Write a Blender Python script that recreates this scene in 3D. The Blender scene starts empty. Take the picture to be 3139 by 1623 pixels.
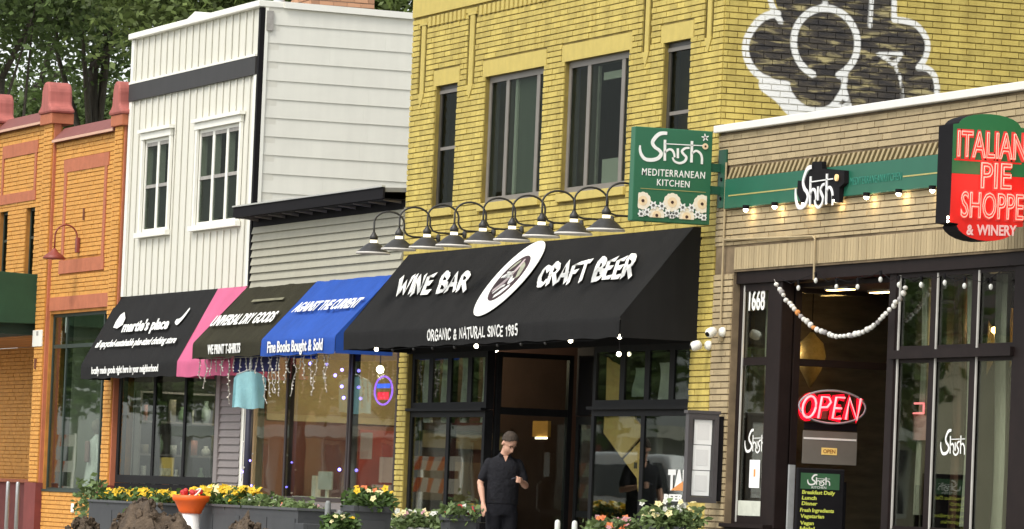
import bpy, bmesh, math, random
from mathutils import Vector, Matrix, noise
R = math.radians
V = Vector
rnd = random.Random(7)
scene = bpy.context.scene
COL = scene.collection

# ------------------------------------------------------------ camera, sky, sun, exposure
CAM_LOC = V((51.688, -21.206, 0.95))
YAW, PITCH, ROLL = 0.34952, 0.04665, 0.04094
_f = V((-math.cos(YAW) * math.cos(PITCH), math.sin(YAW) * math.cos(PITCH), math.sin(PITCH)))
_r = V((math.sin(YAW), math.cos(YAW), 0))
_u = _r.cross(_f)
_r2 = _r * math.cos(ROLL) + _u * math.sin(ROLL)
_u2 = -_r * math.sin(ROLL) + _u * math.cos(ROLL)
cam_data = bpy.data.cameras.new('camera')
cam_data.sensor_width = 36.0
cam_data.lens = 36.0 * 15660 / 3139
cam_data.clip_start, cam_data.clip_end = 0.5, 2000
cam = bpy.data.objects.new('camera', cam_data)
cam.matrix_world = Matrix(((_r2.x, _u2.x, -_f.x, CAM_LOC.x), (_r2.y, _u2.y, -_f.y, CAM_LOC.y),
                           (_r2.z, _u2.z, -_f.z, CAM_LOC.z), (0, 0, 0, 1)))
COL.objects.link(cam)
scene.camera = cam

SUN_ELEV, SUN_DIR = R(52), V((0.45, -0.89, 0)).normalized()   # towards the sun: street side, a little to the right
world = bpy.data.worlds.new('World')
scene.world = world
world.use_nodes = True
wn = world.node_tree
wn.nodes.clear()
_sky = wn.nodes.new('ShaderNodeTexSky')
_sky.sky_type = 'NISHITA'
_sky.sun_disc = False
_sky.sun_elevation = SUN_ELEV
_sky.sun_rotation = math.atan2(SUN_DIR.x, SUN_DIR.y)
_sky.air_density, _sky.dust_density, _sky.ozone_density = 1.0, 2.0, 1.0
_hs = wn.nodes.new('ShaderNodeHueSaturation')
_hs.inputs['Saturation'].default_value = 0.22
_bg = wn.nodes.new('ShaderNodeBackground')
_bg.inputs['Strength'].default_value = 0.15
_wo = wn.nodes.new('ShaderNodeOutputWorld')
wn.links.new(_sky.outputs[0], _hs.inputs['Color'])
wn.links.new(_hs.outputs[0], _bg.inputs['Color'])
wn.links.new(_bg.outputs[0], _wo.inputs['Surface'])
sun_data = bpy.data.lights.new('sun', 'SUN')
sun_data.energy = 1.1
sun_data.angle = R(24)
sun_data.color = (1.0, 0.96, 0.88)
sun = bpy.data.objects.new('sun', sun_data)
_sd = V((SUN_DIR.x * math.cos(SUN_ELEV), SUN_DIR.y * math.cos(SUN_ELEV), math.sin(SUN_ELEV)))
sun.rotation_euler = _sd.to_track_quat('Z', 'Y').to_euler()
COL.objects.link(sun)
vs = scene.view_settings
vs.view_transform = 'Standard'
vs.look = 'None'
vs.gamma = 1.0
vs.use_curve_mapping = False
vs.exposure = 0.93
scene.cycles.use_denoising = True
scene.cycles.max_bounces = 8
scene.cycles.transparent_max_bounces = 16
scene.cycles.sample_clamp_indirect = 6.0

# ------------------------------------------------------------ helpers: materials
MATS = {}


def mat(name, col, rough=0.7, var=0.12, scale=5.0, bump=0.0, bscale=90.0, metal=0.0, emit=0.0, ecol=None,
        isl=0.0, spec=0.4, stretch=None, streak=0.0, transl=0.0):
    if name in MATS:
        return MATS[name]
    m = bpy.data.materials.new(name)
    m.use_nodes = True
    n, l = m.node_tree.nodes, m.node_tree.links
    p = n['Principled BSDF']
    p.inputs['Roughness'].default_value = rough
    p.inputs['Metallic'].default_value = metal
    p.inputs['Specular IOR Level'].default_value = spec
    g = n.new('ShaderNodeNewGeometry')
    src = g.outputs['Position']
    if stretch:
        mp = n.new('ShaderNodeMapping')
        mp.inputs['Scale'].default_value = stretch
        l.new(src, mp.inputs['Vector'])
        src = mp.outputs[0]
    t = n.new('ShaderNodeTexNoise')
    t.inputs['Scale'].default_value = scale
    t.inputs['Detail'].default_value = 6
    t.inputs['Roughness'].default_value = 0.65
    l.new(src, t.inputs['Vector'])
    fac = t.outputs['Fac']
    if isl:
        oi = n.new('ShaderNodeObjectInfo')
        ad = n.new('ShaderNodeMath')
        ad.operation = 'ADD'
        l.new(g.outputs['Random Per Island'], ad.inputs[0])
        l.new(oi.outputs['Random'], ad.inputs[1])
        fr = n.new('ShaderNodeMath')
        fr.operation = 'FRACT'
        l.new(ad.outputs[0], fr.inputs[0])
        mx = n.new('ShaderNodeMix')
        mx.inputs[0].default_value = isl
        l.new(fac, mx.inputs[2])
        l.new(fr.outputs[0], mx.inputs[3])
        fac = mx.outputs[0]
    if streak:
        mp2 = n.new('ShaderNodeMapping')
        mp2.inputs['Scale'].default_value = (3.5, 3.5, 0.35)
        l.new(g.outputs['Position'], mp2.inputs['Vector'])
        t2 = n.new('ShaderNodeTexNoise')
        t2.inputs['Scale'].default_value = 2.2
        t2.inputs['Detail'].default_value = 5
        l.new(mp2.outputs[0], t2.inputs['Vector'])
        mx2 = n.new('ShaderNodeMix')
        mx2.inputs[0].default_value = streak
        l.new(fac, mx2.inputs[2])
        l.new(t2.outputs['Fac'], mx2.inputs[3])
        fac = mx2.outputs[0]
    rp = n.new('ShaderNodeValToRGB')
    rp.color_ramp.elements[0].position = 0.25
    rp.color_ramp.elements[1].position = 0.75
    lo = [max(0.0, c * (1 - var)) for c in col]
    hi = [min(1.0, c * (1 + var)) for c in col]
    rp.color_ramp.elements[0].color = (*lo, 1)
    rp.color_ramp.elements[1].color = (*hi, 1)
    l.new(fac, rp.inputs['Fac'])
    l.new(rp.outputs['Color'], p.inputs['Base Color'])
    if bump:
        b = n.new('ShaderNodeBump')
        b.inputs['Strength'].default_value = bump
        b.inputs['Distance'].default_value = 0.02
        t3 = n.new('ShaderNodeTexNoise')
        t3.inputs['Scale'].default_value = bscale
        t3.inputs['Detail'].default_value = 4
        l.new(src, t3.inputs['Vector'])
        l.new(t3.outputs['Fac'], b.inputs['Height'])
        l.new(b.outputs[0], p.inputs['Normal'])
    if emit:
        p.inputs['Emission Color'].default_value = (*(ecol or col), 1)
        p.inputs['Emission Strength'].default_value = emit
    if transl:
        tr = n.new('ShaderNodeBsdfTranslucent')
        l.new(rp.outputs['Color'], tr.inputs['Color'])
        ms = n.new('ShaderNodeMixShader')
        ms.inputs[0].default_value = transl
        out = n['Material Output']
        l.new(p.outputs[0], ms.inputs[1])
        l.new(tr.outputs[0], ms.inputs[2])
        l.new(ms.outputs[0], out.inputs['Surface'])
    MATS[name] = m
    return m


def glassmat(name, tint=(0.8, 0.84, 0.8), base=0.04, power=4.0, gain=0.72, wavy=0.05):
    if name in MATS:
        return MATS[name]
    m = bpy.data.materials.new(name)
    m.use_nodes = True
    n, l = m.node_tree.nodes, m.node_tree.links
    n.remove(n['Principled BSDF'])
    tr = n.new('ShaderNodeBsdfTransparent')
    tr.inputs[0].default_value = (*tint, 1)
    gl = n.new('ShaderNodeBsdfGlossy')
    gl.inputs['Roughness'].default_value = 0.015
    gl.inputs['Color'].default_value = (0.9, 0.93, 0.9, 1)
    tx = n.new('ShaderNodeTexNoise')
    tx.inputs['Scale'].default_value = 1.3
    tx.inputs['Detail'].default_value = 1
    g = n.new('ShaderNodeNewGeometry')
    l.new(g.outputs['Position'], tx.inputs['Vector'])
    bp = n.new('ShaderNodeBump')
    bp.inputs['Strength'].default_value = wavy
    bp.inputs['Distance'].default_value = 0.02
    l.new(tx.outputs['Fac'], bp.inputs['Height'])
    l.new(bp.outputs[0], gl.inputs['Normal'])
    lw = n.new('ShaderNodeLayerWeight')
    lw.inputs['Blend'].default_value = 0.5
    pw = n.new('ShaderNodeMath')
    pw.operation = 'POWER'
    pw.inputs[1].default_value = power
    l.new(lw.outputs['Facing'], pw.inputs[0])
    mu = n.new('ShaderNodeMath')
    mu.operation = 'MULTIPLY_ADD'
    mu.inputs[1].default_value = gain
    mu.inputs[2].default_value = base
    mu.use_clamp = True
    l.new(pw.outputs[0], mu.inputs[0])
    ms = n.new('ShaderNodeMixShader')
    l.new(mu.outputs[0], ms.inputs[0])
    l.new(tr.outputs[0], ms.inputs[1])
    l.new(gl.outputs[0], ms.inputs[2])
    l.new(ms.outputs[0], n['Material Output'].inputs['Surface'])
    MATS[name] = m
    return m


# ------------------------------------------------------------ helpers: objects and meshes
WT = {}


def tag(o, label=None, cat=None, group=None, kind=None):
    if label:
        o['label'] = label
    if cat:
        o['category'] = cat
    if group:
        o['group'] = group
    if kind:
        o['kind'] = kind
    return o


def attach(o, parent):
    if parent is not None:
        o.parent = parent
        o.matrix_parent_inverse = Matrix.Translation(-WT.get(parent.name, V((0, 0, 0))))


def thing(name, loc, label, cat, group=None, kind=None):
    o = bpy.data.objects.new(name, None)
    o.empty_display_size = 0.2
    o.location = loc
    COL.objects.link(o)
    WT[o.name] = V(loc)
    return tag(o, label, cat, group, kind)


class MB:
    """collects faces; build() links them as ONE mesh object"""

    def __init__(s):
        s.v, s.f, s.m = [], [], []

    def quad(s, a, b, c, d, m=0):
        i = len(s.v)
        s.v += [tuple(a), tuple(b), tuple(c), tuple(d)]
        s.f.append((i, i + 1, i + 2, i + 3))
        s.m.append(m)
        return s

    def box(s, x0, x1, y0, y1, z0, z1, m=0):
        i = len(s.v)
        s.v += [(x, y, z) for z in (z0, z1) for y in (y0, y1) for x in (x0, x1)]
        for f in ((0, 2, 3, 1), (4, 5, 7, 6), (0, 1, 5, 4), (2, 6, 7, 3), (0, 4, 6, 2), (1, 3, 7, 5)):
            s.f.append(tuple(i + k for k in f))
            s.m.append(m)
        return s

    def prism(s, pts, ext, m=0):
        """polygon pts (3D) extruded by vector ext"""
        i, n = len(s.v), len(pts)
        e = V(ext)
        s.v += [tuple(p) for p in pts] + [tuple(V(p) + e) for p in pts]
        s.f.append(tuple(range(i + n - 1, i - 1, -1)))
        s.f.append(tuple(range(i + n, i + 2 * n)))
        s.m += [m, m]
        for k in range(n):
            k2 = (k + 1) % n
            s.f.append((i + k, i + k2, i + n + k2, i + n + k))
            s.m.append(m)
        return s

    def tube(s, pts, r, n=8, m=0, closed=False):
        pts = [V(p) for p in pts]
        rr = r if isinstance(r, (list, tuple)) else [r] * len(pts)
        base = len(s.v)
        up = V((0.013, 0.017, 1))
        for k, p in enumerate(pts):
            if closed:
                d = pts[(k + 1) % len(pts)] - pts[k - 1]
            else:
                d = pts[min(k + 1, len(pts) - 1)] - pts[max(k - 1, 0)]
            d.normalize()
            a = d.cross(up)
            if a.length < 0.05:
                a = d.cross(V((1, 0, 0)))
            a.normalize()
            if k and a.dot(prev) < 0:
                a = -a
            prev = a
            b = d.cross(a)
            for j in range(n):
                t = 2 * math.pi * j / n
                s.v.append(tuple(p + (a * math.cos(t) + b * math.sin(t)) * rr[k]))
        K = len(pts)
        for k in range(K if closed else K - 1):
            k2 = (k + 1) % K
            for j in range(n):
                j2 = (j + 1) % n
                s.f.append((base + k * n + j, base + k * n + j2, base + k2 * n + j2, base + k2 * n + j))
                s.m.append(m)
        if not closed:
            s.f.append(tuple(base + j for j in range(n - 1, -1, -1)))
            s.f.append(tuple(base + (K - 1) * n + j for j in range(n)))
            s.m += [m, m]
        return s

    def lathe(s, c, prof, n=16, m=0, axis=(0, 0, 1), sx=1.0, sy=1.0):
        """profile of (radius, height) turned about an axis through c"""
        ax = V(axis).normalized()
        a = ax.orthogonal().normalized() if abs(ax.z) < 0.99 else V((1, 0, 0))
        b = ax.cross(a)
        c = V(c)
        base = len(s.v)
        for r, h in prof:
            for j in range(n):
                t = 2 * math.pi * j / n
                s.v.append(tuple(c + ax * h + a * (math.cos(t) * r * sx) + b * (math.sin(t) * r * sy)))
        for k in range(len(prof) - 1):
            for j in range(n):
                j2 = (j + 1) % n
                s.f.append((base + k * n + j, base + k * n + j2, base + (k + 1) * n + j2, base + (k + 1) * n + j))
                s.m.append(m)
        s.f.append(tuple(base + j for j in range(n - 1, -1, -1)))
        s.f.append(tuple(base + (len(prof) - 1) * n + j for j in range(n)))
        s.m += [m, m]
        return s

    def ball(s, c, r, n=8, m=0, sz=1.0):
        pr = [(max(0.001, math.sin(math.pi * k / (n // 2 + 1)) * r), -math.cos(math.pi * k / (n // 2 + 1)) * r * sz)
              for k in range(n // 2 + 2)]
        return s.lathe(c, pr, n, m)

    def build(s, name, mats, parent=None, smooth=False, bevel=0.0, label=None, kind=None, cat=None, group=None, recalc=False):
        me = bpy.data.meshes.new(name)
        off = V((0, 0, 0))
        if parent is None:
            xs, ys, zs = zip(*s.v)
            off = V(((min(xs) + max(xs)) / 2, (min(ys) + max(ys)) / 2, min(zs)))
            s.v = [(a - off.x, b - off.y, c - off.z) for a, b, c in s.v]
        me.from_pydata(s.v, [], s.f)
        if not isinstance(mats, (list, tuple)):
            mats = [mats]
        for q in mats:
            me.materials.append(q)
        if len(mats) > 1:
            me.polygons.foreach_set('material_index', s.m)
        if smooth:
            me.polygons.foreach_set('use_smooth', [True] * len(me.polygons))
        me.update()
        if recalc:
            bm = bmesh.new()
            bm.from_mesh(me)
            bmesh.ops.recalc_face_normals(bm, faces=bm.faces)
            bm.to_mesh(me)
            bm.free()
        o = bpy.data.objects.new(name, me)
        if parent is None:
            o.location = off
            WT[o.name] = off
        COL.objects.link(o)
        attach(o, parent)
        if bevel:
            b = o.modifiers.new('bevel', 'BEVEL')
            b.width = bevel
            b.segments = 2
            b.limit_method = 'ANGLE'
        if smooth and not bevel:
            pass
        return tag(o, label, cat, group, kind)


def copy_tree(root, loc, label=None):
    r = root.copy()
    COL.objects.link(r)
    r.location = loc
    WT[r.name] = V(loc)
    if label:
        r['label'] = label
    for ch in list(root.children):
        c = ch.copy()
        COL.objects.link(c)
        c.parent = r
        c.matrix_parent_inverse = ch.matrix_parent_inverse.copy()
        for g in list(ch.children):
            d = g.copy()
            COL.objects.link(d)
            d.parent = c
            d.matrix_parent_inverse = g.matrix_parent_inverse.copy()
    return r


class Frame:
    """flat working plane: origin, u (along), v (up), n (out)"""

    def __init__(s, o, u, v):
        s.o, s.u, s.v = V(o), V(u), V(v)
        s.n = s.u.cross(s.v).normalized()

    def p(s, a, b, d=0.0):
        return s.o + s.u * a + s.v * b + s.n * d


FRONT = Frame((0, 0, 0), (1, 0, 0), (0, 0, 1))         # facade plane, normal towards the street (-Y)


def front_at(y):
    return Frame((0, y, 0), (1, 0, 0), (0, 0, 1))


def side_at(x):
    return Frame((x, 0, 0), (0, 1, 0), (0, 0, 1))      # normal +X


def smooth_line(pts, k=5):
    pts = [V((p[0], p[1], 0)) for p in pts]
    if len(pts) < 3:
        return [(p.x, p.y) for p in pts]
    out = []
    for i in range(len(pts) - 1):
        p0, p1, p2, p3 = pts[max(i - 1, 0)], pts[i], pts[i + 1], pts[min(i + 2, len(pts) - 1)]
        for j in range(k):
            t = j / k
            q = 0.5 * ((2 * p1) + (p2 - p0) * t + (2 * p0 - 5 * p1 + 4 * p2 - p3) * t * t + (3 * p1 - p0 - 3 * p2 + p3) * t ** 3)
            out.append((q.x, q.y))
    out.append((pts[-1].x, pts[-1].y))
    return out


def ribbon(mb, fr, pts, w, th=0.004, d=0.0, m=0, smooth=True):
    """flat stroke of width w (number or list) with thickness th, lying on plane fr"""
    pts = smooth_line(pts) if smooth else pts
    n = len(pts)
    ws = w if isinstance(w, (list, tuple)) else [w]
    L, Rr = [], []
    for i, p in enumerate(pts):
        a, b = pts[max(i - 1, 0)], pts[min(i + 1, n - 1)]
        dx, dy = b[0] - a[0], b[1] - a[1]
        q = math.hypot(dx, dy) or 1
        t = i / max(1, n - 1) * (len(ws) - 1)
        k = min(int(t), len(ws) - 1)
        k2 = min(k + 1, len(ws) - 1)
        hw = (ws[k] + (ws[k2] - ws[k]) * (t - k)) / 2
        L.append((p[0] - dy / q * hw, p[1] + dx / q * hw))
        Rr.append((p[0] + dy / q * hw, p[1] - dx / q * hw))
    for i in range(n - 1):
        a, b, c, e = Rr[i], Rr[i + 1], L[i + 1], L[i]
        mb.quad(fr.p(*a, d + th), fr.p(*b, d + th), fr.p(*c, d + th), fr.p(*e, d + th), m)
        mb.quad(fr.p(*a, d), fr.p(*b, d), fr.p(*b, d + th), fr.p(*a, d + th), m)
        mb.quad(fr.p(*e, d + th), fr.p(*c, d + th), fr.p(*c, d), fr.p(*e, d), m)
    return mb


def disc(mb, fr, c, r, th=0.003, d=0.0, n=16, m=0, sx=1.0, sy=1.0, arc=None, inner=0.0, petals=0):
    pts = []
    for k in range(n):
        t = 2 * math.pi * k / n
        q = r * (1 + (0.16 * math.cos(petals * t) if petals else 0))
        pts.append(fr.p(c[0] + math.cos(t) * q * sx, c[1] + math.sin(t) * q * sy, d))
    return mb.prism(pts, fr.n * th, m)


def plate(mb, fr, pts, th, d=0.0, m=0):
    return mb.prism([fr.p(a, b, d) for a, b in pts], fr.n * th, m)


def rect(mb, fr, u0, u1, v0, v1, d0, d1, m=0):
    return mb.prism([fr.p(u0, v0, d0), fr.p(u1, v0, d0), fr.p(u1, v1, d0), fr.p(u0, v1, d0)], fr.n * (d1 - d0), m)


def text3(name, s, bl, br, tl, mt, parent, th=0.004, fat=0.0, lift=0.0, tube=0.0, label=None, spacing=1.0):
    """lettering whose baseline runs bl -> br and whose capitals reach tl; each word is a mesh of its own"""
    words = []
    for wd in s.split(' '):
        cu = bpy.data.curves.new('lettering', 'FONT')
        cu.body = wd
        cu.resolution_u = 3
        cu.space_character = spacing
        if tube:
            cu.fill_mode = 'NONE'
            cu.bevel_depth = tube
            cu.bevel_resolution = 1
        else:
            cu.extrude = 0.01
            cu.offset = fat
        ob = bpy.data.objects.new('lettering', cu)
        me = bpy.data.meshes.new_from_object(ob)
        bpy.data.objects.remove(ob)
        bpy.data.curves.remove(cu)
        xs = [v.co.x for v in me.vertices]
        words.append((me, min(xs), max(xs) - min(xs)))
    gap = 0.30 * spacing
    total = sum(w[2] for w in words) + gap * (len(words) - 1)
    bl, br, tl = V(bl), V(br), V(tl)
    n = (br - bl).cross(tl - bl).normalized()
    at = 0.0
    for me, x0, wid in words:
        for v in me.vertices:
            z = (v.co.z / (tube or 0.01) + 1) * 0.5
            v.co = bl + (br - bl) * ((v.co.x - x0 + at) / total) + (tl - bl) * (v.co.y / 0.7) + n * (lift + z * th)
        at += wid + gap
        me.materials.clear()
        me.materials.append(mt)
        me.name = name
        o = bpy.data.objects.new(name, me)
        COL.objects.link(o)
        attach(o, parent)
        tag(o, label)


GLYPH = {
    'W': (1.25, [[(0, 1), (0.22, 0), (0.5, 0.75), (0.76, 0.02), (1.05, 1.05)]]), 'I': (0.3, [[(0.1, 1), (0.08, 0)]]),
    'N': (0.95, [[(0.05, 0), (0.08, 1), (0.62, 0.02), (0.68, 1.05)]]), 'E': (0.8, [[(0.62, 1), (0.1, 0.96), (0.06, 0.02), (0.6, 0.03)], [(0.08, 0.52), (0.5, 0.54)]]),
    'B': (0.9, [[(0.1, 0), (0.12, 1.0), (0.5, 0.98), (0.62, 0.78), (0.45, 0.55), (0.14, 0.52)], [(0.42, 0.53), (0.70, 0.36), (0.60, 0.06), (0.1, 0.0)]]),
    'A': (0.95, [[(0, 0), (0.40, 1.05), (0.72, -0.02)], [(0.14, 0.34), (0.62, 0.36)]]), 'R': (0.95, [[(0.08, 0), (0.12, 1.0), (0.5, 1.0), (0.64, 0.78), (0.45, 0.52), (0.12, 0.48)], [(0.36, 0.5), (0.74, -0.05)]]),
    'C': (0.9, [[(0.72, 0.85), (0.50, 1.02), (0.20, 0.86), (0.06, 0.45), (0.22, 0.06), (0.52, 0.0), (0.74, 0.18)]]),
    'F': (0.75, [[(0.62, 1), (0.1, 0.97), (0.06, -0.04)], [(0.08, 0.52), (0.5, 0.54)]]), 'T': (0.85, [[(0, 0.97), (0.78, 1.03)], [(0.40, 1), (0.34, -0.04)]]),
    'O': (0.95, [[(0.40, 1.0), (0.12, 0.80), (0.06, 0.35), (0.32, 0.0), (0.66, 0.22), (0.72, 0.70), (0.44, 1.0)]]),
    'G': (0.98, [[(0.72, 0.84), (0.48, 1.02), (0.18, 0.84), (0.06, 0.42), (0.26, 0.02), (0.62, 0.06), (0.74, 0.42), (0.46, 0.42)]]),
    'U': (0.9, [[(0.06, 1), (0.08, 0.3), (0.34, 0.0), (0.62, 0.26), (0.68, 1)]]), 'L': (0.75, [[(0.1, 1.0), (0.06, 0.02), (0.60, 0.04)]]),
    'S': (0.8, [[(0.62, 0.86), (0.36, 1.02), (0.10, 0.80), (0.32, 0.55), (0.60, 0.32), (0.42, 0.02), (0.04, 0.12)]]),
    '&': (0.9, [[(0.70, 0.0), (0.20, 0.70), (0.36, 1.0), (0.52, 0.76), (0.08, 0.32), (0.22, 0.0), (0.52, 0.12), (0.66, 0.42)]]),
    '1': (0.45, [[(0.02, 0.8), (0.20, 1.0), (0.18, 0)]]), '9': (0.8, [[(0.58, 0.62), (0.30, 0.50), (0.10, 0.74), (0.34, 1.0), (0.58, 0.80), (0.56, 0.35), (0.34, -0.08)]]),
    '8': (0.8, [[(0.52, 0.82), (0.32, 1.0), (0.12, 0.80), (0.52, 0.30), (0.32, 0.0), (0.08, 0.24), (0.48, 0.72), (0.54, 0.84)]]),
    '5': (0.8, [[(0.58, 1.0), (0.16, 0.98), (0.12, 0.56), (0.44, 0.60), (0.56, 0.30), (0.36, 0.0), (0.06, 0.08)]]), ' ': (0.55, []),
}


def brush_text(name, s, bl, br, tl, mt, parent, weight=0.17, th=0.003, lift=0.0, seed=1):
    """hand-painted capitals: each letter a few brush strokes of uneven width; baseline bl -> br, capitals reach tl"""
    rg = random.Random(seed)
    bl, br, tl = V(bl), V(br), V(tl)
    total = sum(GLYPH[c][0] for c in s)
    h = (tl - bl).length
    fr = Frame(bl, (br - bl) / total, tl - bl)
    ul, vl = fr.u.length, fr.v.length
    x = 0.0
    for c in s:
        adv, strokes = GLYPH[c]
        dy, sc = rg.uniform(-0.05, 0.05), rg.uniform(0.94, 1.08)
        if strokes:
            mb = MB()
            for q, st in enumerate(strokes):
                pts = [(x + a + rg.uniform(-.02, .02), dy + b * sc + rg.uniform(-.02, .02)) for a, b in st]
                sharp = c in 'WNAEFTLI1'
                ln = pts if sharp else smooth_line(pts, 4)
                P = [fr.p(a, b) for a, b in ln]
                n = fr.n
                wv = [weight * h * (0.75 + 0.5 * rg.random()) for _ in P]
                Lp, Rp = [], []
                for i, p in enumerate(P):
                    d = (P[min(i + 1, len(P) - 1)] - P[max(i - 1, 0)]).normalized()
                    e = n.cross(d).normalized() * wv[i] * 0.5
                    ex = d * wv[i] * 0.4 * (-1 if i == 0 else (1 if i == len(P) - 1 else 0))
                    Lp.append(p + e + ex + n * (lift + q * 0.0006))
                    Rp.append(p - e + ex + n * (lift + q * 0.0006))
                for i in range(len(P) - 1):
                    mb.quad(Rp[i] + n * th, Rp[i + 1] + n * th, Lp[i + 1] + n * th, Lp[i] + n * th)
                    mb.quad(Rp[i], Rp[i + 1], Rp[i + 1] + n * th, Rp[i] + n * th)
                    mb.quad(Lp[i] + n * th, Lp[i + 1] + n * th, Lp[i + 1], Lp[i])
            mb.build(name, mt, parent)
        x += adv


def project(p):
    d = V(p) - CAM_LOC
    z = d.dot(_f)
    return 0.5 + 15660 / 3139 * d.dot(_r2) / z, 0.5 - 15660 / 1623 * d.dot(_u2) / z


def lay(fr, u0, u1, v0, v1, holes=(), course=0.069, length=0.213, joint=0.014, phase=0.0, seed=1, head=0.006):
    """running-bond brick rectangles on a plane, cut round openings"""
    rg = random.Random(seed)
    out = []
    k = math.floor(v0 / course)
    while k * course < v1 - 0.01:
        a, b = max(v0, k * course), min(v1, (k + 1) * course)
        if b - a > 0.03:
            segs = [(u0, u1)]
            for (h0, h1, g0, g1) in holes:
                if g0 < b - 0.02 and g1 > a + 0.02:
                    ns = []
                    for (p, q) in segs:
                        if h1 <= p or h0 >= q:
                            ns.append((p, q))
                        else:
                            if h0 - p > 0.03:
                                ns.append((p, h0))
                            if q - h1 > 0.03:
                                ns.append((h1, q))
                    segs = ns
            off = phase + (0.5 * length if k % 2 else 0)
            for (p, q) in segs:
                i = math.floor((p - off) / length)
                while off + i * length < q - 0.01:
                    s, e = max(p, off + i * length), min(q, off + (i + 1) * length)
                    if e - s > 0.035:
                        out.append((fr, s, e - head, a + joint, b, rg.uniform(-0.004, 0.004)))
                    i += 1
        k += 1
    return out


def put_bricks(items, parent, mt, nparts, proud=0.014, attr=None, hidden=None, name='brick', sub=(1, 1)):
    """the nparts bricks that show largest become parts, all others one stuff part"""
    def rank(t):
        fr = t[0]
        a, b = (t[1] + t[2]) / 2, (t[3] + t[4]) / 2
        c = fr.p(a, b)
        x, y = project(c)
        if not (0.005 < x < 0.995 and 0.005 < y < 0.995):
            return 1e9
        if hidden and hidden(fr, a, b):
            return 1e8
        return -(t[2] - t[1]) * (t[4] - t[3]) * abs(fr.n.dot(_f)) / (c - CAM_LOC).length ** 2
    order = sorted(items, key=rank)
    parts, rest = order[:nparts], order[nparts:]

    def geo(mb, t, o=V((0, 0, 0))):
        fr, s, e, a, b, j = t
        nu, nv = sub if (attr and fr is attr[0]) else (1, 1)
        D = proud + j
        base = len(mb.v)
        for jj in range(nv + 1):
            for ii in range(nu + 1):
                mb.v.append(tuple(fr.p(s + (e - s) * ii / nu, a + (b - a) * jj / nv, D) - o))
        for jj in range(nv):
            for ii in range(nu):
                q = base + jj * (nu + 1) + ii
                mb.f.append((q, q + 1, q + nu + 2, q + nu + 1))
                mb.m.append(0)
        cs = [(s, a), (e, a), (e, b), (s, b)]
        for q in range(4):
            c0, c1 = cs[q], cs[(q + 1) % 4]
            mb.quad(fr.p(*c0, -0.004) - o, fr.p(*c1, -0.004) - o, fr.p(*c1, D) - o, fr.p(*c0, D) - o)

    def fill_attr(me, fr0=None, o=V((0, 0, 0))):
        if attr and (fr0 is None or fr0 is attr[0]):
            paint_attr(me, attr, o)
    shared = {}
    for t in parts:
        fr = t[0]
        pos = fr.p(t[1], t[3])
        key = (id(fr), round(t[2] - t[1], 3), round(t[4] - t[3], 3), round(t[5] * 300))
        if attr and fr is attr[0]:
            key = None
        me = shared.get(key) if key else None
        if me is None:
            mb = MB()
            geo(mb, t, pos)
            me = bpy.data.meshes.new(name)
            me.from_pydata(mb.v, [], mb.f)
            me.materials.append(mt)
            fill_attr(me, fr, pos)
            if key:
                shared[key] = me
        o = bpy.data.objects.new(name, me)
        o.location = pos
        COL.objects.link(o)
        attach(o, parent)
    if rest:
        mb = MB()
        for t in rest:
            geo(mb, t)
        o = mb.build(name + 'work', mt, parent, kind='stuff')
        fill_attr(o.data)


def paint_attr(me, attr, o=V((0, 0, 0))):
    fr, fn = attr
    A = me.attributes.new('white_paint', 'FLOAT', 'POINT')
    B = me.attributes.new('dark_paint', 'FLOAT', 'POINT')
    wv, dv = [], []
    for v in me.vertices:
        w = v.co + o - fr.o
        if abs(w.dot(fr.n)) > 0.05:
            x = y = -1.0
        else:
            x, y = fn(w.dot(fr.u), w.dot(fr.v))
        wv.append(x)
        dv.append(y)
    A.data.foreach_set('value', wv)
    B.data.foreach_set('value', dv)


def wall_with_holes(mb, fr, u0, u1, v0, v1, holes, d0, d1, m=0):
    """solid slab with rectangular openings, cut into a grid of boxes"""
    us = sorted({u0, u1, *[min(max(h[k], u0), u1) for h in holes for k in (0, 1)]})
    vs_ = sorted({v0, v1, *[min(max(h[k], v0), v1) for h in holes for k in (2, 3)]})
    for j in range(len(vs_) - 1):
        run = None
        for i in range(len(us)):
            solid = False
            if i < len(us) - 1:
                cu, cv = (us[i] + us[i + 1]) / 2, (vs_[j] + vs_[j + 1]) / 2
                solid = not any(h[0] < cu < h[1] and h[2] < cv < h[3] for h in holes)
            if solid and run is None:
                run = us[i]
            if not solid and run is not None:
                rect(mb, fr, run, us[i], vs_[j], vs_[j + 1], d0, d1, m)
                run = None
    return mb


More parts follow.
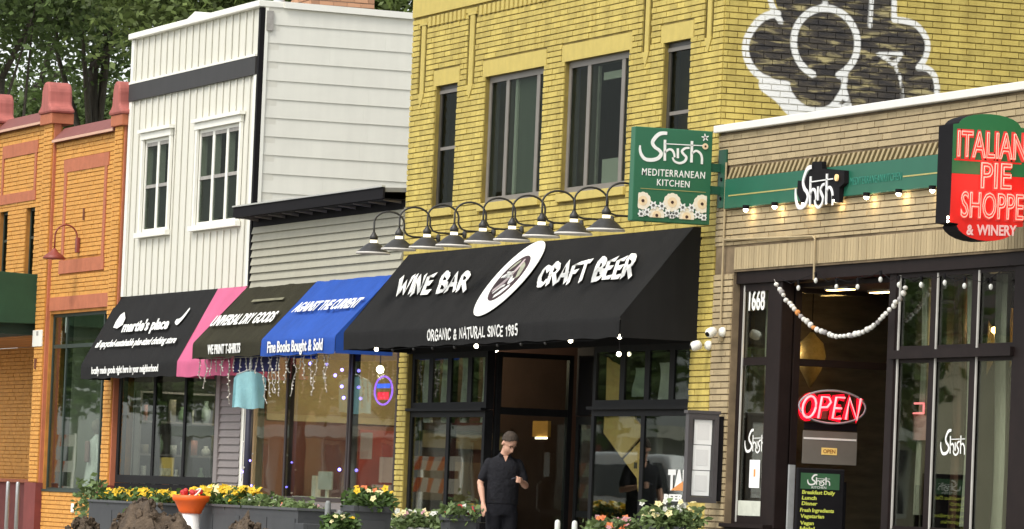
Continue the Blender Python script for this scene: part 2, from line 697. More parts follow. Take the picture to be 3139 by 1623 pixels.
def window(fr, u0, u1, v0, v1, parent, mt, glass, muls=(), rails=(), fw=0.06, bar=0.05, d0=-0.14, d1=-0.05,
           name='window', rail_ext=None):
    """frame with mullions (u) and rails (v); each pane of glass is a sub-part"""
    mb = MB()
    rect(mb, fr, u0, u0 + fw, v0, v1, d0, d1)
    rect(mb, fr, u1 - fw, u1, v0, v1, d0, d1)
    rect(mb, fr, u0 + fw, u1 - fw, v1 - fw, v1, d0, d1)
    rect(mb, fr, u0 + fw, u1 - fw, v0, v0 + fw, d0, d1)
    us = [u0 + fw] + [x for q in muls for x in (q - bar / 2, q + bar / 2)] + [u1 - fw]
    for q in muls:
        rect(mb, fr, q - bar / 2, q + bar / 2, v0 + fw, v1 - fw, d0, d1 - 0.004)
    vsx = [v0 + fw] + [x for q in rails for x in (q - bar / 2, q + bar / 2)] + [v1 - fw]
    for k in range(0, len(us), 2):
        for q in rails:
            rect(mb, fr, us[k], us[k + 1], q - bar / 2, q + bar / 2, d0, d1 - 0.008)
    o = mb.build(name, mt, parent)
    for k in range(0, len(us), 2):
        for j in range(0, len(vsx), 2):
            g = MB()
            rect(g, fr, us[k], us[k + 1], vsx[j], vsx[j + 1], d1 - 0.022, d1 - 0.016)
            g.build('pane', glass, o)
    return o


def room(name, x0, x1, y0, y1, z0, z1, parent, wall, floor, ceil=None):
    """inside of a room, open towards the street"""
    mb = MB()
    mb.quad((x0, y1, z0), (x1, y1, z0), (x1, y1, z1), (x0, y1, z1), 0)
    mb.quad((x0, y0, z0), (x0, y1, z0), (x0, y1, z1), (x0, y0, z1), 0)
    mb.quad((x1, y1, z0), (x1, y0, z0), (x1, y0, z1), (x1, y1, z1), 0)
    mb.quad((x0, y0, z0), (x1, y0, z0), (x1, y1, z0), (x0, y1, z0), 1)
    mb.quad((x0, y1, z1), (x1, y1, z1), (x1, y0, z1), (x0, y0, z1), 2)
    return mb.build(name, [wall, floor, ceil or wall], parent)


def point_light(name, loc, energy, col, parent=None, radius=0.05):
    ld = bpy.data.lights.new(name, 'POINT')
    ld.energy, ld.color, ld.shadow_soft_size = energy, col, radius
    o = bpy.data.objects.new(name, ld)
    o.location = loc
    COL.objects.link(o)
    attach(o, parent)
    return o

# ------------------------------------------------------------ palette
M_YEL = None   # the painted yellow brick is made below, with its mural
M_YMORTAR = None
M_YTRIM = mat('yellow_trim', (0.52, 0.405, 0.11), 0.75, 0.14, 7, bump=0.25, streak=0.4)
M_TAN = mat('tan_brick', (0.40, 0.31, 0.175), 0.85, 0.15, 3, bump=0.3, isl=0.55, streak=0.3)
M_TANM = mat('tan_mortar', (0.18, 0.13, 0.075), 0.9, 0.55, 2.2)
M_STUCCO = mat('tan_stucco', (0.45, 0.35, 0.185), 0.85, 0.12, 3, bump=0.3, streak=0.6)
M_ORA = mat('orange_brick', (0.60, 0.29, 0.062), 0.75, 0.10, 3, bump=0.25, isl=0.5, streak=0.25)
M_ORAM = mat('orange_mortar', (0.42, 0.175, 0.033), 0.85, 0.45, 2.2)
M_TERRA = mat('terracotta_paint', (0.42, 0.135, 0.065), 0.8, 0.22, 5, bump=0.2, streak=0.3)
M_REDMET = mat('red_coping', (0.19, 0.062, 0.052), 0.75, 0.16, 4, streak=0.5)
M_WHITE = mat('white_siding', (0.70, 0.685, 0.60), 0.6, 0.07, 2.5, bump=0.05, streak=0.5)
M_WTRIM = mat('white_trim', (0.80, 0.785, 0.70), 0.5, 0.04, 4)
M_WFRONT = mat('white_boards', (0.66, 0.64, 0.55), 0.6, 0.06, 3, streak=0.6)
M_BAND = mat('charcoal_band', (0.030, 0.028, 0.027), 0.6, 0.2, 5, streak=0.4)
M_BLK = mat('black_trim', (0.009, 0.008, 0.009), 0.75, 0.2, 6, spec=0.12)
M_BLKFR = mat('black_frame', (0.009, 0.0088, 0.009), 0.6, 0.25, 6, spec=0.15)
M_BRNFR = mat('dark_brown_frame', (0.014, 0.0085, 0.0075), 0.6, 0.25, 6, spec=0.15)
M_GSID = mat('grey_siding', (0.36, 0.34, 0.26), 0.65, 0.10, 3, streak=0.5)
M_GPIER = mat('mauve_grey_siding', (0.20, 0.175, 0.165), 0.65, 0.10, 3, streak=0.4)
M_WINFR = mat('taupe_window_frame', (0.19, 0.17, 0.145), 0.5, 0.1, 6)
M_BRZ = mat('bronze_frame', (0.05, 0.045, 0.038), 0.45, 0.15, 6)
M_GREENFR = mat('green_frame', (0.03, 0.045, 0.035), 0.45, 0.15, 6)
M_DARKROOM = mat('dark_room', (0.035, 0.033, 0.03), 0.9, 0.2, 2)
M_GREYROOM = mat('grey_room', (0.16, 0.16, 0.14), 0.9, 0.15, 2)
M_WOODFL = mat('wood_floor', (0.10, 0.06, 0.035), 0.5, 0.2, 3, stretch=(1, 8, 1))
M_ROOF = mat('roof_membrane', (0.20, 0.20, 0.19), 0.9, 0.15, 3)
M_CONC = mat('concrete', (0.36, 0.345, 0.31), 0.9, 0.14, 1.5, bump=0.3, streak=0.1)
M_ASPH = mat('asphalt', (0.055, 0.054, 0.052), 0.9, 0.25, 2, bump=0.4)
M_GRASS = mat('lawn', (0.06, 0.10, 0.028), 0.95, 0.3, 2, bump=0.5)
M_GLASS = glassmat('shop_glass')
M_UGLASS = glassmat('upper_glass', (0.6, 0.64, 0.6), 0.015, 4.0, 0.05)
M_GREY = mat('weathered_grey', (0.33, 0.31, 0.28), 0.8, 0.3, 14)
M_STEEL = mat('galvanised_steel', (0.42, 0.42, 0.41), 0.4, 0.15, 9, metal=0.6)
M_LTR = mat('white_lettering', (0.82, 0.81, 0.76), 0.6, 0.03, 10)
M_BULB = mat('lit_bulb', (1.0, 0.93, 0.75), 0.4, 0.0, 1, emit=7.0, ecol=(1.0, 0.90, 0.66))
M_WARM = mat('warm_bulb', (1.0, 0.75, 0.35), 0.4, 0.0, 1, emit=9.0, ecol=(1.0, 0.62, 0.22))


def mural_material(name, base, var, mortar):
    m = bpy.data.materials.new(name)
    m.use_nodes = True
    n, l = m.node_tree.nodes, m.node_tree.links
    p = n['Principled BSDF']
    p.inputs['Roughness'].default_value = 0.75
    g = n.new('ShaderNodeNewGeometry')
    oi = n.new('ShaderNodeObjectInfo')
    t = n.new('ShaderNodeTexNoise')
    t.inputs['Scale'].default_value = 2.6
    t.inputs['Detail'].default_value = 6
    l.new(g.outputs['Position'], t.inputs['Vector'])
    ad = n.new('ShaderNodeMath')
    ad.operation = 'ADD'
    l.new(g.outputs['Random Per Island'], ad.inputs[0])
    l.new(oi.outputs['Random'], ad.inputs[1])
    fr = n.new('ShaderNodeMath')
    fr.operation = 'FRACT'
    l.new(ad.outputs[0], fr.inputs[0])
    mx = n.new('ShaderNodeMix')
    mx.inputs[0].default_value = 0.0 if mortar else 0.45
    l.new(t.outputs['Fac'], mx.inputs[2])
    l.new(fr.outputs[0], mx.inputs[3])
    rp = n.new('ShaderNodeValToRGB')
    rp.color_ramp.elements[0].position, rp.color_ramp.elements[1].position = 0.2, 0.8
    rp.color_ramp.elements[0].color = (*[c * (1 - var) for c in base], 1)
    rp.color_ramp.elements[1].color = (*[min(1, c * (1 + var)) for c in base], 1)
    l.new(mx.outputs[0], rp.inputs['Fac'])
    # rain streaks and grime on the painted wall
    mg = n.new('ShaderNodeMapping')
    mg.inputs['Scale'].default_value = (2.4, 2.4, 0.45)
    l.new(g.outputs['Position'], mg.inputs['Vector'])
    tg = n.new('ShaderNodeTexNoise')
    tg.inputs['Scale'].default_value = 1.6
    tg.inputs['Detail'].default_value = 8
    tg.inputs['Roughness'].default_value = 0.7
    l.new(mg.outputs[0], tg.inputs['Vector'])
    rg_ = n.new('ShaderNodeValToRGB')
    rg_.color_ramp.elements[0].position, rg_.color_ramp.elements[1].position = 0.30, 0.58
    rg_.color_ramp.elements[0].color = (0.66, 0.62, 0.52, 1)
    rg_.color_ramp.elements[1].color = (1, 1, 1, 1)
    l.new(tg.outputs['Fac'], rg_.inputs['Fac'])
    mgx = n.new('ShaderNodeMix')
    mgx.data_type = 'RGBA'
    mgx.blend_type = 'MULTIPLY'
    mgx.inputs[0].default_value = 0.8
    l.new(rp.outputs['Color'], mgx.inputs[6])
    l.new(rg_.outputs['Color'], mgx.inputs[7])
    # streaky dark paint inside the mural, drawn with a sideways brush
    mp = n.new('ShaderNodeMapping')
    mp.inputs['Scale'].default_value = (1, 2.2, 11.0)
    l.new(g.outputs['Position'], mp.inputs['Vector'])
    t2 = n.new('ShaderNodeTexNoise')
    t2.inputs['Scale'].default_value = 1.25
    t2.inputs['Detail'].default_value = 5
    t2.inputs['Roughness'].default_value = 0.6
    t2.inputs['Distortion'].default_value = 0.6
    l.new(mp.outputs[0], t2.inputs['Vector'])
    r2 = n.new('ShaderNodeValToRGB')
    e = r2.color_ramp.elements
    e[0].position, e[1].position = 0.38, 0.68
    e[0].color = (0.022, 0.019, 0.018, 1)
    e[1].color = (0.42, 0.35, 0.16, 1)
    q = e.new(0.52)
    q.color = (0.06, 0.048, 0.034, 1)
    l.new(t2.outputs['Fac'], r2.inputs['Fac'])

    def amount(attr, soft):
        a = n.new('ShaderNodeAttribute')
        a.attribute_name = attr
        mr = n.new('ShaderNodeMapRange')
        mr.interpolation_type = 'SMOOTHSTEP'
        mr.inputs['From Min'].default_value = 0.001
        mr.inputs['From Max'].default_value = soft
        l.new(a.outputs['Fac'], mr.inputs['Value'])
        return mr.outputs[0]
    m1 = n.new('ShaderNodeMix')
    m1.data_type = 'RGBA'
    l.new(amount('dark_paint', 0.015), m1.inputs[0])
    l.new(mgx.outputs[2], m1.inputs[6])
    l.new(r2.outputs['Color'], m1.inputs[7])
    m2 = n.new('ShaderNodeMix')
    m2.data_type = 'RGBA'
    l.new(amount('white_paint', 0.022), m2.inputs[0])
    l.new(m1.outputs[2], m2.inputs[6])
    if mortar:
        l.new(r2.outputs['Color'], m1.inputs[7])
    m2.inputs[7].default_value = (0.80, 0.79, 0.74, 1) if not mortar else (0.66, 0.64, 0.57, 1)
    l.new(m2.outputs[2], p.inputs['Base Color'])
    b = n.new('ShaderNodeBump')
    b.inputs['Strength'].default_value = 0.3
    b.inputs['Distance'].default_value = 0.02
    t3 = n.new('ShaderNodeTexNoise')
    t3.inputs['Scale'].default_value = 60
    l.new(g.outputs['Position'], t3.inputs['Vector'])
    l.new(t3.outputs['Fac'], b.inputs['Height'])
    l.new(b.outputs[0], p.inputs['Normal'])
    MATS[name] = m
    return m


M_YEL = mural_material('yellow_painted_brick', (0.545, 0.425, 0.105), 0.17, False)
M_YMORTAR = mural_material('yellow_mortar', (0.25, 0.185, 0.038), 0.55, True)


# ------------------------------------------------------------ ground
def sheet(name, x0, x1, y0, y1, z, m, thick=0.0):
    mb = MB()
    if thick:
        mb.box(x0, x1, y0, y1, z - thick, z)
    else:
        mb.quad((x0, y0, z), (x1, y0, z), (x1, y1, z), (x0, y1, z))
    return mb.build(name, m, None, kind='structure')


tag(sheet('ground', -600, 600, -600, 600, -0.16, M_GRASS), 'grass and open ground beyond the street', 'ground')
tag(sheet('road', -300, 200, -17.0, -4.1, -0.13, M_ASPH), 'asphalt street in front of the shops', 'road')
tag(sheet('kerb', -300, 200, -4.25, -4.1, 0.0, M_CONC, 0.16), 'concrete kerb along the near pavement', 'kerb')
pave = thing('pavement', (0, -2, 0), 'concrete slab pavement in front of the shops', 'pavement', kind='structure')
MB().box(-120, 40, -4.098, 14.0, -0.155, -0.012).build('bedding', M_CONC, pave)
_slab = MB().box(0, 1.49, 0, 1.35, -0.01, 0.0)
_s0 = _slab.build('slab', M_CONC, pave)
for i in range(40):
    for j in range(3):
        if i == j == 0:
            continue
        o = _s0.copy()
        COL.objects.link(o)
        o.location = (-36 + i * 1.5, -4.09 + j * 1.36, 0)
_s0.location = (-36, -4.09, 0)
tag(sheet('far_pavement', -300, 200, -23.0, -17.0, -0.02, M_CONC, 0.13), 'concrete pavement on the far side of the street', 'pavement')

# ------------------------------------------------------------ yellow brick building (X -10.55 .. 0)
YB = thing('yellow_building', (-5.3, 0, 0), 'yellow painted brick two-storey building with a bubble-letter mural on its side', 'building')
YW = [(-9.55, -8.73, 4.63, 6.2), (-7.70, -5.62, 4.63, 6.2), (-4.92, -2.81, 4.63, 6.2), (-1.75, -0.94, 4.63, 6.2)]
MOTIF = [(-10.27, -9.97, 6.14, 7.02), (-8.42, -8.11, 6.14, 7.02), (-2.43, -2.16, 6.14, 7.02), (-0.56, -0.29, 6.17, 7.02)]
GROOVE = []
for a, b, c, e in MOTIF:
    GROOVE += [(a, a + 0.075, c, e), (b - 0.075, b, c, e)]
SIDE0 = side_at(0.0)
mb = MB()
wall_with_holes(mb, FRONT, -10.55, 0.0, 2.83, 8.3, YW + GROOVE, -0.11, 0.0)
wall_with_holes(mb, FRONT, -10.55, 0.0, 2.83, 8.3, YW, -0.32, -0.115)
rect(mb, FRONT, -10.55, -10.21, 0.0, 2.828, -0.32, 0.0)
rect(mb, FRONT, -0.60, 0.0, 0.0, 2.828, -0.32, 0.0)
rect(mb, SIDE0, 0.322, 14.0, 0.0, 8.3, -0.3, -0.006)
rect(mb, side_at(-10.25), 0.322, 14.0, 0.0, 8.3, -0.3, 0.0)
mb.box(-10.25, -0.3, 13.7, 14.0, 0, 8.3)
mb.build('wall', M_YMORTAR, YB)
MB().box(-10.54, -0.01, 0.33, 13.9, 8.31, 8.38).build('roof', M_ROOF, YB)


# the mural: strokes and fields in wall metres (along the wall, height)
def _seg(px, py, a, b):
    dx, dy = b[0] - a[0], b[1] - a[1]
    t = max(0, min(1, ((px - a[0]) * dx + (py - a[1]) * dy) / (dx * dx + dy * dy + 1e-9)))
    return math.hypot(px - a[0] - dx * t, py - a[1] - dy * t)


def _arc(cx, cy, r, a0, a1, n=14):
    return [(cx + r * math.cos(R(a0 + (a1 - a0) * k / n)), cy + r * math.sin(R(a0 + (a1 - a0) * k / n))) for k in range(n + 1)]


MURAL_STROKES = [
    (smooth_line([(0.42, 7.6), (0.50, 6.75), (0.535, 6.57), (0.60, 6.44), (0.66, 6.36)]), 0.036),
    ([(1.20, 7.6), (1.188, 6.65), (1.177, 6.53)], 0.031),
    (_arc(1.205, 6.165, 0.385, -64, 250, 26), 0.040),
    (smooth_line([(0.62, 6.445), (0.50, 6.42), (0.385, 6.34), (0.28, 6.18), (0.25, 6.03), (0.30, 5.88), (0.42, 5.755), (0.60, 5.68), (0.76, 5.672)]), 0.042),
    (smooth_line([(0.76, 5.672), (0.80, 5.575), (0.90, 5.47), (1.07, 5.405), (1.27, 5.44), (1.40, 5.57), (1.445, 5.70), (1.452, 5.85)]), 0.036),
    ([(1.45, 5.68), (1.33, 5.50)], 0.03), ([(1.45, 5.68), (1.53, 5.46)], 0.03), ([(1.35, 5.44), (1.52, 5.42)], 0.05),
    ([(1.742, 7.6), (1.736, 6.68), (1.73, 6.385)], 0.031),
    ([(2.02, 7.6), (2.01, 6.70), (2.02, 6.48)], 0.035),
    (smooth_line([(2.02, 6.48), (2.16, 6.475), (2.30, 6.435), (2.415, 6.31), (2.44, 6.18), (2.40, 6.05), (2.335, 5.97)]), 0.036),
    (smooth_line([(2.335, 5.965), (2.44, 5.965), (2.53, 5.90), (2.57, 5.79), (2.575, 5.65), (2.56, 5.45)]), 0.036),
    ([(1.83, 6.083), (2.13, 6.105), (2.045, 5.975), (1.87, 6.075)], 0.026),
    (smooth_line([(2.045, 5.98), (2.115, 5.85), (2.148, 5.73), (2.153, 5.62), (2.15, 5.40)]), 0.025),
    (smooth_line([(0.52, 5.66), (0.70, 5.55), (0.84, 5.42), (1.0, 5.35), (1.25, 5.36), (1.45, 5.40)]), 0.085),
]
MURAL_DARK = [(0.64, 6.06, 0.375), (1.10, 5.745, 0.335), (1.205, 6.165, 0.40), (2.13, 6.17, 0.31), (2.27, 5.70, 0.30), (1.75, 5.85, 0.45), (1.72, 5.55, 0.35)]


def mural(u, v):
    if not (-0.1 < u < 3.2 and 5.0 < v < 7.8):
        return -1.0, -1.0
    w = -1.0
    for pts, hw in MURAL_STROKES:
        for k in range(len(pts) - 1):
            w = max(w, hw * 1.28 - _seg(u, v, pts[k], pts[k + 1]))
    d = max(r - math.hypot(u - x, v - y) for x, y, r in MURAL_DARK)
    left = 0.66 if v < 6.36 else (0.66 - (v - 6.36) * 0.36)
    d = max(d, min(u - left, 2.02 - u, v - 6.2))
    d = max(d, min(u - 0.8, 2.35 - u, v - 5.8, 6.45 - v))
    return w, d


mb = MB()
NU, NV = 64, 44
base_u = [0.002 + 3.9 * i / NU for i in range(NU + 1)]
base_v = [5.0 + 2.6 * j / NV for j in range(NV + 1)]
mb.v = [(-0.001, u, v) for v in base_v for u in base_u]
for j in range(NV):
    for i in range(NU):
        q = j * (NU + 1) + i
        mb.f.append((q, q + 1, q + NU + 2, q + NU + 1))
        mb.m.append(0)
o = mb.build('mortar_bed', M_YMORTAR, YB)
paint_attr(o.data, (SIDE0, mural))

holes = [(a, b, c, e) for a, b, c, e in YW] + [(a - 0.11, b + 0.07, e, e + 0.205) for a, b, c, e in YW] + MOTIF + \
        [(a - 0.05, b + 0.05, c - 0.11, c) for a, b, c, e in YW] + [(-9.93, -8.58, 6.985, 7.115), (-8.08, -2.55, 6.985, 7.115), (-10.5, 0, 7.135, 7.42)]
items = lay(FRONT, -10.55, 0.0, 3.95, 8.3, holes, seed=3)
items += lay(FRONT, -10.55, -10.215, 0.0, 2.84, seed=4) + lay(FRONT, -0.60, 0.0, 0.0, 3.95, seed=5)
items += lay(SIDE0, 0.0, 9.5, 5.03, 8.3, seed=6, phase=0.05, head=0.010)


def y_hidden(fr, a, b):
    if fr is SIDE0:
        return b < 5.12
    return b < 4.3 and a < -0.5 or (-0.9 < a and 4.0 < b < 5.15) or b > 6.56 - a * 0.077


put_bricks(items, YB, M_YEL, 300, attr=(SIDE0, mural), hidden=y_hidden, sub=(4, 2))
for a, b, c, e in YW:
    MB().box(a - 0.10, b + 0.06, -0.013, 0.1, e + 0.003, e + 0.202).build('lintel', M_YTRIM, YB)
    s = MB().box(a - 0.04, b + 0.04, -0.05, 0.2, c - 0.10, c - 0.003).build('sill', M_YTRIM, YB, bevel=0.006)
for a, b, c, e in MOTIF:
    m_ = MB()
    rect(m_, FRONT, a + 0.078, b - 0.078, c + 0.0, e, -0.1, 0.013)
    q = (a + b) / 2
    plate(m_, FRONT, [(a + 0.03, c), (q, c - 0.17), (b - 0.03, c)], 0.022, 0.0)
    rect(m_, FRONT, a, b, e - 0.0, e + 0.03, 0.0, 0.02)
    m_.build('brick_pendant', M_YTRIM, YB)
MB().box(-10.54, -0.01, -0.03, 0.05, 7.14, 7.415).build('cornice_band', M_YTRIM, YB, bevel=0.004)
_d = MB().box(0, 0.095, -0.03, 0.02, 6.99, 7.11)
_d0 = _d.build('dentil', M_YTRIM, YB)
_d0.location = (-9.90, 0, 0)
for k in range(1, 44):
    x = -9.90 + k * 0.16
    if -8.62 < x < -8.07 or x > -2.65:
        continue
    o = _d0.copy()
    COL.objects.link(o)
    o.location = (x, 0, 0)
for k, (a, b, c, e) in enumerate(YW):
    muls = [(), (-7.05, -5.97), (-4.26, -3.15), ()][k]
    w = window(FRONT, a, b, c, e, YB, M_WINFR if k in (1, 2) else M_BRZ, M_UGLASS, muls, (), fw=0.075, bar=0.105, d0=-0.17, d1=-0.05)
    if k in (0, 3):
        for r_ in ((a, b, e - 0.10, e - 0.056, -0.06, -0.04), (a + 0.055, b - 0.055, 5.38, 5.42, -0.15, -0.055)):
            m_ = MB()
            rect(m_, FRONT, *r_)
            m_.build('sash_rail', M_WINFR, w)
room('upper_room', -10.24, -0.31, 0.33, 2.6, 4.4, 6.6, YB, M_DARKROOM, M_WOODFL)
M_CURT = mat('pale_green_blind', (0.20, 0.22, 0.185), 0.8, 0.12, 2, streak=0.6)
MB().box(-6.92, -6.03, 0.12, 0.13, 4.70, 6.12).build('roller_blind', M_CURT, YB)
MB().box(-6.86, -6.78, 0.09, 0.115, 4.70, 6.12).build('sash_stile', M_WTRIM, YB)
MB().box(-4.06, -4.0, 0.09, 0.115, 4.70, 6.1).build('sash_stile', M_GREY, YB)
MB().box(-3.92, -3.30, 0.13, 0.15, 4.70, 5.0).build('roller_blind', M_WTRIM, YB)
MB().box(-3.95, -3.3, 0.12, 0.14, 5.93, 6.02).build('blind_case', M_WTRIM, YB)

# shop front under the wine bar awning
MB().box(-10.2, -0.61, -0.03, -0.002, 2.80, 4.0).build('fascia', M_BLK, YB)
MB().box(-10.2, -0.61, 0.0, 0.30, 2.826, 2.8295).build('fascia_soffit', M_BLK, YB)
for (a, b, um, lm) in ((-10.20, -7.36, (-9.48, -8.77, -8.01), (-8.74,)), (-3.72, -0.61, (-2.81, -2.04, -1.29), (-2.10,))):
    window(front_at(0.1), a, b, 2.09, 2.825, YB, M_BLKFR, M_GLASS, um, (), fw=0.09, bar=0.15, d0=-0.05, d1=0.05, name='transom_window')
    window(front_at(0.1), a, b, 0.70, 2.085, YB, M_BLKFR, M_GLASS, lm, (), fw=0.09, bar=0.11, d0=-0.05, d1=0.055, name='shop_window')
    MB().box(a, b, 0.03, 0.16, 0.0, 0.695).build('bulkhead', M_BLK, YB)
    MB().box(a - 0.01, b + 0.01, -0.02, 0.06, 2.07, 2.105).build('transom_bar', M_BLKFR, YB)
window(side_at(-7.36), 0.17, 1.17, 0.12, 2.80, YB, M_BLKFR, M_GLASS, (), (2.08,), fw=0.06, bar=0.09, d0=-0.05, d1=0.05, name='side_light')
dr = window(front_at(1.2), -7.20, -6.25, 0.04, 2.05, YB, M_BLKFR, M_GLASS, (), (0.85,), fw=0.10, bar=0.08, name='door', d0=-0.03, d1=0.02)
MB().tube([(-6.42, 1.14, 0.86), (-6.42, 1.10, 0.9), (-6.42, 1.10, 1.2), (-6.42, 1.14, 1.24)], 0.016).build('handle', M_STEEL, dr)
MB().box(-6.62, -6.42, 1.168, 1.172, 1.30, 1.60).build('notice', M_LTR, dr, label='white notice taped to the door glass')
mb = MB()
mb.box(-7.30, -3.72, 1.205, 1.3, 2.06, 2.95).box(-6.24, -3.72, 1.205, 1.3, 0, 2.06).box(-7.35, -3.72, 0.17, 1.2, 2.90, 2.95)
mb.box(-3.80, -3.73, 0.17, 1.2, 0, 2.89)
mb.build('entry_panel', M_BLK, YB)
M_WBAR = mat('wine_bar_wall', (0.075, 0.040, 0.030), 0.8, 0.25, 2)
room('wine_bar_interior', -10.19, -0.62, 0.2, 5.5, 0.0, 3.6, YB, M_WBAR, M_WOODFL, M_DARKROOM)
M_BEIGE = mat('reflection_beige', (0.36, 0.27, 0.15), 0.7, 0.15, 3)
MB().box(-10.185, -10.14, 0.21, 1.4, 1.62, 1.84).build('reflection_band', M_BEIGE, YB)  # beige band and its brown border stand in for a reflection in the glass
MB().box(-10.185, -10.10, 0.21, 1.4, 1.845, 1.97).build('reflection_band_border', M_WBAR, YB)
MB().box(-10.185, -10.13, 0.21, 1.4, 0.95, 1.45).build('wall_panel', mat('bar_panel', (0.24, 0.155, 0.085), 0.6, 0.25, 3), YB)
MB().box(-10.185, -9.95, 0.5, 1.4, 0.0, 0.94).build('side_counter', mat('bar_counter', (0.30, 0.29, 0.24), 0.6, 0.2, 4), YB)

# ------------------------------------------------------------ tan brick building (X 0 .. 13)
TB = thing('tan_building', (4.4, 0, 0), 'one-storey tan brick building with white metal coping and dark shop front', 'building')
mb = MB()
rect(mb, FRONT, 0.004, 13.0, 3.55, 5.08, -0.3, 0.0)
rect(mb, FRONT, 0.004, 0.54, 0.0, 3.548, -0.3, 0.0)
mb.box(12.7, 13.0, 0.302, 13, 0, 5.08).box(0.004, 0.06, 0.302, 13, 0, 5.0).box(0.07, 12.69, 12.7, 13, 0, 5.0)
mb.build('wall', M_TANM, TB)
MB().box(0.062, 12.69, 0.302, 12.69, 4.90, 4.98).build('roof', M_ROOF, TB)
m_ = MB()
m_.prism([(-0.03, -0.075, 5.085), (-0.03, 0.36, 5.085), (-0.03, 0.36, 5.20), (-0.03, -0.075, 5.165)][::-1], (13.06, 0, 0))
m_.build('coping', mat('white_coping', (0.74, 0.71, 0.65), 0.5, 0.06, 6, streak=0.5), TB, bevel=0.008)
items = lay(FRONT, 0.004, 13.0, 3.83, 5.08, [(-1, 14, 4.566, 4.70)], seed=11, course=0.0692)
items += lay(FRONT, 0.004, 0.535, 0.0, 3.55, seed=12, course=0.0692)
x = 0.56
while x < 12.9:
    items.append((FRONT, x, x + 0.060, 3.575, 3.815, rnd.uniform(-0.003, 0.003)))
    x += 0.069


items += lay(side_at(13.0), 0.0, 6.0, 0.0, 5.08, seed=14, course=0.0692)


def t_hidden(fr, a, b):
    return 4.2 < b < 4.57 and a > 0.33 or a > 7.6 or (a < 0.3 and 4.2 < b < 5) or a > 7.3 and b > 3.6


put_bricks(items, TB, M_TAN, 300, hidden=t_hidden)
M_TAN2 = mat('tan_dogtooth', (0.43, 0.335, 0.18), 0.85, 0.12, 6, bump=0.3)
_t = MB()
_t.prism([V((0, 0, 0)), V((0.055, 0, 0)), V((0.165, 0, 0.118)), V((0.110, 0, 0.118))], (0, -0.024, 0))
_t0 = _t.build('dogtooth_brick', M_TAN2, TB, recalc=True)
_t0.location = (0.30, -0.0, 4.572)
for k in range(1, 101):
    o = _t0.copy()
    COL.objects.link(o)
    o.location = (0.30 + k * 0.125, 0, 4.572)
# shop front
MB().box(0.545, 12.98, 0.03, 0.25, 3.42, 3.549).build('header', M_BRNFR, TB)
MB().box(0.545, 1.74, 0.00, 0.25, 0.0, 0.79).build('bulkhead', M_BRNFR, TB)
MB().box(4.53, 7.75, 0.00, 0.25, 0.0, 0.79).build('bulkhead', M_BRNFR, TB)
MB().box(0.50, 1.72, -0.05, 0.05, 0.79, 0.83).build('sill', M_BRNFR, TB)
MB().box(4.53, 7.75, -0.05, 0.05, 0.79, 0.83).build('sill', M_BRNFR, TB)
F06 = front_at(0.12)
window(F06, 0.56, 1.44, 0.83, 3.42, TB, M_BRNFR, M_GLASS, (), (2.58,), fw=0.085, bar=0.085, d0=-0.06, d1=0.05, name='shop_window')
MB().box(1.44, 1.76, 0.055, 0.20, 0.79, 3.42).build('post', M_BRNFR, TB, bevel=0.01)
window(side_at(1.75), 0.21, 1.62, 0.30, 3.38, TB, M_BRNFR, M_GLASS, (), (2.57,), fw=0.07, bar=0.075, d0=-0.06, d1=0.03, name='side_window')
MB().box(4.51, 4.68, 0.055, 0.30, 0.79, 3.42).build('post', M_BRNFR, TB, bevel=0.01)
window(F06, 4.68, 7.44, 0.83, 3.42, TB, M_BRNFR, M_GLASS, (5.57, 6.52), (2.60,), fw=0.05, bar=0.17, d0=-0.06, d1=0.05, name='shop_window')
M_BEAD = mat('silver_bead', (0.42, 0.40, 0.36), 0.4, 0.15, 5)
for q in (4.76, 5.66, 6.61, 0.705):
    MB().box(q - 0.02, q + 0.01, 0.062, 0.075, 0.85, 3.40).build('glazing_bead', M_BEAD, TB)
MB().box(4.62, 7.46, 0.015, 0.068, 2.555, 2.64).build('transom_bar', M_BRNFR, TB)
MB().box(7.44, 8.2, 0.055, 0.30, 0.0, 3.42).build('post', M_BRNFR, TB)
window(F06, 8.2, 12.4, 0.83, 3.42, TB, M_BRNFR, M_GLASS, (9.6, 11.0), (2.60,), fw=0.05, bar=0.17, d0=-0.06, d1=0.05, name='shop_window')
MB().box(8.2, 12.4, 0.00, 0.25, 0.0, 0.79).build('bulkhead', M_BRNFR, TB)
MB().box(12.4, 12.98, 0.055, 0.30, 0.0, 3.42).build('post', M_BRNFR, TB)
mb = MB()
mb.box(1.76, 4.5, 1.63, 1.7, 0.0, 3.40).box(1.70, 4.55, 0.26, 1.62, 3.36, 3.41).box(4.56, 4.62, 0.31, 1.62, 0.0, 3.35)
mb.build('entry_panel', M_BRNFR, TB)
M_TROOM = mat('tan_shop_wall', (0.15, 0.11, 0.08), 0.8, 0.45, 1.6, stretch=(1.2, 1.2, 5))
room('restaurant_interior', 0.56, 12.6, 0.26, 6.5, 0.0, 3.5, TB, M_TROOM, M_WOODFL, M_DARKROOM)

# ------------------------------------------------------------ low grey building (X -17.17 .. -10.56)
GB = thing('grey_building', (-13.9, 0, 0), 'low grey clapboard building with black eaves between the white and yellow ones', 'building')
mb = MB()
mb.box(-17.14, -10.58, 0.0, 0.25, 2.9, 4.79).box(-17.14, -16.94, 0.251, 11, 0, 4.7).box(-10.76, -10.58, 0.251, 11, 0, 4.7)
mb.box(-16.93, -10.77, 10.8, 11, 0, 4.7)
mb.build('wall', M_GSID, GB)
z = 3.70
while z < 4.66:
    m_ = MB()
    m_.prism([(-17.14, -0.004, z), (-17.14, -0.046, z), (-17.14, -0.012, z + 0.122), (-17.14, -0.004, z + 0.122)][::-1], (6.56, 0, 0))
    m_.build('clapboard', M_GSID, GB)
    z += 0.1105
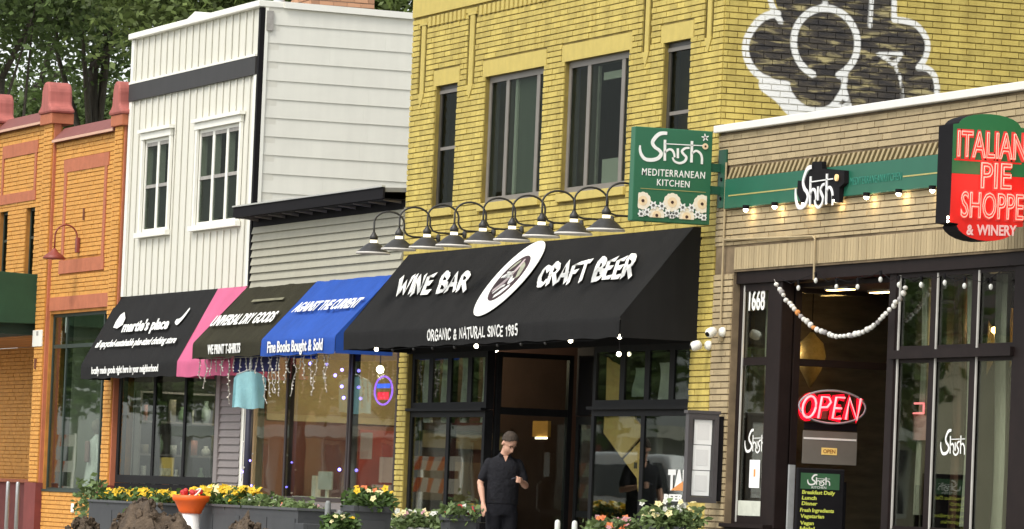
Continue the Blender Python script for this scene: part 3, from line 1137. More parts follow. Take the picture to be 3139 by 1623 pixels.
# roof with deep black eaves
m_ = MB()
m_.prism([(-17.14, -0.30, 4.885), (-17.14, -0.30, 4.94), (-17.14, 11.0, 5.45), (-17.14, 11.0, 5.39)][::-1], (6.56, 0, 0))
m_.build('roof', M_ROOF, GB)
MB().box(-17.16, -10.57, -0.32, -0.295, 4.80, 4.945).build('fascia_board', M_BLK, GB)
MB().box(-17.16, -10.57, -0.34, -0.29, 4.946, 4.966).build('drip_edge', mat('pale_drip', (0.42, 0.42, 0.38), 0.5, 0.1, 6), GB)
MB().box(-17.14, -10.58, -0.294, 0.0, 4.79, 4.80).build('soffit', M_BLK, GB)
MB().box(-17.13, -10.59, -0.03, 0.0, 4.68, 4.79).build('frieze_board', M_BLK, GB)
for k in range(11):
    x = -16.9 + k * 0.62
    m_ = MB().prism([(x, 0, 4.75), (x, -0.27, 4.782), (x, -0.27, 4.79), (x, 0, 4.79)], (0.03, 0, 0))
    m_.build('rafter_tail', M_GPIER, GB, recalc=True)
# book shop front
M_BKFR = mat('bookshop_frame', (0.035, 0.022, 0.02), 0.45, 0.2, 5)
M_BKROOM = mat('bookshop_wall', (0.30, 0.10, 0.055), 0.85, 0.25, 0.9)
F05 = front_at(0.05)
window(F05, -17.10, -12.58, 0.86, 2.95, GB, M_BKFR, M_GLASS, (-15.33,), (), fw=0.06, bar=0.07, d0=-0.06, d1=0.05, name='shop_window')
window(F05, -12.55, -10.60, 0.86, 2.95, GB, M_BKFR, M_GLASS, (), (), fw=0.07, d0=-0.06, d1=0.05, name='shop_window')
MB().box(-17.12, -16.80, -0.02, 0.06, 0.0, 2.95).build('casing', mat('oak_casing', (0.36, 0.25, 0.16), 0.6, 0.12, 6, streak=0.6), GB)
MB().box(-17.12, -10.60, 0.0, 0.2, 0.0, 0.855).build('bulkhead', M_GPIER, GB)
MB().box(-17.13, -10.59, 0.0, 0.2, 2.955, 3.6).build('fascia', M_BLK, GB)
room('bookshop_interior', -16.93, -10.6, 0.2, 4.6, 0.0, 3.1, GB, M_BKROOM, M_WOODFL, mat('cream_ceiling', (0.50, 0.42, 0.26), 0.8, 0.1, 2))
M_BOOKDARK = mat('maroon_partition', (0.15, 0.045, 0.035), 0.85, 0.25, 2)
MB().box(-16.925, -16.90, 0.22, 4.5, 2.08, 3.08).build('upper_wall', mat('beige_wall', (0.40, 0.30, 0.17), 0.85, 0.15, 1.2), GB)
MB().box(-16.925, -16.88, 0.22, 4.5, 1.98, 2.075).build('picture_rail', mat('tan_rail', (0.50, 0.40, 0.24), 0.7, 0.1, 3), GB)
MB().box(-16.925, -16.88, 0.60, 1.56, 0.6, 1.97).build('maroon_panel', M_BOOKDARK, GB)
MB().box(-16.7, -11.0, 0.45, 0.95, 0.80, 0.86).build('window_desk', mat('desk_top', (0.48, 0.42, 0.33), 0.5, 0.12, 3), GB)

# ------------------------------------------------------------ white building (X -23.85 .. -17.17)
WB = thing('white_building', (-20.5, 0, 0), 'two-storey white boarded building with a charcoal band and black corner board', 'building')
WX0, WX1 = -23.85, -17.17
WWIN = [(-22.95, -21.54, 4.81, 6.22, (-22.27,)), (-20.08, -17.98, 4.81, 6.22, (-19.39, -18.70))]
mb = MB()
wall_with_holes(mb, FRONT, WX0, WX1, 2.95, 7.82, [w[:4] for w in WWIN], -0.25, -0.01)
mb.box(WX1 - 0.22, WX1 - 0.012, 0.251, 11.0, 0, 7.80).box(WX0, WX0 + 0.2, 0.251, 11.0, 0, 7.8).box(WX0 + 0.21, WX1 - 0.23, 10.8, 11, 0, 7.8)
mb.box(WX1 - 0.22, WX1 - 0.012, 0.0, 0.25, 0, 2.94)
mb.build('wall', M_WFRONT, WB)
MB().box(WX0 + 0.21, WX1 - 0.23, 0.26, 10.79, 7.6, 7.68).build('roof', M_ROOF, WB)
x, k = WX0 + 0.16, 0
while x < WX1 - 0.28:
    for (z0, z1) in ((7.125, 7.80), (3.86, 6.855)):
        cut = [(w[2] - 0.11, w[3] + 0.16) for w in WWIN if w[0] - 0.10 < x + 0.02 < w[1] + 0.10]
        segs = [(z0, z1)]
        if cut and z0 < 5:
            segs = [(z0, cut[0][0]), (cut[0][1], z1)]
        for (a, b) in segs:
            MB().box(x, x + 0.034, -0.013, -0.002, a, b).build('batten', M_WFRONT, WB)
    x += 0.335
MB().box(WX0, WX1 - 0.14, -0.045, 0.0, 6.86, 7.118).build('band', M_BAND, WB)
MB().box(WX0, WX1 - 0.14, -0.052, 0.0, 7.119, 7.15).build('band_cap', M_WTRIM, WB)
MB().box(WX1 - 0.075, WX1 + 0.012, -0.04, 0.03, 3.86, 7.80).build('corner_board', M_BLK, WB)
MB().box(WX0 - 0.05, WX0 + 0.0, -0.02, 0.1, 3.86, 7.80).build('corner_board', M_BLK, WB)
MB().box(WX0, WX0 + 0.14, -0.03, 0.0, 3.86, 6.855).build('edge_board', M_WTRIM, WB)
MB().box(WX0, WX0 + 0.14, -0.03, 0.0, 7.151, 7.80).build('edge_board', M_WTRIM, WB)
MB().box(WX1 - 0.24, WX1 - 0.079, -0.03, 0.0, 3.86, 6.855).build('edge_board', M_WTRIM, WB)
MB().box(WX0 - 0.04, WX1 + 0.02, -0.08, 0.3, 7.81, 7.90).build('coping', M_WTRIM, WB, bevel=0.01)
m_ = MB()
m_.prism([(WX1 - 0.24, 0.301, 7.81), (WX1 + 0.05, 0.301, 7.81), (WX1 + 0.05, 0.301, 7.90), (WX1 - 0.24, 0.301, 7.90)], (0, 10.7, -0.12))
m_.build('coping', M_WTRIM, WB, recalc=True)
zs = [7.835, 7.568, 7.305, 7.043, 6.775, 6.512, 6.248, 5.982, 5.720, 5.454, 5.187, 4.92, 4.66]
for k in range(len(zs) - 1):
    a, b = zs[k + 1], zs[k]
    x0 = WX1 - 0.012
    cuts = [0.05, rnd.uniform(0.5, 1.9), rnd.uniform(2.6, 4.4), 10.95]
    for q in range(3):
        e_ = rnd.uniform(-0.001, 0.0015)
        m_ = MB().prism([(x0, cuts[q], a + e_), (x0 + 0.021, cuts[q], a + e_), (x0 + 0.007, cuts[q], b), (x0, cuts[q], b)], (0, cuts[q + 1] - cuts[q] - 0.0008, 0))
        m_.build('lap_board', M_WHITE, WB, recalc=True)
MB().box(WX1 - 0.01, WX1 + 0.026, 0.031, 0.075, 4.66, 7.80).build('corner_trim', M_WTRIM, WB)
MB().box(WX1 + 0.0, WX1 + 0.040, 0.045, 0.145, 7.476, 7.757).build('patch', M_GREY, WB, label='weathered bare patch near the roof corner')
for (a, b, c, e, muls) in WWIN:
    w = window(FRONT, a, b, c, e, WB, M_WTRIM, M_UGLASS, muls, (), fw=0.05, bar=0.11, d0=-0.12, d1=-0.012)
    us = [a + 0.05] + [q for mm_ in muls for q in (mm_ - 0.055, mm_ + 0.055)] + [b - 0.05]
    for k in range(0, len(us), 2):
        for (z0, z1, nm) in ((5.48, 5.53, 'meeting_rail'), (e - 0.105, e - 0.05, 'top_rail')):
            m_ = MB()
            rect(m_, FRONT, us[k], us[k + 1], z0, z1, -0.11, -0.018)
            m_.build(nm, M_GREY, w)
        m_ = MB()
        rect(m_, FRONT, us[k] + 0.03, us[k + 1] - 0.03, c + 0.08, 5.475, -0.048, -0.043)
        m_.build('insect_screen', mat('screen_grey', (0.075, 0.072, 0.068), 0.8, 0.1, 5), w)
    MB().box(a - 0.12, b + 0.10, -0.05, -0.001, e + 0.002, e + 0.10).build('head_casing', M_WTRIM, w)
    MB().box(a - 0.18, b + 0.16, -0.09, -0.001, e + 0.103, e + 0.155).build('drip_cap', M_WTRIM, w)
    MB().box(a - 0.09, a - 0.002, -0.04, -0.001, c, e).build('side_casing', M_WTRIM, w)
    MB().box(b + 0.002, b + 0.09, -0.04, -0.001, c, e).build('side_casing', M_WTRIM, w)
    MB().box(a - 0.16, b + 0.14, -0.08, -0.001, c - 0.08, c - 0.003).build('sill', M_WTRIM, w)
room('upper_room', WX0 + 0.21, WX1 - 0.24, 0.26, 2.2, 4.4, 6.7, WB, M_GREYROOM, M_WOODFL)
# chimney of salmon brick on the back of the roof
M_SALM = mat('salmon_brick', (0.50, 0.27, 0.155), 0.85, 0.2, 4, isl=0.6)
MB().box(-20.0, -19.02, 1.30, 2.26, 7.6, 9.6).build('chimney', mat('pale_mortar', (0.36, 0.26, 0.19), 0.9, 0.1, 6), WB)
ch = bpy.data.objects[[o.name for o in WB.children if o.name.startswith('chimney')][0]]
put_bricks(lay(side_at(-19.02), 1.30, 2.26, 7.95, 9.6, seed=21, phase=0.03) + lay(front_at(1.30), -20.0, -19.02, 7.95, 9.6, seed=22), ch, M_SALM, 60)
MB().tube([(-19.4, 0.92, 7.6), (-19.4, 0.92, 8.6)], 0.085, 12).build('vent_pipe', mat('pale_metal', (0.55, 0.56, 0.56), 0.5, 0.08, 4), WB, smooth=True)
m_ = MB().prism([(-22.9, 0.5, 8.05), (-22.3, 0.5, 8.17), (-21.95, 0.5, 8.0), (-21.95, 0.5, 7.9), (-22.1, 0.5, 7.9), (-22.25, 0.5, 8.06)][::-1], (0, 0.25, 0))
m_.build('roof_floodlight', M_WTRIM, WB, recalc=True)
# shop front
window(F05, -23.82, -18.58, 1.02, 2.92, WB, M_BLKFR, M_GLASS, (-21.86, -20.24), (), fw=0.12, bar=0.11, d0=-0.06, d1=0.05, name='shop_window')
MB().box(-23.84, -18.58, 0.0, 0.2, 0.0, 1.015).build('bulkhead', M_BLK, WB)
MB().box(-23.84, -17.40, 0.0, 0.22, 2.925, 3.84).build('fascia', M_BLK, WB)
MB().box(-18.575, -18.40, -0.03, 0.1, 0, 2.92).build('casing', M_GPIER, WB)
z = 0.0
while z < 2.9:
    m_ = MB().prism([(-18.40, 0.05, z), (-18.40, -0.014, z), (-18.40, 0.01, z + 0.108), (-18.40, 0.05, z + 0.108)][::-1], (0.99, 0, 0))
    m_.build('clapboard', M_GPIER, WB, recalc=True)
    z += 0.108
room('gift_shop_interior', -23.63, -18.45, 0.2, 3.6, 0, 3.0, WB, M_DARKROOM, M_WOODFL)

# ------------------------------------------------------------ orange building (X -34 .. -23.9)
OB = thing('orange_building', (-29, 0, 0), 'orange painted brick building with terracotta bands and rounded pier caps', 'building')
OWIN = [(-31.62, -31.05, 4.30, 5.47), (-29.86, -29.31, 4.30, 5.47)]
SHOPW = (-28.06, -24.60, 0.85, 3.68)
mb = MB()
wall_with_holes(mb, FRONT, -42.0, -28.75, 3.36, 6.80, OWIN, -0.25, 0.0)
wall_with_holes(mb, FRONT, -28.75, -23.92, 0.0, 6.45, [SHOPW], -0.25, 0.0)
rect(mb, FRONT, -42.0, -28.9, 0.0, 3.355, -2.0, -1.80)
mb.box(-42.0, -28.9, 0.26, 1.79, 3.36, 3.42)
rect(mb, side_at(-28.76), 0.002, 1.82, 0.0, 3.355, -0.12, 0.0)
mb.box(-24.2, -23.95, 0.251, 11, 0, 6.4).box(-42.0, -24.21, 10.8, 11, 0, 6.4)
mb.build('wall', M_ORAM, OB)
MB().box(-42.0, -24.0, 0.26, 10.79, 6.2, 6.28).build('roof', M_ROOF, OB)
PIERS = [(-28.75, -28.10, 6.76), (-24.46, -23.90, 6.50), (-32.45, -31.85, 6.80)]
BANDS = [(-27.55, -24.88, 5.935, 6.145), (-27.60, -24.93, 4.315, 4.525), (-28.06, -24.50, 3.73, 3.945),
         (-31.55, -29.25, 6.355, 6.565), (-31.63, -29.28, 5.58, 5.745),
         (-27.50, -27.36, 4.526, 5.934), (-25.10, -24.96, 4.526, 5.934), (-31.55, -31.44, 5.746, 6.354), (-29.42, -29.30, 5.746, 6.354)]
items = lay(FRONT, -42.0, -28.75, 3.37, 6.79, OWIN + BANDS, seed=31)
items += lay(FRONT, -28.10, -24.46, 3.70, 6.44, BANDS, seed=32) + lay(FRONT, -28.06, -24.6, 0.0, 0.83, seed=33)
FP = front_at(-0.07)
for (a, b, t_) in PIERS[:2]:
    items += lay(FP, a + 0.06, b - 0.06, 0.97, t_, seed=34)
FREC = front_at(1.80)
items += lay(FREC, -42.0, -28.9, 0.97, 3.35, seed=35)


def o_hidden(fr, a, b):
    return (a < -28.7 and 3.4 < b < 4.4) or a < -31.7


put_bricks(items, OB, M_ORA, 300, hidden=o_hidden)
for a, b, c, e in BANDS:
    MB().box(a, b, -0.03, 0.03, c, e).build('band', M_TERRA, OB)
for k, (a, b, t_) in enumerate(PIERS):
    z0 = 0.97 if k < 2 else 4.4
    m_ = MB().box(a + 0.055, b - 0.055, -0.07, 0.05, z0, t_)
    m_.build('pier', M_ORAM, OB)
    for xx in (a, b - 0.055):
        MB().box(xx, xx + 0.052, -0.055, 0.05, z0, t_).build('pier_edge_shade', M_TERRA, OB)  # dark red strips paint in the shade line along the pier edges
    if k < 2:
        MB().box(a - 0.03, b + 0.03, -0.12, 0.05, 0.0, 0.968).build('pier_base', mat('red_base', (0.17, 0.035, 0.028), 0.7, 0.2, 4), OB)
    q = (a + b) / 2
    w_ = (b - a) / 2 + 0.04
    MB().box(q - w_, q + w_, -0.13, 0.24, t_ + 0.0, t_ + 0.17).build('pier_block', M_TERRA, OB, bevel=0.01)
    cp = MB()
    prof = [(-w_ - 0.05, 0), (w_ + 0.05, 0), (w_ + 0.05, 0.07), (w_ - 0.04, 0.10), (w_ - 0.13, 0.16), (w_ - 0.15, 0.30)]
    prof += [(math.cos(R(t)) * (w_ - 0.15), 0.32 + math.sin(R(t)) * 0.20) for t in range(10, 171, 16)]
    prof += [(-w_ + 0.15, 0.30), (-w_ + 0.13, 0.16), (-w_ + 0.04, 0.10), (-w_ - 0.05, 0.07)]
    cp.prism([(q + px, -0.16, t_ + 0.172 + pz) for px, pz in prof], (0, 0.40, 0))
    cp.build('pier_cap', mat('pink_red_cap', (0.36, 0.105, 0.085), 0.7, 0.30, 4, streak=0.8), OB, bevel=0.06, recalc=True)
for (a, b, z0) in ((-42.0, -28.76, 6.80), (-28.09, -24.47, 6.45)):
    m_ = MB().prism([(a, -0.09, z0), (a, -0.09, z0 + 0.04), (a, 0.10, z0 + 0.24), (a, 0.40, z0 + 0.24), (a, 0.40, z0)][::-1], (b - a, 0, 0))
    m_.build('coping', M_REDMET, OB, recalc=True)
    MB().box(a, b, -0.105, -0.091, z0 - 0.005, z0 + 0.035).build('coping_lip', mat('pale_lip', (0.60, 0.36, 0.25), 0.6, 0.1, 5), OB)
for (a, b, c, e) in OWIN:
    window(FRONT, a, b, c, e, OB, M_GREENFR, M_UGLASS, (), (4.98,), fw=0.05, bar=0.04, d0=-0.16, d1=-0.06)
room('upper_room', -41.5, -28.9, 0.27, 1.5, 4.0, 5.8, OB, M_GREYROOM, M_WOODFL)
MB().box(-42.0, -28.9, 1.70, 1.799, 0.0, 0.96).build('recess_base', mat('red_base', (0.30, 0.055, 0.04)), OB)
MB().box(-42.0, -29.0, 1.62, 1.799, 0.961, 1.02).build('recess_ledge', M_TERRA, OB)
window(FRONT, *SHOPW, OB, M_GREENFR, M_GLASS, (-27.22, -25.02), (3.16,), fw=0.05, bar=0.06, d0=-0.16, d1=-0.05, name='shop_window')
MB().box(-28.06, -24.6, -0.03, 0.16, 0.835, 0.872).build('sill', M_GREENFR, OB)
M_SAGE = mat('sage_backdrop', (0.30, 0.34, 0.25), 0.85, 0.25, 1.6, streak=0.6)
room('dress_shop_interior', -28.03, -24.63, 0.26, 1.5, 0.3, 3.7, OB, M_SAGE, M_WOODFL)
MB().lathe((-26.10, -0.03, 0.595), [(0.085, -0.07), (0.085, 0.07)], 4, axis=(0, 0, 1), sy=0.3).build('vent_cover', M_WTRIM, OB)
MB().box(-26.24, -26.20, -0.04, -0.01, 5.13, 5.32).build('iron_strap', mat('rust', (0.16, 0.06, 0.03), 0.8, 0.2, 9), OB)
MB().box(-28.56, -28.49, -0.11, -0.07, 2.80, 2.965).build('iron_strap', mat('rust', (0.16, 0.06, 0.03)), OB)

# ------------------------------------------------------------ awnings
def awning(name, x0, x1, yt, zt, yf, zf, zb, fabric, label, sag=0.010, ends=(True, True), scallop=0.006, seed=1, band=None):
    """sloping fabric with a hanging valance and closed ends, on a metal frame"""
    root = thing(name, ((x0 + x1) / 2, 0, zb), label, 'awning')
    nx, ns = max(10, int((x1 - x0) * 8)), 12
    mb = MB()
    prof = []
    for k in range(ns + 1):
        t = k / ns
        prof.append((yt + (yf - yt) * t, zt + (zf - zt) * t, 'c', t))
    prof += [(yf - 0.010, zf - 0.025, 'v', 0.1)]
    for k in range(1, 5):
        t = k / 4
        prof.append((yf - 0.012, zf - 0.025 + (zb - zf + 0.025) * t, 'v', t))
    n_ = V((0, zf - zt, -(yf - yt))).normalized()
    for (y, z, kind, t) in prof:
        for i in range(nx + 1):
            x = x0 + (x1 - x0) * i / nx
            if kind == 'c':
                e = -sag * math.sin(math.pi * t) * (0.6 + 0.8 * noise.noise(V((x * 1.3, t * 2.0, seed)))) if 0 < t < 1 else 0
                e += 0.020 * noise.noise(V((x * 2.6, t * 1.1, seed + 9))) * math.sin(math.pi * t) ** 0.5 if 0 < t < 1 else 0
                e -= 0.004 * max(0.0, 1 - abs(((x - x0) / 1.05) % 1.0 - 0.5) * 16) if 0 < t < 1 else 0
                sc_ = 0.013 * math.sin(math.pi * (x - x0) / 1.2) ** 2 * t ** 6
                mb.v.append((x, y + n_.y * e, z + n_.z * e - sc_))
            else:
                e = scallop * math.sin(x * 5.1 + seed) * t + 0.004 * noise.noise(V((x * 4, z * 3, seed)))
                zz = z + (0.008 * math.sin(x * 6.28 / 0.9) if t == 1 else 0) - 0.013 * math.sin(math.pi * (x - x0) / 1.2) ** 2 * (1 - t)
                mb.v.append((x, y + e, zz))
    K = len(prof)
    for k in range(K - 1):
        for i in range(nx):
            a = k * (nx + 1) + i
            mb.f.append((a, a + nx + 1, a + nx + 2, a + 1))
            mb.m.append(0)
    mb.build('canopy', fabric, root, smooth=True)
    for on, x in zip(ends, (x0, x1)):
        if on:
            m = MB()
            m.prism([(x, yt, zt - 0.002), (x, 0.0, zt), (x, 0.0, zb), (x, yf, zb), (x, yf, zf)], (0.006 if x == x0 else -0.006, 0, 0))
            m.build('end_panel', fabric, root, recalc=True)
    fm = MB()
    for x in (x0 + 0.03, x1 - 0.03):
        fm.tube([(x, yt + 0.03, zt - 0.03), (x, yf + 0.03, zf - 0.03), (x, 0.0, zf - 0.03)], 0.014, 6)
    fm.tube([(x0 + 0.03, yf + 0.03, zf - 0.03), (x1 - 0.03, yf + 0.03, zf - 0.03)], 0.014, 6)
    fm.build('frame', M_STEEL, root)
    return root


M_FBLK = mat('black_canvas', (0.017, 0.0165, 0.016), 0.9, 0.22, 1.6, bump=0.5, bscale=260, streak=0.5, spec=0.15)
M_FWINE = mat('wine_canvas', (0.015, 0.0145, 0.014), 0.9, 0.25, 1.4, bump=0.5, bscale=260, streak=0.5, spec=0.15)
M_FOLV = mat('faded_olive_canvas', (0.032, 0.029, 0.016), 0.9, 0.35, 1.2, bump=0.5, bscale=260, streak=0.5, spec=0.15)
M_FBLU = mat('blue_canvas', (0.016, 0.085, 0.42), 0.75, 0.22, 1.2, bump=0.5, bscale=260, streak=0.4, transl=0.15)
M_FPNK = mat('pink_canvas', (0.72, 0.15, 0.29), 0.75, 0.12, 1.5, bump=0.5, bscale=260, transl=0.2)
M_FGRN = mat('green_canvas', (0.018, 0.062, 0.026), 0.75, 0.22, 2, bump=0.5, bscale=200)
M_NAVY = mat('navy_canvas', (0.012, 0.012, 0.085), 0.8, 0.2, 2)

AW = awning('black_awning', -10.08, -0.42, -0.10, 4.07, -0.92, 3.05, 2.81, M_FWINE,
            'long black awning with white wine bar lettering over the yellow building', seed=2)
brush_text('letter', 'WINE BAR', (-9.10, -0.561, 3.497), (-6.40, -0.572, 3.484), (-9.42, -0.385, 3.716), M_LTR, AW, 0.175, 0.003, 0.027, 3)
brush_text('letter', 'CRAFT BEER', (-3.99, -0.572, 3.483), (-0.98, -0.556, 3.503), (-4.31, -0.390, 3.71), M_LTR, AW, 0.175, 0.003, 0.027, 4)
brush_text('letter', 'ORGANIC & NATURAL SINCE 1985', (-6.77, -0.945, 2.878), (-3.58, -0.945, 2.892), (-6.78, -0.945, 2.992), M_LTR, AW, 0.19, 0.003, 0.004, 5)
_up = V((0, 0.82, 1.02)).normalized()
WS = Frame((-5.19, -0.482, 3.595), (1, 0, 0), _up)
m_ = MB()
disc(m_, WS, (0, 0), 0.60, 0.006, 0.020, 40)
o = m_.build('emblem', M_LTR, AW)
M_INK = mat('print_maroon', (0.035, 0.014, 0.018), 0.7, 0.2, 9)
M_INKG = mat('print_grey_green', (0.32, 0.33, 0.24), 0.7, 0.3, 12)
M_INKP = mat('print_mauve', (0.52, 0.42, 0.42), 0.7, 0.15, 9)
m_ = MB()
disc(m_, WS, (0, 0.0), 0.36, 0.003, 0.027, 36)
m_.build('emblem_field', M_INK, o)
for pts, w_, mt_ in (([(-0.22, -0.20), (-0.05, -0.05), (0.02, 0.16), (0.02, 0.30)], [0.05, 0.10, 0.08, 0.05], M_INKP), ([(-0.30, 0.02), (-0.12, 0.06), (0.05, 0.02)], [0.03, 0.07, 0.05], M_LTR),
                     ([(0.06, 0.24), (0.18, 0.14), (0.27, 0.0)], [0.04, 0.13, 0.07], M_INKG), ([(-0.24, 0.14), (-0.16, 0.22), (-0.08, 0.28)], [0.03, 0.07, 0.03], M_INKG),
                     ([(0.0, -0.30), (0.12, -0.22), (0.24, -0.12)], [0.05, 0.09, 0.05], M_LTR), ([(0.06, 0.02), (0.14, -0.06), (0.22, -0.02)], [0.05, 0.09, 0.05], M_LTR), ([(-0.14, -0.24), (-0.02, -0.14), (0.08, -0.12)], [0.03, 0.05, 0.03], M_LTR)):
    m_ = MB()
    ribbon(m_, WS, pts, w_, 0.002, 0.0305)
    m_.build('emblem_detail', mt_, o)
text3('emblem_lettering', 'THE', WS.p(-0.20, 0.0, 0.036), WS.p(0.02, 0.0, 0.036), WS.p(-0.20, 0.10, 0.036), M_LTR, o, fat=0.02)
m_ = MB()
for k in range(26):
    t = R(k * 360 / 26)
    if 40 < (k * 360 / 26) % 180 < 60:
        continue
    c = (math.cos(t) * 0.47, math.sin(t) * 0.47)
    ribbon(m_, WS, [(c[0] * 0.93, c[1] * 0.93), (c[0] * 1.07, c[1] * 1.07)], 0.018, 0.002, 0.027, smooth=False)
m_.build('emblem_rim_marks', mat('print_pale_grey', (0.55, 0.55, 0.50), 0.7, 0.2, 9), o, kind='stuff')

AB = awning('black_awning', -24.02, -18.80, 0.0, 3.86, -0.55, 2.81, 2.575, M_FBLK,
            'black awning with white script lettering on the white building, beside the pink one', seed=5)
text3('lettering', "martie's place", (-22.60, -0.318, 3.273), (-20.15, -0.314, 3.281), (-22.70, -0.234, 3.434), M_LTR, AB, fat=0.035, lift=0.028)
text3('lettering', 'all upcycled-sustainable plus-sized clothing store', (-23.62, -0.438, 3.045), (-19.32, -0.436, 3.05), (-23.62, -0.382, 3.150), M_LTR, AB, fat=0.025, lift=0.028)
text3('lettering', 'locally made goods right here in your neighborhood', (-23.34, -0.576, 2.648), (-19.72, -0.576, 2.653), (-23.34, -0.576, 2.750), M_LTR, AB, fat=0.03)
BS = Frame((-21.4, -0.275, 3.335), (1, 0, 0), V((0, 0.55, 1.05)).normalized())
m_ = MB()
plate(m_, BS, [(-1.86, 0.02), (-1.62, 0.0), (-1.42, 0.06), (-1.48, 0.18), (-1.72, 0.29), (-1.86, 0.24), (-1.90, 0.12)], 0.005, 0.022)
m_.build('leaf_print', M_LTR, AB)
m_ = MB()
ribbon(m_, BS, [(1.42, 0.07), (1.60, 0.05), (1.72, 0.14), (1.80, 0.27)], [0.05, 0.12, 0.10, 0.05], 0.005, 0.022)
m_.build('spoon_print', M_LTR, AB)

AP = awning('pink_awning', -18.795, -16.25, 0.0, 3.86, -0.55, 2.81, 2.56, M_FPNK,
            'bright pink awning strip between the black and olive awnings', seed=6, ends=(True, True))
AD = awning('olive_awning', -17.28, -14.06, 0.0, 3.875, -0.78, 3.02, 2.795, M_FOLV,
            'faded olive-black dry goods awning between the pink and blue awnings', seed=7, sag=0.016)
text3('lettering', 'UNIVERSAL DRY GOODS', (-17.08, -0.60, 3.238), (-14.20, -0.59, 3.245), (-17.16, -0.465, 3.386), M_LTR, AD, fat=0.03, lift=0.030)
text3('lettering', 'WE PRINT T-SHIRTS', (-16.49, -0.805, 2.848), (-14.95, -0.805, 2.851), (-16.49, -0.805, 2.973), M_LTR, AD, fat=0.03)
DS = Frame((-15.5, -0.255, 3.596), (1, 0, 0), V((0, 0.78, 0.855)).normalized())
m_ = MB()
rect(m_, DS, -0.72, 0.72, -0.025, 0.02, 0.022, 0.025)
m_.build('faded_print', mat('faded_print', (0.17, 0.16, 0.10), 0.8, 0.4, 6), AD)
AU = awning('blue_awning', -14.04, -10.86, 0.0, 3.88, -0.78, 3.02, 2.785, M_FBLU,
            'bright blue bookshop awning next to the long black awning', seed=8, sag=0.016)
text3('lettering', 'AGAINST THE CURRENT', (-13.68, -0.475, 3.37), (-10.98, -0.47, 3.376), (-13.67, -0.357, 3.500), M_LTR, AU, fat=0.03, lift=0.030)
text3('lettering', 'Fine Books Bought & Sold', (-13.71, -0.805, 2.828), (-11.32, -0.805, 2.835), (-13.71, -0.805, 2.975), M_LTR, AU, fat=0.025)
tag(MB().box(-16.22, -14.2, -0.50, -0.48, 2.60, 2.95).build('valance', M_NAVY, None), 'dark navy fabric strip hanging under the olive awning', 'valance')

# box-shaped green awning over the orange building's entry
AG = thing('green_awning', (-31.5, 0, 3.36), 'boxy dark green awning at the left edge over the orange entry', 'awning')
mb = MB()
mb.prism([(-28.73, 0.0, 3.54), (-28.73, 0.0, 4.335), (-28.73, -1.1, 4.37), (-28.73, -1.15, 3.52)], (-8.7, 0, 0))
mb.build('canopy', M_FGRN, AG, recalc=True, bevel=0.01)
MB().box(-37.4, -28.95, -1.05, -0.01, 3.36, 3.535).build('soffit', mat('green_soffit', (0.02, 0.04, 0.025), 0.8, 0.2, 3), AG)

# ------------------------------------------------------------ gooseneck lamps
M_LMET = mat('dark_lamp_metal', (0.045, 0.043, 0.04), 0.45, 0.3, 12, metal=0.3)
M_LINN = mat('lamp_inner_enamel', (0.70, 0.66, 0.60), 0.5, 0.05, 5)
M_NECK = mat('glowing_neck', (0.95, 0.86, 0.60), 0.5, 0.0, 1, emit=1.1, ecol=(1.0, 0.88, 0.60))


def gooseneck(loc, label, metal, group, lit=True):
    x, y, z = loc     # mounting point on the wall
    root = thing('gooseneck_lamp', loc, label, 'wall lamp', group)
    MB().lathe((x, y, z), [(0.055, 0.0), (0.055, 0.02), (0.03, 0.035)], 12, axis=(0, -1, 0)).build('wall_plate', metal, root)
    pts = [(x, y - 0.02, z), (x, y - 0.36, z), (x, y - 0.43, z + 0.02), (x, y - 0.47, z + 0.08)]
    for k in range(0, 13):
        t = R(180 - k * 15)
        pts.append((x, y - 0.47 - 0.205 - 0.205 * math.cos(t), z + 0.17 + 0.135 * math.sin(t)))
    pts = pts[:4] + [(x, y - 0.47 - 0.2 * (1 - math.cos(R(a))), z + 0.15 + 0.15 * math.sin(R(a))) for a in range(0, 181, 15)]
    yh = y - 0.87
    pts += [(x, yh, z + 0.06), (x, yh, z + 0.0)]
    MB().tube(pts, 0.0125, 8).build('arm', metal, root, smooth=True)
    MB().lathe((x, yh, z - 0.07), [(0.035, 0.0), (0.052, 0.01), (0.052, 0.045), (0.03, 0.075), (0.018, 0.10)], 14).build('socket', metal, root, smooth=True)
    if lit:
        MB().lathe((x, yh, z - 0.105), [(0.045, 0), (0.045, 0.035)], 14).build('neck', M_NECK, root)
    sh = MB()
    prof = [(0.055, -0.105), (0.09, -0.125), (0.14, -0.165), (0.175, -0.20), (0.215, -0.225), (0.22, -0.245),
            (0.212, -0.243), (0.17, -0.215), (0.13, -0.18), (0.08, -0.14)]
    base = len(sh.v)
    n = 24
    for r, h in prof:
        for j in range(n):
            t = 2 * math.pi * j / n
            sh.v.append((x + math.cos(t) * r, yh + math.sin(t) * r, z + h))
    for k in range(len(prof) - 1):
        for j in range(n):
            j2 = (j + 1) % n
            sh.f.append((base + k * n + j2, base + k * n + j, base + (k + 1) * n + j, base + (k + 1) * n + j2))
            sh.m.append(0 if k < 4 else 1)
    sh.build('shade', [metal, M_LINN if lit else metal], root, smooth=True)
    if lit:
        MB().ball((x, yh, z - 0.19), 0.035, 8).build('bulb', M_NECK, root, smooth=True)
    return root


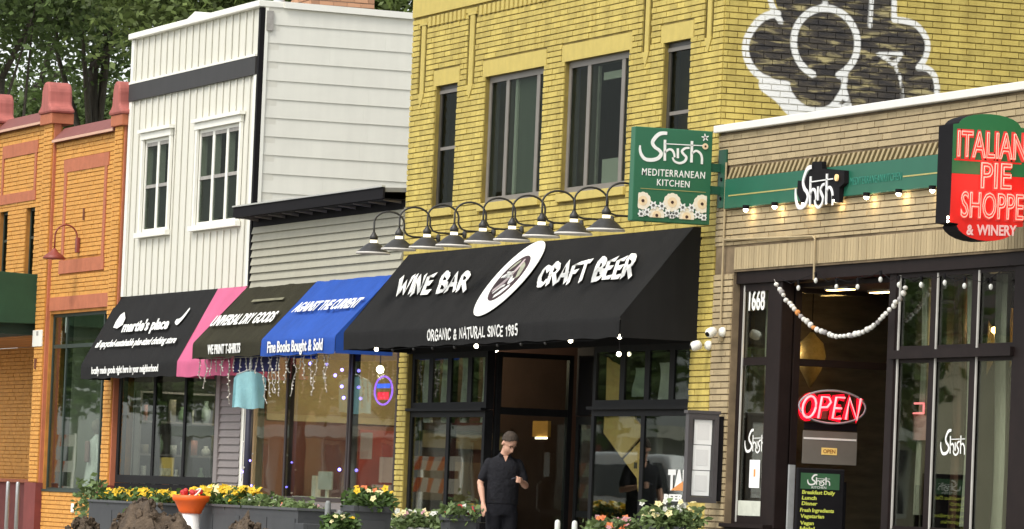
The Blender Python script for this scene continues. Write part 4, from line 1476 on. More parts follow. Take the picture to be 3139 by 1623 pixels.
ORD = ['first', 'second', 'third', 'fourth', 'fifth', 'sixth', 'seventh', 'eighth', 'ninth']
LAMPX = [-9.175, -8.19, -7.13, -6.14, -5.12, -4.11, -3.13, -2.09, -1.08]
g0 = gooseneck((LAMPX[0], -0.015, 4.25), 'leftmost dark gooseneck lamp over the wine bar awning', M_LMET, 'gooseneck lamps over the wine bar awning')
for k in range(1, 9):
    lb = '%s dark gooseneck lamp from the left over the wine bar awning' % ORD[k] if k < 8 else 'rightmost dark gooseneck lamp over the wine bar awning, beside the green blade sign'
    copy_tree(g0, (LAMPX[k], -0.015, 4.25 + [0, 0.015, 0, -0.008, 0, -0.012, 0, -0.006, 0][k]), lb)
M_REDL = mat('red_lamp', (0.22, 0.045, 0.03), 0.5, 0.2, 6)
RL = thing('gooseneck_lamp', (-26.45, 0, 4.75), 'red gooseneck lamp on the orange building', 'wall lamp')
_x = -26.45
MB().box(_x - 0.06, _x + 0.06, -0.07, -0.016, 4.62, 4.86).build('wall_plate', M_REDL, RL, bevel=0.01)
MB().tube([(_x, -0.06, 4.84)] + [(_x, -0.235 + 0.18 * math.cos(R(t)), 4.86 + 0.19 * math.sin(R(t))) for t in range(0, 181, 15)] + [(_x, -0.415, 4.64)], 0.014, 8).build('arm', M_REDL, RL, smooth=True)
MB().lathe((_x, -0.415, 4.50), [(0.175, 0.0), (0.18, 0.02), (0.13, 0.07), (0.06, 0.115), (0.035, 0.15), (0.02, 0.17)], 20).build('shade', M_REDL, RL, smooth=True)

# ------------------------------------------------------------ logo strokes (sign metres: along, up), shared by every restaurant sign
LOGO = [([(-0.69, 5.035), (-0.735, 5.034), (-0.78, 5.022), (-0.823, 4.984), (-0.856, 4.926), (-0.829, 4.877), (-0.777, 4.847), (-0.75, 4.807), (-0.784, 4.758), (-0.853, 4.735), (-0.933, 4.739), (-0.98, 4.783), (-0.999, 4.838), (-0.999, 4.885)], [0.034, 0.042, 0.040, 0.034, 0.04, 0.040, 0.034, 0.016]),
        ([(-0.712, 4.963), (-0.705, 4.735)], [0.028]), ([(-0.706, 4.824), (-0.667, 4.859), (-0.627, 4.857), (-0.6, 4.821), (-0.592, 4.779)], [0.02, 0.026, 0.02]),
        ([(-0.422, 4.893), (-0.472, 4.885), (-0.508, 4.85), (-0.486, 4.818), (-0.455, 4.788), (-0.471, 4.744), (-0.531, 4.719), (-0.592, 4.737), (-0.616, 4.778)], [0.022, 0.026, 0.028, 0.026, 0.018]),
        ([(-0.558, 4.88), (-0.553, 4.772)], [0.026]), ([(-0.395, 4.969), (-0.392, 4.735)], [0.028]),
        ([(-0.389, 4.834), (-0.345, 4.865), (-0.299, 4.846), (-0.272, 4.799), (-0.269, 4.724)], [0.02, 0.026, 0.024])]
LOGO = [([(a + 1.0, b - 4.72) for a, b in p], w) for p, w in LOGO]     # 0.73 wide, 0.32 tall from (0, 0)


def logo(mb, fr, u, v, s, th=0.006, d=0.0, sx=1.0, m=0, fat=1.0):
    for p, w in LOGO:
        ribbon(mb, fr, [(u + a * s * sx, v + b * s) for a, b in p], [q * s * fat for q in w], th, d, m)
    ribbon(mb, fr, [(u + 0.29 * s * sx, v + 0.20 * s), (u + 0.735 * s * sx, v + 0.206 * s)], 0.010 * s * fat, th, d, m, smooth=False)


# ------------------------------------------------------------ green blade sign
M_SGN = mat('sign_green', (0.022, 0.125, 0.060), 0.45, 0.06, 2)
M_SGND = mat('bracket_green', (0.012, 0.075, 0.040), 0.5, 0.15, 4)
M_CREAM = mat('print_cream', (0.80, 0.62, 0.38), 0.6, 0.10, 12)
M_CREAM2 = mat('print_pale_cream', (0.82, 0.74, 0.58), 0.6, 0.06, 12)
M_PETAL = mat('print_white', (0.80, 0.80, 0.76), 0.6, 0.04, 12)
M_DKC = mat('print_dark_centre', (0.05, 0.02, 0.015), 0.6, 0.2, 12)
M_GRC = mat('print_grey_centre', (0.12, 0.12, 0.11), 0.6, 0.2, 12)
M_GOLD = mat('gold_line', (0.42, 0.36, 0.12), 0.5, 0.1, 9)
BL = thing('blade_sign', (0.1, -0.6, 4.05), 'green blade sign with white script lettering and printed daisies', 'sign')
MB().box(0.02, 0.15, -1.06, -0.15, 4.065, 5.09).build('panel', M_SGN, BL, bevel=0.008)
S15 = side_at(0.15)
m_ = MB()
logo(m_, S15, -1.0, 4.72, 1.0, 0.006, 0.001)
m_.build('script', M_LTR, BL)
m_ = MB()
for k in range(5):
    t = R(90 + 72 * k + 8)
    ribbon(m_, S15, [(-0.241, 5.017), (-0.241 + 0.045 * math.cos(t), 5.017 + 0.042 * math.sin(t))], [0.022, 0.008], 0.004, 0.001, smooth=False)
m_.build('star', M_LTR, BL)
m_ = MB()
disc(m_, S15, (-0.239, 4.92), 0.034, 0.006, 0.007, 14)
o = m_.build('daisy', M_CREAM, BL)
m_ = MB()
disc(m_, S15, (-0.239, 4.92), 0.012, 0.003, 0.014, 10)
m_.build('daisy_centre', M_DKC, o)
text3('lettering', 'MEDITERRANEAN', (0.151, -0.966, 4.565), (0.151, -0.227, 4.567), (0.151, -0.964, 4.640), M_LTR, BL, spacing=1.15, fat=0.01)
text3('lettering', 'KITCHEN', (0.151, -0.786, 4.462), (0.151, -0.404, 4.460), (0.151, -0.784, 4.532), M_LTR, BL, spacing=1.15, fat=0.01)
m_ = MB()
rect(m_, S15, -0.974, -0.21, 4.416, 4.422, 0.001, 0.004)
m_.build('gold_line', M_GOLD, BL)


def clip_poly(pts, lo, hi, zlo):
    return [(min(max(a, lo), hi), max(b, zlo)) for a, b in pts]


for i, (c, r) in enumerate([((-0.944, 4.286), 0.095), ((-0.60, 4.288), 0.100), ((-0.25, 4.29), 0.100), ((-0.777, 4.135), 0.092), ((-0.425, 4.138), 0.092)]):
    m_ = MB()
    pts = [(c[0] + math.cos(R(t)) * r * (1 + 0.05 * math.cos(R(t * 12))), c[1] + math.sin(R(t)) * r * (1 + 0.05 * math.cos(R(t * 12)))) for t in range(0, 360, 12)]
    plate(m_, S15, clip_poly(pts, -1.0, -0.195, 4.112), 0.002, 0.0055 + i * 0.0003)
    o = m_.build('daisy', M_CREAM2, BL)
    m_ = MB()
    pts = [(c[0] + math.cos(R(t)) * r * 0.55, c[1] + math.sin(R(t)) * r * 0.55) for t in range(0, 360, 20)]
    plate(m_, S15, clip_poly(pts, -1.0, -0.195, 4.112), 0.001, 0.0090 + i * 0.0003)
    m_.build('daisy_blush', M_CREAM, o)
    m_ = MB()
    pts = [(c[0] + math.cos(R(t)) * 0.018, c[1] + math.sin(R(t)) * 0.018) for t in range(0, 360, 30)]
    plate(m_, S15, clip_poly(pts, -1.0, -0.195, 4.112), 0.001, 0.0125)
    m_.build('daisy_centre', M_DKC, o)
for c in [(-0.822, 4.242), (-0.723, 4.24), (-0.478, 4.239), (-0.374, 4.242), (-0.894, 4.165), (-0.653, 4.168), (-0.55, 4.169), (-0.301, 4.171), (-0.96, 4.14), (-0.225, 4.14), (-0.60, 4.135)]:
    m_ = MB()
    pts = [(c[0] + math.cos(R(t)) * 0.05 * (0.80 + 0.25 * math.cos(R(t * 6))), c[1] + math.sin(R(t)) * 0.05 * (0.80 + 0.25 * math.cos(R(t * 6)))) for t in range(0, 360, 15)]
    plate(m_, S15, clip_poly(pts, -1.0, -0.195, 4.112), 0.0015, 0.014)
    o = m_.build('small_daisy', M_PETAL, BL)
    m_ = MB()
    disc(m_, S15, c, 0.017, 0.001, 0.0165, 8)
    m_.build('daisy_centre', M_GRC, o)
MB().box(0.06, 0.28, -0.035, -0.018, 4.26, 4.895).build('wall_plate', M_SGND, BL)
for z in (4.45, 4.695):
    MB().box(0.05, 0.14, -0.155, -0.03, z - 0.045, z + 0.045).build('bracket_arm', M_SGND, BL)
for z in (4.36, 4.57):
    MB().lathe((0.17, -0.035, z), [(0.02, 0), (0.02, 0.012)], 8, axis=(0, -1, 0)).build('bolt', M_BLK, BL)

# ------------------------------------------------------------ green wall sign on the tan building
M_BAND2 = mat('sign_teal_green', (0.014, 0.115, 0.065), 0.45, 0.10, 2)
SG = thing('wall_sign', (3.0, 0, 4.24), 'long green wall sign with raised script letters on the tan building', 'sign')
MB().box(0.34, 11.0, -0.065, -0.022, 4.24, 4.56).build('panel', M_BAND2, SG, bevel=0.004)
FS = front_at(-0.066)
for a, b in ((0.46, 2.42), (5.02, 10.9)):
    m_ = MB()
    rect(m_, FS, a, b, 4.370, 4.384, 0.0, 0.003)
    m_.build('gold_line', M_GOLD, SG)
text3('lettering', 'MEDITERRANEAN KITCHEN', (3.72, -0.0665, 4.345), (4.98, -0.0665, 4.345), (3.72, -0.0665, 4.425), mat('dim_lettering', (0.03, 0.20, 0.14), 0.5, 0.05, 4), SG, spacing=1.1)
m_ = MB()
plate(m_, front_at(-0.068), [(2.46, 4.31), (2.60, 4.20), (2.80, 4.185), (3.56, 4.175), (3.56, 4.33), (3.68, 4.37), (3.67, 4.50), (3.10, 4.545), (3.09, 4.62), (2.84, 4.63), (2.78, 4.55), (2.62, 4.44), (2.47, 4.45)], 0.05)
m_.build('letter_backing', M_BLK, SG)
m_ = MB()
logo(m_, front_at(-0.119), 2.44, 4.145, 1.36, 0.012, 0.0, sx=0.98, fat=0.85)
m_.build('channel_script', mat('channel_letter', (0.82, 0.81, 0.78), 0.5, 0.03, 4), SG)
m_ = MB()
disc(m_, front_at(-0.13), (3.53, 4.43), 0.035, 0.02, 0.0, 12)
m_.build('channel_daisy', mat('channel_daisy', (0.85, 0.55, 0.25), 0.5, 0.03, 4, emit=0.3), SG)
for x in (1.04, 1.83, 2.62, 3.42, 4.21, 5.0, 5.8):
    l_ = MB().lathe((x, -0.10, 4.20), [(0.02, 0.0), (0.035, 0.015), (0.035, 0.05)], 10).build('downlight', M_BLK, SG)
    MB().ball((x, -0.10, 4.206), 0.030, 8).build('bulb', M_BULB, l_)
    point_light('downlight_glow', (x, -0.09, 4.16), 0.7, (1.0, 0.80, 0.50), SG, 0.02)

# ------------------------------------------------------------ pizza shop sign, cut by the right edge
M_PRED = mat('sign_red', (0.66, 0.018, 0.014), 0.4, 0.05, 2)
M_PGRN = mat('sign_leaf_green', (0.018, 0.15, 0.05), 0.4, 0.05, 2)
M_NEONR = mat('neon_pink', (0.9, 0.28, 0.24), 0.4, 0.0, 1, emit=0.75, ecol=(1.0, 0.20, 0.14))
M_NEONH = mat('painted_pink', (0.60, 0.05, 0.045), 0.5, 0.1, 9)
PS = thing('hanging_sign', (7.9, -0.54, 3.6), 'red and green neon pie shop sign at the right edge', 'sign')
S8 = side_at(8.0)


def pie_outline(k=1.0):
    pts = [(-0.92, 3.758), (-0.83, 3.748)]
    pts += [(-0.54 + 0.31 * math.cos(R(t)), 3.752 + 0.15 * math.sin(R(t))) for t in range(190, 351, 16)]
    pts += [(-0.25, 3.748), (-0.16, 3.758), (-0.16, 4.69), (-0.22, 4.695)]
    pts += [(-0.54 + 0.32 * math.cos(R(t)), 4.69 + 0.112 * math.sin(R(t))) for t in range(10, 171, 16)]
    pts += [(-0.86, 4.695), (-0.92, 4.685)]
    return pts


m_ = MB()
plate(m_, S8, pie_outline(), 0.32, -0.32)
m_.build('case', M_BLK, PS, recalc=True)
m_ = MB()
plate(m_, S8, [p for p in pie_outline() if p[1] > 4.2] + [(-0.918, 4.222), (-0.162, 4.226)], 0.004, 0.001)
m_.build('upper_face', M_PGRN, PS)
m_ = MB()
plate(m_, S8, [(-0.162, 4.224), (-0.918, 4.220)] + [p for p in pie_outline() if p[1] < 4.2], 0.004, 0.001)
m_.build('lower_face', M_PRED, PS)
m_ = MB()
rect(m_, S8, -0.90, -0.20, 4.345, 4.36, 0.0055, 0.007)
m_.build('shade_line', M_PRED, PS)
for (s, bl, br, tl) in (('ITALIAN', (-0.879, 4.385), (-0.165, 4.391), (-0.879, 4.625)), ('PIE', (-0.626, 4.10), (-0.304, 4.105), (-0.626, 4.34)),
                        ('SHOPPE', (-0.822, 3.815), (-0.17, 3.822), (-0.822, 4.053))):
    text3('painted_lettering', s, (8.006, *bl), (8.006, *br), (8.006, *tl), M_NEONH, PS, th=0.002, fat=0.07)
    text3('neon_tubing', s, (8.02, *bl), (8.02, *br), (8.02, *tl), M_NEONR, PS, th=0.016, tube=0.020)
text3('painted_lettering', '& WINERY', (8.006, -0.745, 3.650), (8.006, -0.225, 3.670), (8.006, -0.745, 3.745), mat('pale_pink', (0.78, 0.55, 0.52), 0.5, 0.05, 8), PS, th=0.003, fat=0.03)
for z in (3.80, 3.765):
    MB().ball((8.012, -0.965 + 0.02, z), 0.014, 8).build('case_bulb', M_BULB, PS)
MB().box(7.80, 7.88, -0.17, -0.02, 4.3, 4.4).build('bracket', M_BLK, PS)
point_light('neon_glow', (8.35, -0.54, 4.2), 3.0, (1.0, 0.25, 0.2), PS, 0.2)

# ------------------------------------------------------------ menu case, cameras, pipes
MC = thing('menu_case', (0.4, -0.25, 1.0), 'dark grey menu case holding three white sheets on the corner pier', 'menu case')
M_CASE = mat('case_grey', (0.075, 0.068, 0.068), 0.5, 0.15, 6)
S48 = side_at(0.48)
mb = MB()
for (a, b, c, e) in ((-0.435, -0.385, 1.04, 2.0), (-0.13, -0.08, 1.04, 2.0), (-0.385, -0.13, 1.04, 1.10), (-0.385, -0.13, 1.94, 2.0)):
    rect(mb, S48, a, b, c, e, -0.09, 0.0)
mb.build('frame', M_CASE, MC)
MB().box(0.395, 0.452, -0.384, -0.131, 1.101, 1.939).build('backing', mat('case_back', (0.10, 0.095, 0.09), 0.7, 0.1, 6), MC)
MB().box(0.37, 0.485, -0.45, -0.065, 2.001, 2.035).build('cap', M_CASE, MC)
M_PAPER = mat('menu_paper', (0.88, 0.88, 0.85), 0.7, 0.03, 9)
M_PRINT = mat('menu_print', (0.77, 0.765, 0.74), 0.7, 0.05, 22, stretch=(1, 2, 9))
for k, (a, z0) in enumerate(((-0.365, 1.115), (-0.362, 1.392), (-0.358, 1.667))):
    p_ = MB().box(0.453, 0.456 + k * 0.001, a, a + 0.205, z0, z0 + 0.268).build('sheet', M_PAPER, MC)
    MB().box(0.4585, 0.4592, a + 0.035, a + 0.175, z0 + 0.05, z0 + 0.22).build('menu_text', M_PRINT, p_)
MB().box(0.35, 0.46, -0.079, -0.016, 1.06, 1.98).build('mount', M_BLK, MC)


def camera_dome(loc, label, aim):
    r = thing('security_camera', loc, label, 'camera', 'security cameras on the corner pier')
    x, y, z = loc
    MB().lathe((x, y, z), [(0.055, 0.0), (0.055, 0.02), (0.04, 0.05)], 12, axis=(0, -1, 0)).build('mount', M_WTRIM, r, smooth=True)
    c = V((x, y - 0.13, z)) + V(aim) * 0.03
    MB().lathe(c, [(0.02, -0.06), (0.045, -0.05), (0.055, -0.02), (0.055, 0.025), (0.045, 0.05), (0.03, 0.062)], 14, axis=aim).build('housing', M_WTRIM, r, smooth=True)
    MB().lathe(c + V(aim) * 0.061, [(0.028, 0.0), (0.024, 0.012)], 12, axis=aim).build('lens', M_BLK, r)
    return r


camera_dome((0.36, -0.015, 2.90), 'upper white security camera on the pier, beside the house number', V((0.35, -0.8, -0.35)).normalized())
camera_dome((-0.03, -0.015, 2.76), 'lower white security camera, beside the long black awning end', V((-0.2, -0.9, -0.3)).normalized())

CP = thing('conduit', (0.3, -0.03, 2.9), 'tan metal conduit running down and across the tan wall', 'pipe')
M_PIPE = mat('painted_pipe', (0.37, 0.29, 0.165), 0.55, 0.1, 8)
MB().tube([(0.30, -0.04, 4.75), (0.31, -0.04, 3.0)], 0.012, 8).build('riser', M_PIPE, CP)
MB().tube([(0.33, -0.04, 3.905), (2.74, -0.04, 3.86), (2.80, -0.04, 3.83), (2.81, -0.04, 3.40)], 0.012, 8).build('branch', M_PIPE, CP)
MB().box(0.27, 0.35, -0.05, -0.016, 2.80, 2.98).build('junction_box', M_PIPE, CP)

# ------------------------------------------------------------ lettering and fittings on the glass of the tan shop front
GL = thing('window_lettering', (1.0, 0.1, 1.6), 'white house number and script logo on the narrow left pane', 'lettering')
FG = front_at(0.083)
text3('house_number', '1668', (0.80, 0.082, 3.135), (1.24, 0.082, 3.135), (0.80, 0.082, 3.345), M_LTR, GL, fat=0.02)
m_ = MB()
logo(m_, FG, 0.84, 1.60, 0.76, 0.002, 0.002)
m_.build('script', M_LTR, GL)
GL2 = thing('window_lettering', (6.1, 0.1, 1.6), 'white script logo on the middle pane of the right window', 'lettering')
m_ = MB()
logo(m_, FG, 5.83, 1.60, 0.76, 0.002, 0.002)
m_.build('script', M_LTR, GL2)
NO = thing('notice', (1.15, 0.14, 1.0), 'white paper notice on the narrow left pane', 'notice')
MB().box(1.00, 1.28, 0.078, 0.081, 1.22, 1.52).build('sheet', M_PAPER, NO)
MB().box(1.12, 1.17, 0.0755, 0.077, 1.34, 1.42).build('seal', mat('orange_print', (0.70, 0.28, 0.08), 0.6, 0.1, 9), NO)
MB().box(0.72, 1.35, 0.0785, 0.0815, 0.92, 1.08).build('frosted_strip', mat('frosted_strip', (0.55, 0.56, 0.47), 0.8, 0.15, 9), NO)

OS = thing('neon_sign', (1.80, 0.66, 1.9), 'red neon OPEN sign in a white oval, in the restaurant entry', 'neon sign')
S179 = side_at(1.80)
M_NRED = mat('neon_red', (1.0, 0.30, 0.30), 0.4, 0.0, 1, emit=1.0, ecol=(1.0, 0.22, 0.24))
M_NRED2 = mat('red_halo_glow', (0.85, 0.01, 0.02), 0.5, 0.0, 1, emit=0.7, ecol=(1.0, 0.0, 0.02))
m_ = MB()
m_.tube([S179.p(0.665 + 0.385 * math.cos(R(t)), 2.11 + 0.175 * math.sin(R(t)), 0.01) for t in range(0, 360, 10)], 0.012, 6, closed=True)
m_.build('oval_tube', mat('unlit_tube', (0.30, 0.30, 0.33), 0.4, 0.05, 6), OS, smooth=True)
O_, P_, E_, N_ = (0.30, 0.0), (0.48, 0.0), (0.66, 0.0), (0.83, 0.0)
sl = 0.035


def neon_path(pts):
    return [S179.p(a + (b - 1.98) * 0.16, b, 0.02) for a, b in pts]


LET = [[(0.375 + 0.075 * math.cos(R(t)), 2.10 + 0.115 * math.sin(R(t))) for t in range(0, 361, 24)],
       [(0.50, 1.985), (0.50, 2.215), (0.58, 2.21), (0.615, 2.16), (0.58, 2.105), (0.50, 2.10)],
       [(0.765, 2.215), (0.665, 2.215), (0.665, 1.99), (0.765, 1.99)], [(0.665, 2.10), (0.75, 2.10)],
       [(0.82, 1.985), (0.82, 2.215), (0.95, 1.985), (0.95, 2.215)]]
for pts in LET:
    MB().tube(neon_path(pts), 0.012, 6).build('letter_tube', M_NRED, OS, smooth=True)
    hb = MB()
    ribbon(hb, S179, [(a + (b - 1.98) * 0.16, b) for a, b in pts], 0.078, 0.002, -0.004, smooth=False)
    hb.build('letter_backing', M_NRED2, OS)  # glowing strips behind the letters stand in for the tubes' red halo
MB().box(1.776, 1.784, 0.36, 0.97, 1.86, 1.94).build('transformer', M_BLK, OS)
point_light('open_glow', (1.90, 0.66, 2.08), 0.9, (1.0, 0.12, 0.12), OS, 0.12)
HP = thing('notice_board', (1.80, 0.66, 1.5), 'grey translucent board with a tiny orange plate below the neon OPEN sign', 'notice board')
MB().box(1.785, 1.790, 0.345, 0.975, 1.50, 1.85).build('panel', mat('smoked_panel', (0.17, 0.155, 0.13), 0.5, 0.15, 3), HP)
MB().box(1.791, 1.793, 0.355, 0.965, 1.758, 1.778).build('text_strip', M_LTR, HP)
MB().box(1.791, 1.794, 0.565, 0.745, 1.60, 1.675).build('plate', mat('amber_plate', (0.75, 0.52, 0.16), 0.5, 0.05, 5, emit=0.15), HP)
text3('plate_text', 'OPEN', (1.7945, 0.585, 1.618), (1.7945, 0.725, 1.618), (1.7945, 0.585, 1.658), mat('brown_print', (0.30, 0.10, 0.02), 0.6, 0.1, 5), HP, th=0.001, fat=0.02)
# strip lights in the entry ceiling
for k, (y, lb) in enumerate(((0.45, 'front ceiling strip light in the restaurant entry'), (0.95, 'rear ceiling strip light in the restaurant entry'))):
    cl = thing('ceiling_light', (2.4, y, 3.33), lb, 'ceiling light', 'entry ceiling lights')
    MB().box(2.1, 2.7, y - 0.06, y + 0.06, 3.335, 3.358).build('housing', M_STEEL, cl)
    MB().box(2.12, 2.68, y - 0.045, y + 0.045, 3.328, 3.3345).build('diffuser', M_WARM, cl)

# chalk menu board on the pavement
CB = thing('menu_board', (4.5, -0.6, 0.0), 'black pavement menu board with yellow handwriting and a green header', 'menu board')
S45 = side_at(4.5)
MB().box(4.44, 4.495, -0.865, -0.345, 0.02, 1.425).build('board', M_BLK, CB, bevel=0.015)
MB().box(4.40, 4.438, -0.93, -0.868, 0.0, 1.45).build('side_rail', M_STEEL, CB)
MB().box(4.40, 4.438, -0.342, -0.30, 0.0, 1.30).build('side_rail', M_BLK, CB)
m_ = MB()
rect(m_, S45, -0.83, -0.405, 1.215, 1.375, -0.003, 0.0)
m_.build('header', mat('header_green', (0.035, 0.11, 0.045), 0.6, 0.1, 4), CB)
m_ = MB()
logo(m_, S45, -0.755, 1.255, 0.33, 0.002, 0.001, fat=1.2)
m_.build('script', M_LTR, CB)
text3('lettering', 'KITCHEN', (4.502, -0.71, 1.222), (4.502, -0.55, 1.222), (4.502, -0.71, 1.246), M_LTR, CB, th=0.001)
M_CHALK = mat('yellow_chalk', (0.62, 0.66, 0.10), 0.9, 0.15, 20, emit=0.0)
for s, a, b, z, h in (('Breakfast Daily', -0.81, -0.45, 1.165, 0.036), ('Lunch', -0.81, -0.65, 1.108, 0.036), ('Dinner', -0.81, -0.64, 1.052, 0.036),
                      ('Fresh Ingredients', -0.825, -0.455, 0.985, 0.036), ('Vegetarian', -0.82, -0.56, 0.925, 0.036), ('Vegan', -0.82, -0.67, 0.855, 0.036), ('Halal', -0.82, -0.66, 0.80, 0.036)):
    text3('handwriting', s, (4.4965, a, z), (4.4965, b, z), (4.4965, a + 0.004, z + h), M_CHALK, CB, th=0.001, fat=0.03)

# garland of felt balls across the entry
GA = thing('garland', (3.4, -0.05, 2.8), 'swag of white felt balls hung across the restaurant entry', 'garland')
gp = smooth_line([(1.78, 3.433), (1.90, 3.34), (2.14, 3.21), (2.38, 3.095), (2.64, 2.98), (2.98, 2.885), (3.32, 2.82), (3.64, 2.797), (4.01, 2.822), (4.32, 2.88), (4.57, 2.96), (4.82, 3.063), (5.02, 3.165), (5.14, 3.268)], 8)
MB().tube([(a, -0.05, b) for a, b in gp], 0.004, 5).build('cord', M_GREY, GA)
acc, last = 0.0, gp[0]
M_FELT = mat('white_felt', (0.70, 0.68, 0.62), 0.95, 0.12, 40, bump=0.4, isl=0.6)
M_FELT2 = mat('orange_felt', (0.62, 0.26, 0.08), 0.95, 0.1, 20)
M_FELT3 = mat('grey_felt', (0.30, 0.28, 0.27), 0.95, 0.1, 20)
k = 0
for p in gp:
    acc += math.hypot(p[0] - last[0], p[1] - last[1])
    last = p
    if acc > 0.070 + 0.02 * math.sin(k * 1.7):
        acc = 0
        k += 1
        MB().ball((p[0], -0.05 + rnd.uniform(-.01, .01), p[1] + rnd.uniform(-.008, .008)), 0.024 + 0.008 * rnd.random(), 10, sz=rnd.uniform(0.8, 1.1)).build('felt_ball', M_FELT2 if k in (9, 14, 53) else (M_FELT3 if k % 7 == 3 else M_FELT), GA, smooth=True)

# string lights
SL = thing('string_lights', (4.7, -0.03, 3.2), 'string of clear bulbs along the top of the restaurant windows', 'string lights')
ib = [(2.413, 3.327), (2.862, 3.393), (3.404, 3.313), (3.941, 3.299), (4.502, 3.359), (4.956, 3.294), (5.488, 3.28), (6.043, 3.286), (6.499, 3.243), (7.097, 3.218)]
cord = [(1.9, -0.04, 3.45)]
for a, b in ib:
    cord += [(a - 0.2, -0.04, b + 0.05), (a, -0.04, b + 0.085)]
cord += [(7.5, -0.04, 3.42)]
MB().tube(cord, 0.004, 5).build('cord', M_BLK, SL)
M_CLEAR = mat('pale_bulb', (0.62, 0.62, 0.56), 0.12, 0.1, 8, emit=0.08)
for a, b in ib:
    w = MB().lathe((a, -0.04, b + 0.04), [(0.014, 0.0), (0.016, 0.05)], 8).build('socket', M_BLK, SL)
    MB().ball((a, -0.04, b), 0.022, 8, sz=1.35).build('bulb', M_CLEAR, w, smooth=True)
SL2 = thing('string_lights', (-4.6, -0.9, 2.8), 'few lit bulbs strung below the valance of the long black awning', 'string lights')
lb = [(-8.84, 2.80), (-5.14, 2.785), (-2.0, 2.80), (-0.49, 2.82), (-0.49, 2.63)]
MB().tube([(-9.9, -0.90, 2.81)] + [(-9.0 + k * 0.85, -0.90, 2.80 - 0.012 * (k % 2)) for k in range(10)] + [(-0.49, -0.90, 2.84), (-0.48, -0.90, 2.64)], 0.004, 5).build('cord', M_BLK, SL2)
for a, b in lb:
    MB().ball((a, -0.90, b), 0.027, 10).build('bulb', M_BULB, SL2, smooth=True)
for a in (-8.2, -7.4, -6.7, -5.9, -4.4, -3.6, -2.8):
    MB().ball((a, -0.90, 2.785), 0.022, 8).build('unlit_bulb', M_LMET, SL2, smooth=True)

# icicle lights below the olive and blue awnings
IC = thing('icicle_lights', (-13.8, -0.7, 2.3), 'tangled white icicle lights hanging below the olive and blue awnings', 'string lights')
M_ICE = mat('icicle_bulb', (0.50, 0.48, 0.43), 0.4, 0.6, 20, isl=0.8)
M_WIRE = mat('white_wire', (0.36, 0.33, 0.28), 0.6, 0.2, 10)
M_VIO = mat('violet_led', (0.25, 0.2, 0.9), 0.4, 0.0, 1, emit=5.0, ecol=(0.22, 0.18, 1.0))
rg = random.Random(4)
x = -17.2
MB().tube([(-17.25, -0.70, 2.79), (-14.1, -0.70, 2.79), (-11.2, -0.70, 2.78)], 0.005, 5).build('cord', M_WIRE, IC)
while x < -11.3:
    L = rg.choice((0.18, 0.28, 0.36, 0.46, 0.58)) * rg.uniform(0.8, 1.1)
    pts, z, xx, yy = [], 2.79, x, -0.70
    bl = MB()
    while z > 2.79 - L:
        pts.append((xx, yy, z))
        z -= 0.045
        xx += rg.uniform(-0.045, 0.045)
        yy += rg.uniform(-0.015, 0.015)
        bl.ball((xx + rg.uniform(-0.05, 0.05), yy, z), 0.008 + 0.006 * rg.random(), 6)
    st = MB().tube(pts + [(xx, yy, z)], 0.007, 4).build('strand', M_WIRE, IC)
    bl.build('strand_bulbs', M_ICE, st, kind='stuff')
    x += rg.uniform(0.16, 0.30)
for a, b in ((-14.0, 2.72), (-12.62, 2.62), (-12.60, 2.40), (-12.55, 1.30), (-12.9, 2.55), (-12.5, 2.25)):
    MB().ball((a, -0.10, b), 0.022, 6).build('violet_bulb', M_VIO, IC)

# turquoise shirt hung out under the olive awning, on the lamp-wrapped post
SH = thing('hanging_shirt', (-14.6, -0.78, 2.05), 'turquoise shirt-shaped cloth hanging under the olive awning', 'shirt')
M_TEAL = mat('turquoise_cloth', (0.38, 0.68, 0.72), 0.85, 0.12, 3, bump=0.4, bscale=30, transl=0.25)
S_SH = side_at(-14.62)
mb = MB()
pr = [(-0.955, 2.10), (-0.53, 2.085), (-0.535, 2.50), (-0.64, 2.575), (-0.72, 2.60), (-0.80, 2.595), (-0.93, 2.535), (-0.945, 2.50)]
nx, nz = 14, 10
for j in range(nz + 1):
    t = j / nz
    for i in range(nx + 1):
        s_ = i / nx
        y = -0.955 + (0.425 + 0.0) * s_ + 0.01 * t
        top = 2.60 - abs(s_ - 0.5) ** 1.6 * 0.32
        z = 2.09 + 0.012 * math.sin(s_ * 9) + (top - 2.09) * t
        xx = -14.62 + 0.05 * math.cos((s_ - 0.5) * math.pi) + 0.018 * math.sin(s_ * 11 + t * 2) * (1 - 0.5 * t)
        mb.v.append((xx, y, z))
for j in range(nz):
    for i in range(nx):
        a = j * (nx + 1) + i
        mb.f.append((a, a + 1, a + nx + 2, a + nx + 1))
        mb.m.append(0)
n0 = len(mb.v)
mb.v += [(-14.72 - (v[0] + 14.62) * 0.6, v[1], v[2]) for v in mb.v[:n0]]
for f in list(mb.f):
    mb.f.append(tuple(q + n0 for q in f[::-1]))
    mb.m.append(0)
mb.build('cloth', M_TEAL, SH, smooth=True)
MB().tube([(-14.66, -0.93, 2.54), (-14.66, -0.735, 2.62), (-14.66, -0.54, 2.53)], 0.01, 6).build('hanger', M_STEEL, SH)
MB().tube([(-14.66, -0.735, 2.62), (-14.66, -0.735, 2.84)], 0.006, 6).build('hook', M_STEEL, SH)
PO = thing('awning_post', (-16.0, -0.3, 0), 'dark post wrapped in violet lights below the turquoise shirt', 'post')
MB().tube([(-16.02, -0.3, 0.0), (-16.02, -0.3, 2.75)], 0.055, 12).build('shaft', mat('navy_post', (0.020, 0.018, 0.035), 0.5, 0.2, 6), PO, smooth=True)
MB().tube([(-16.10, -0.36, 1.1), (-16.10, -0.36, 2.1)], 0.016, 8).build('pale_tube', M_WTRIM, PO)
rg = random.Random(9)
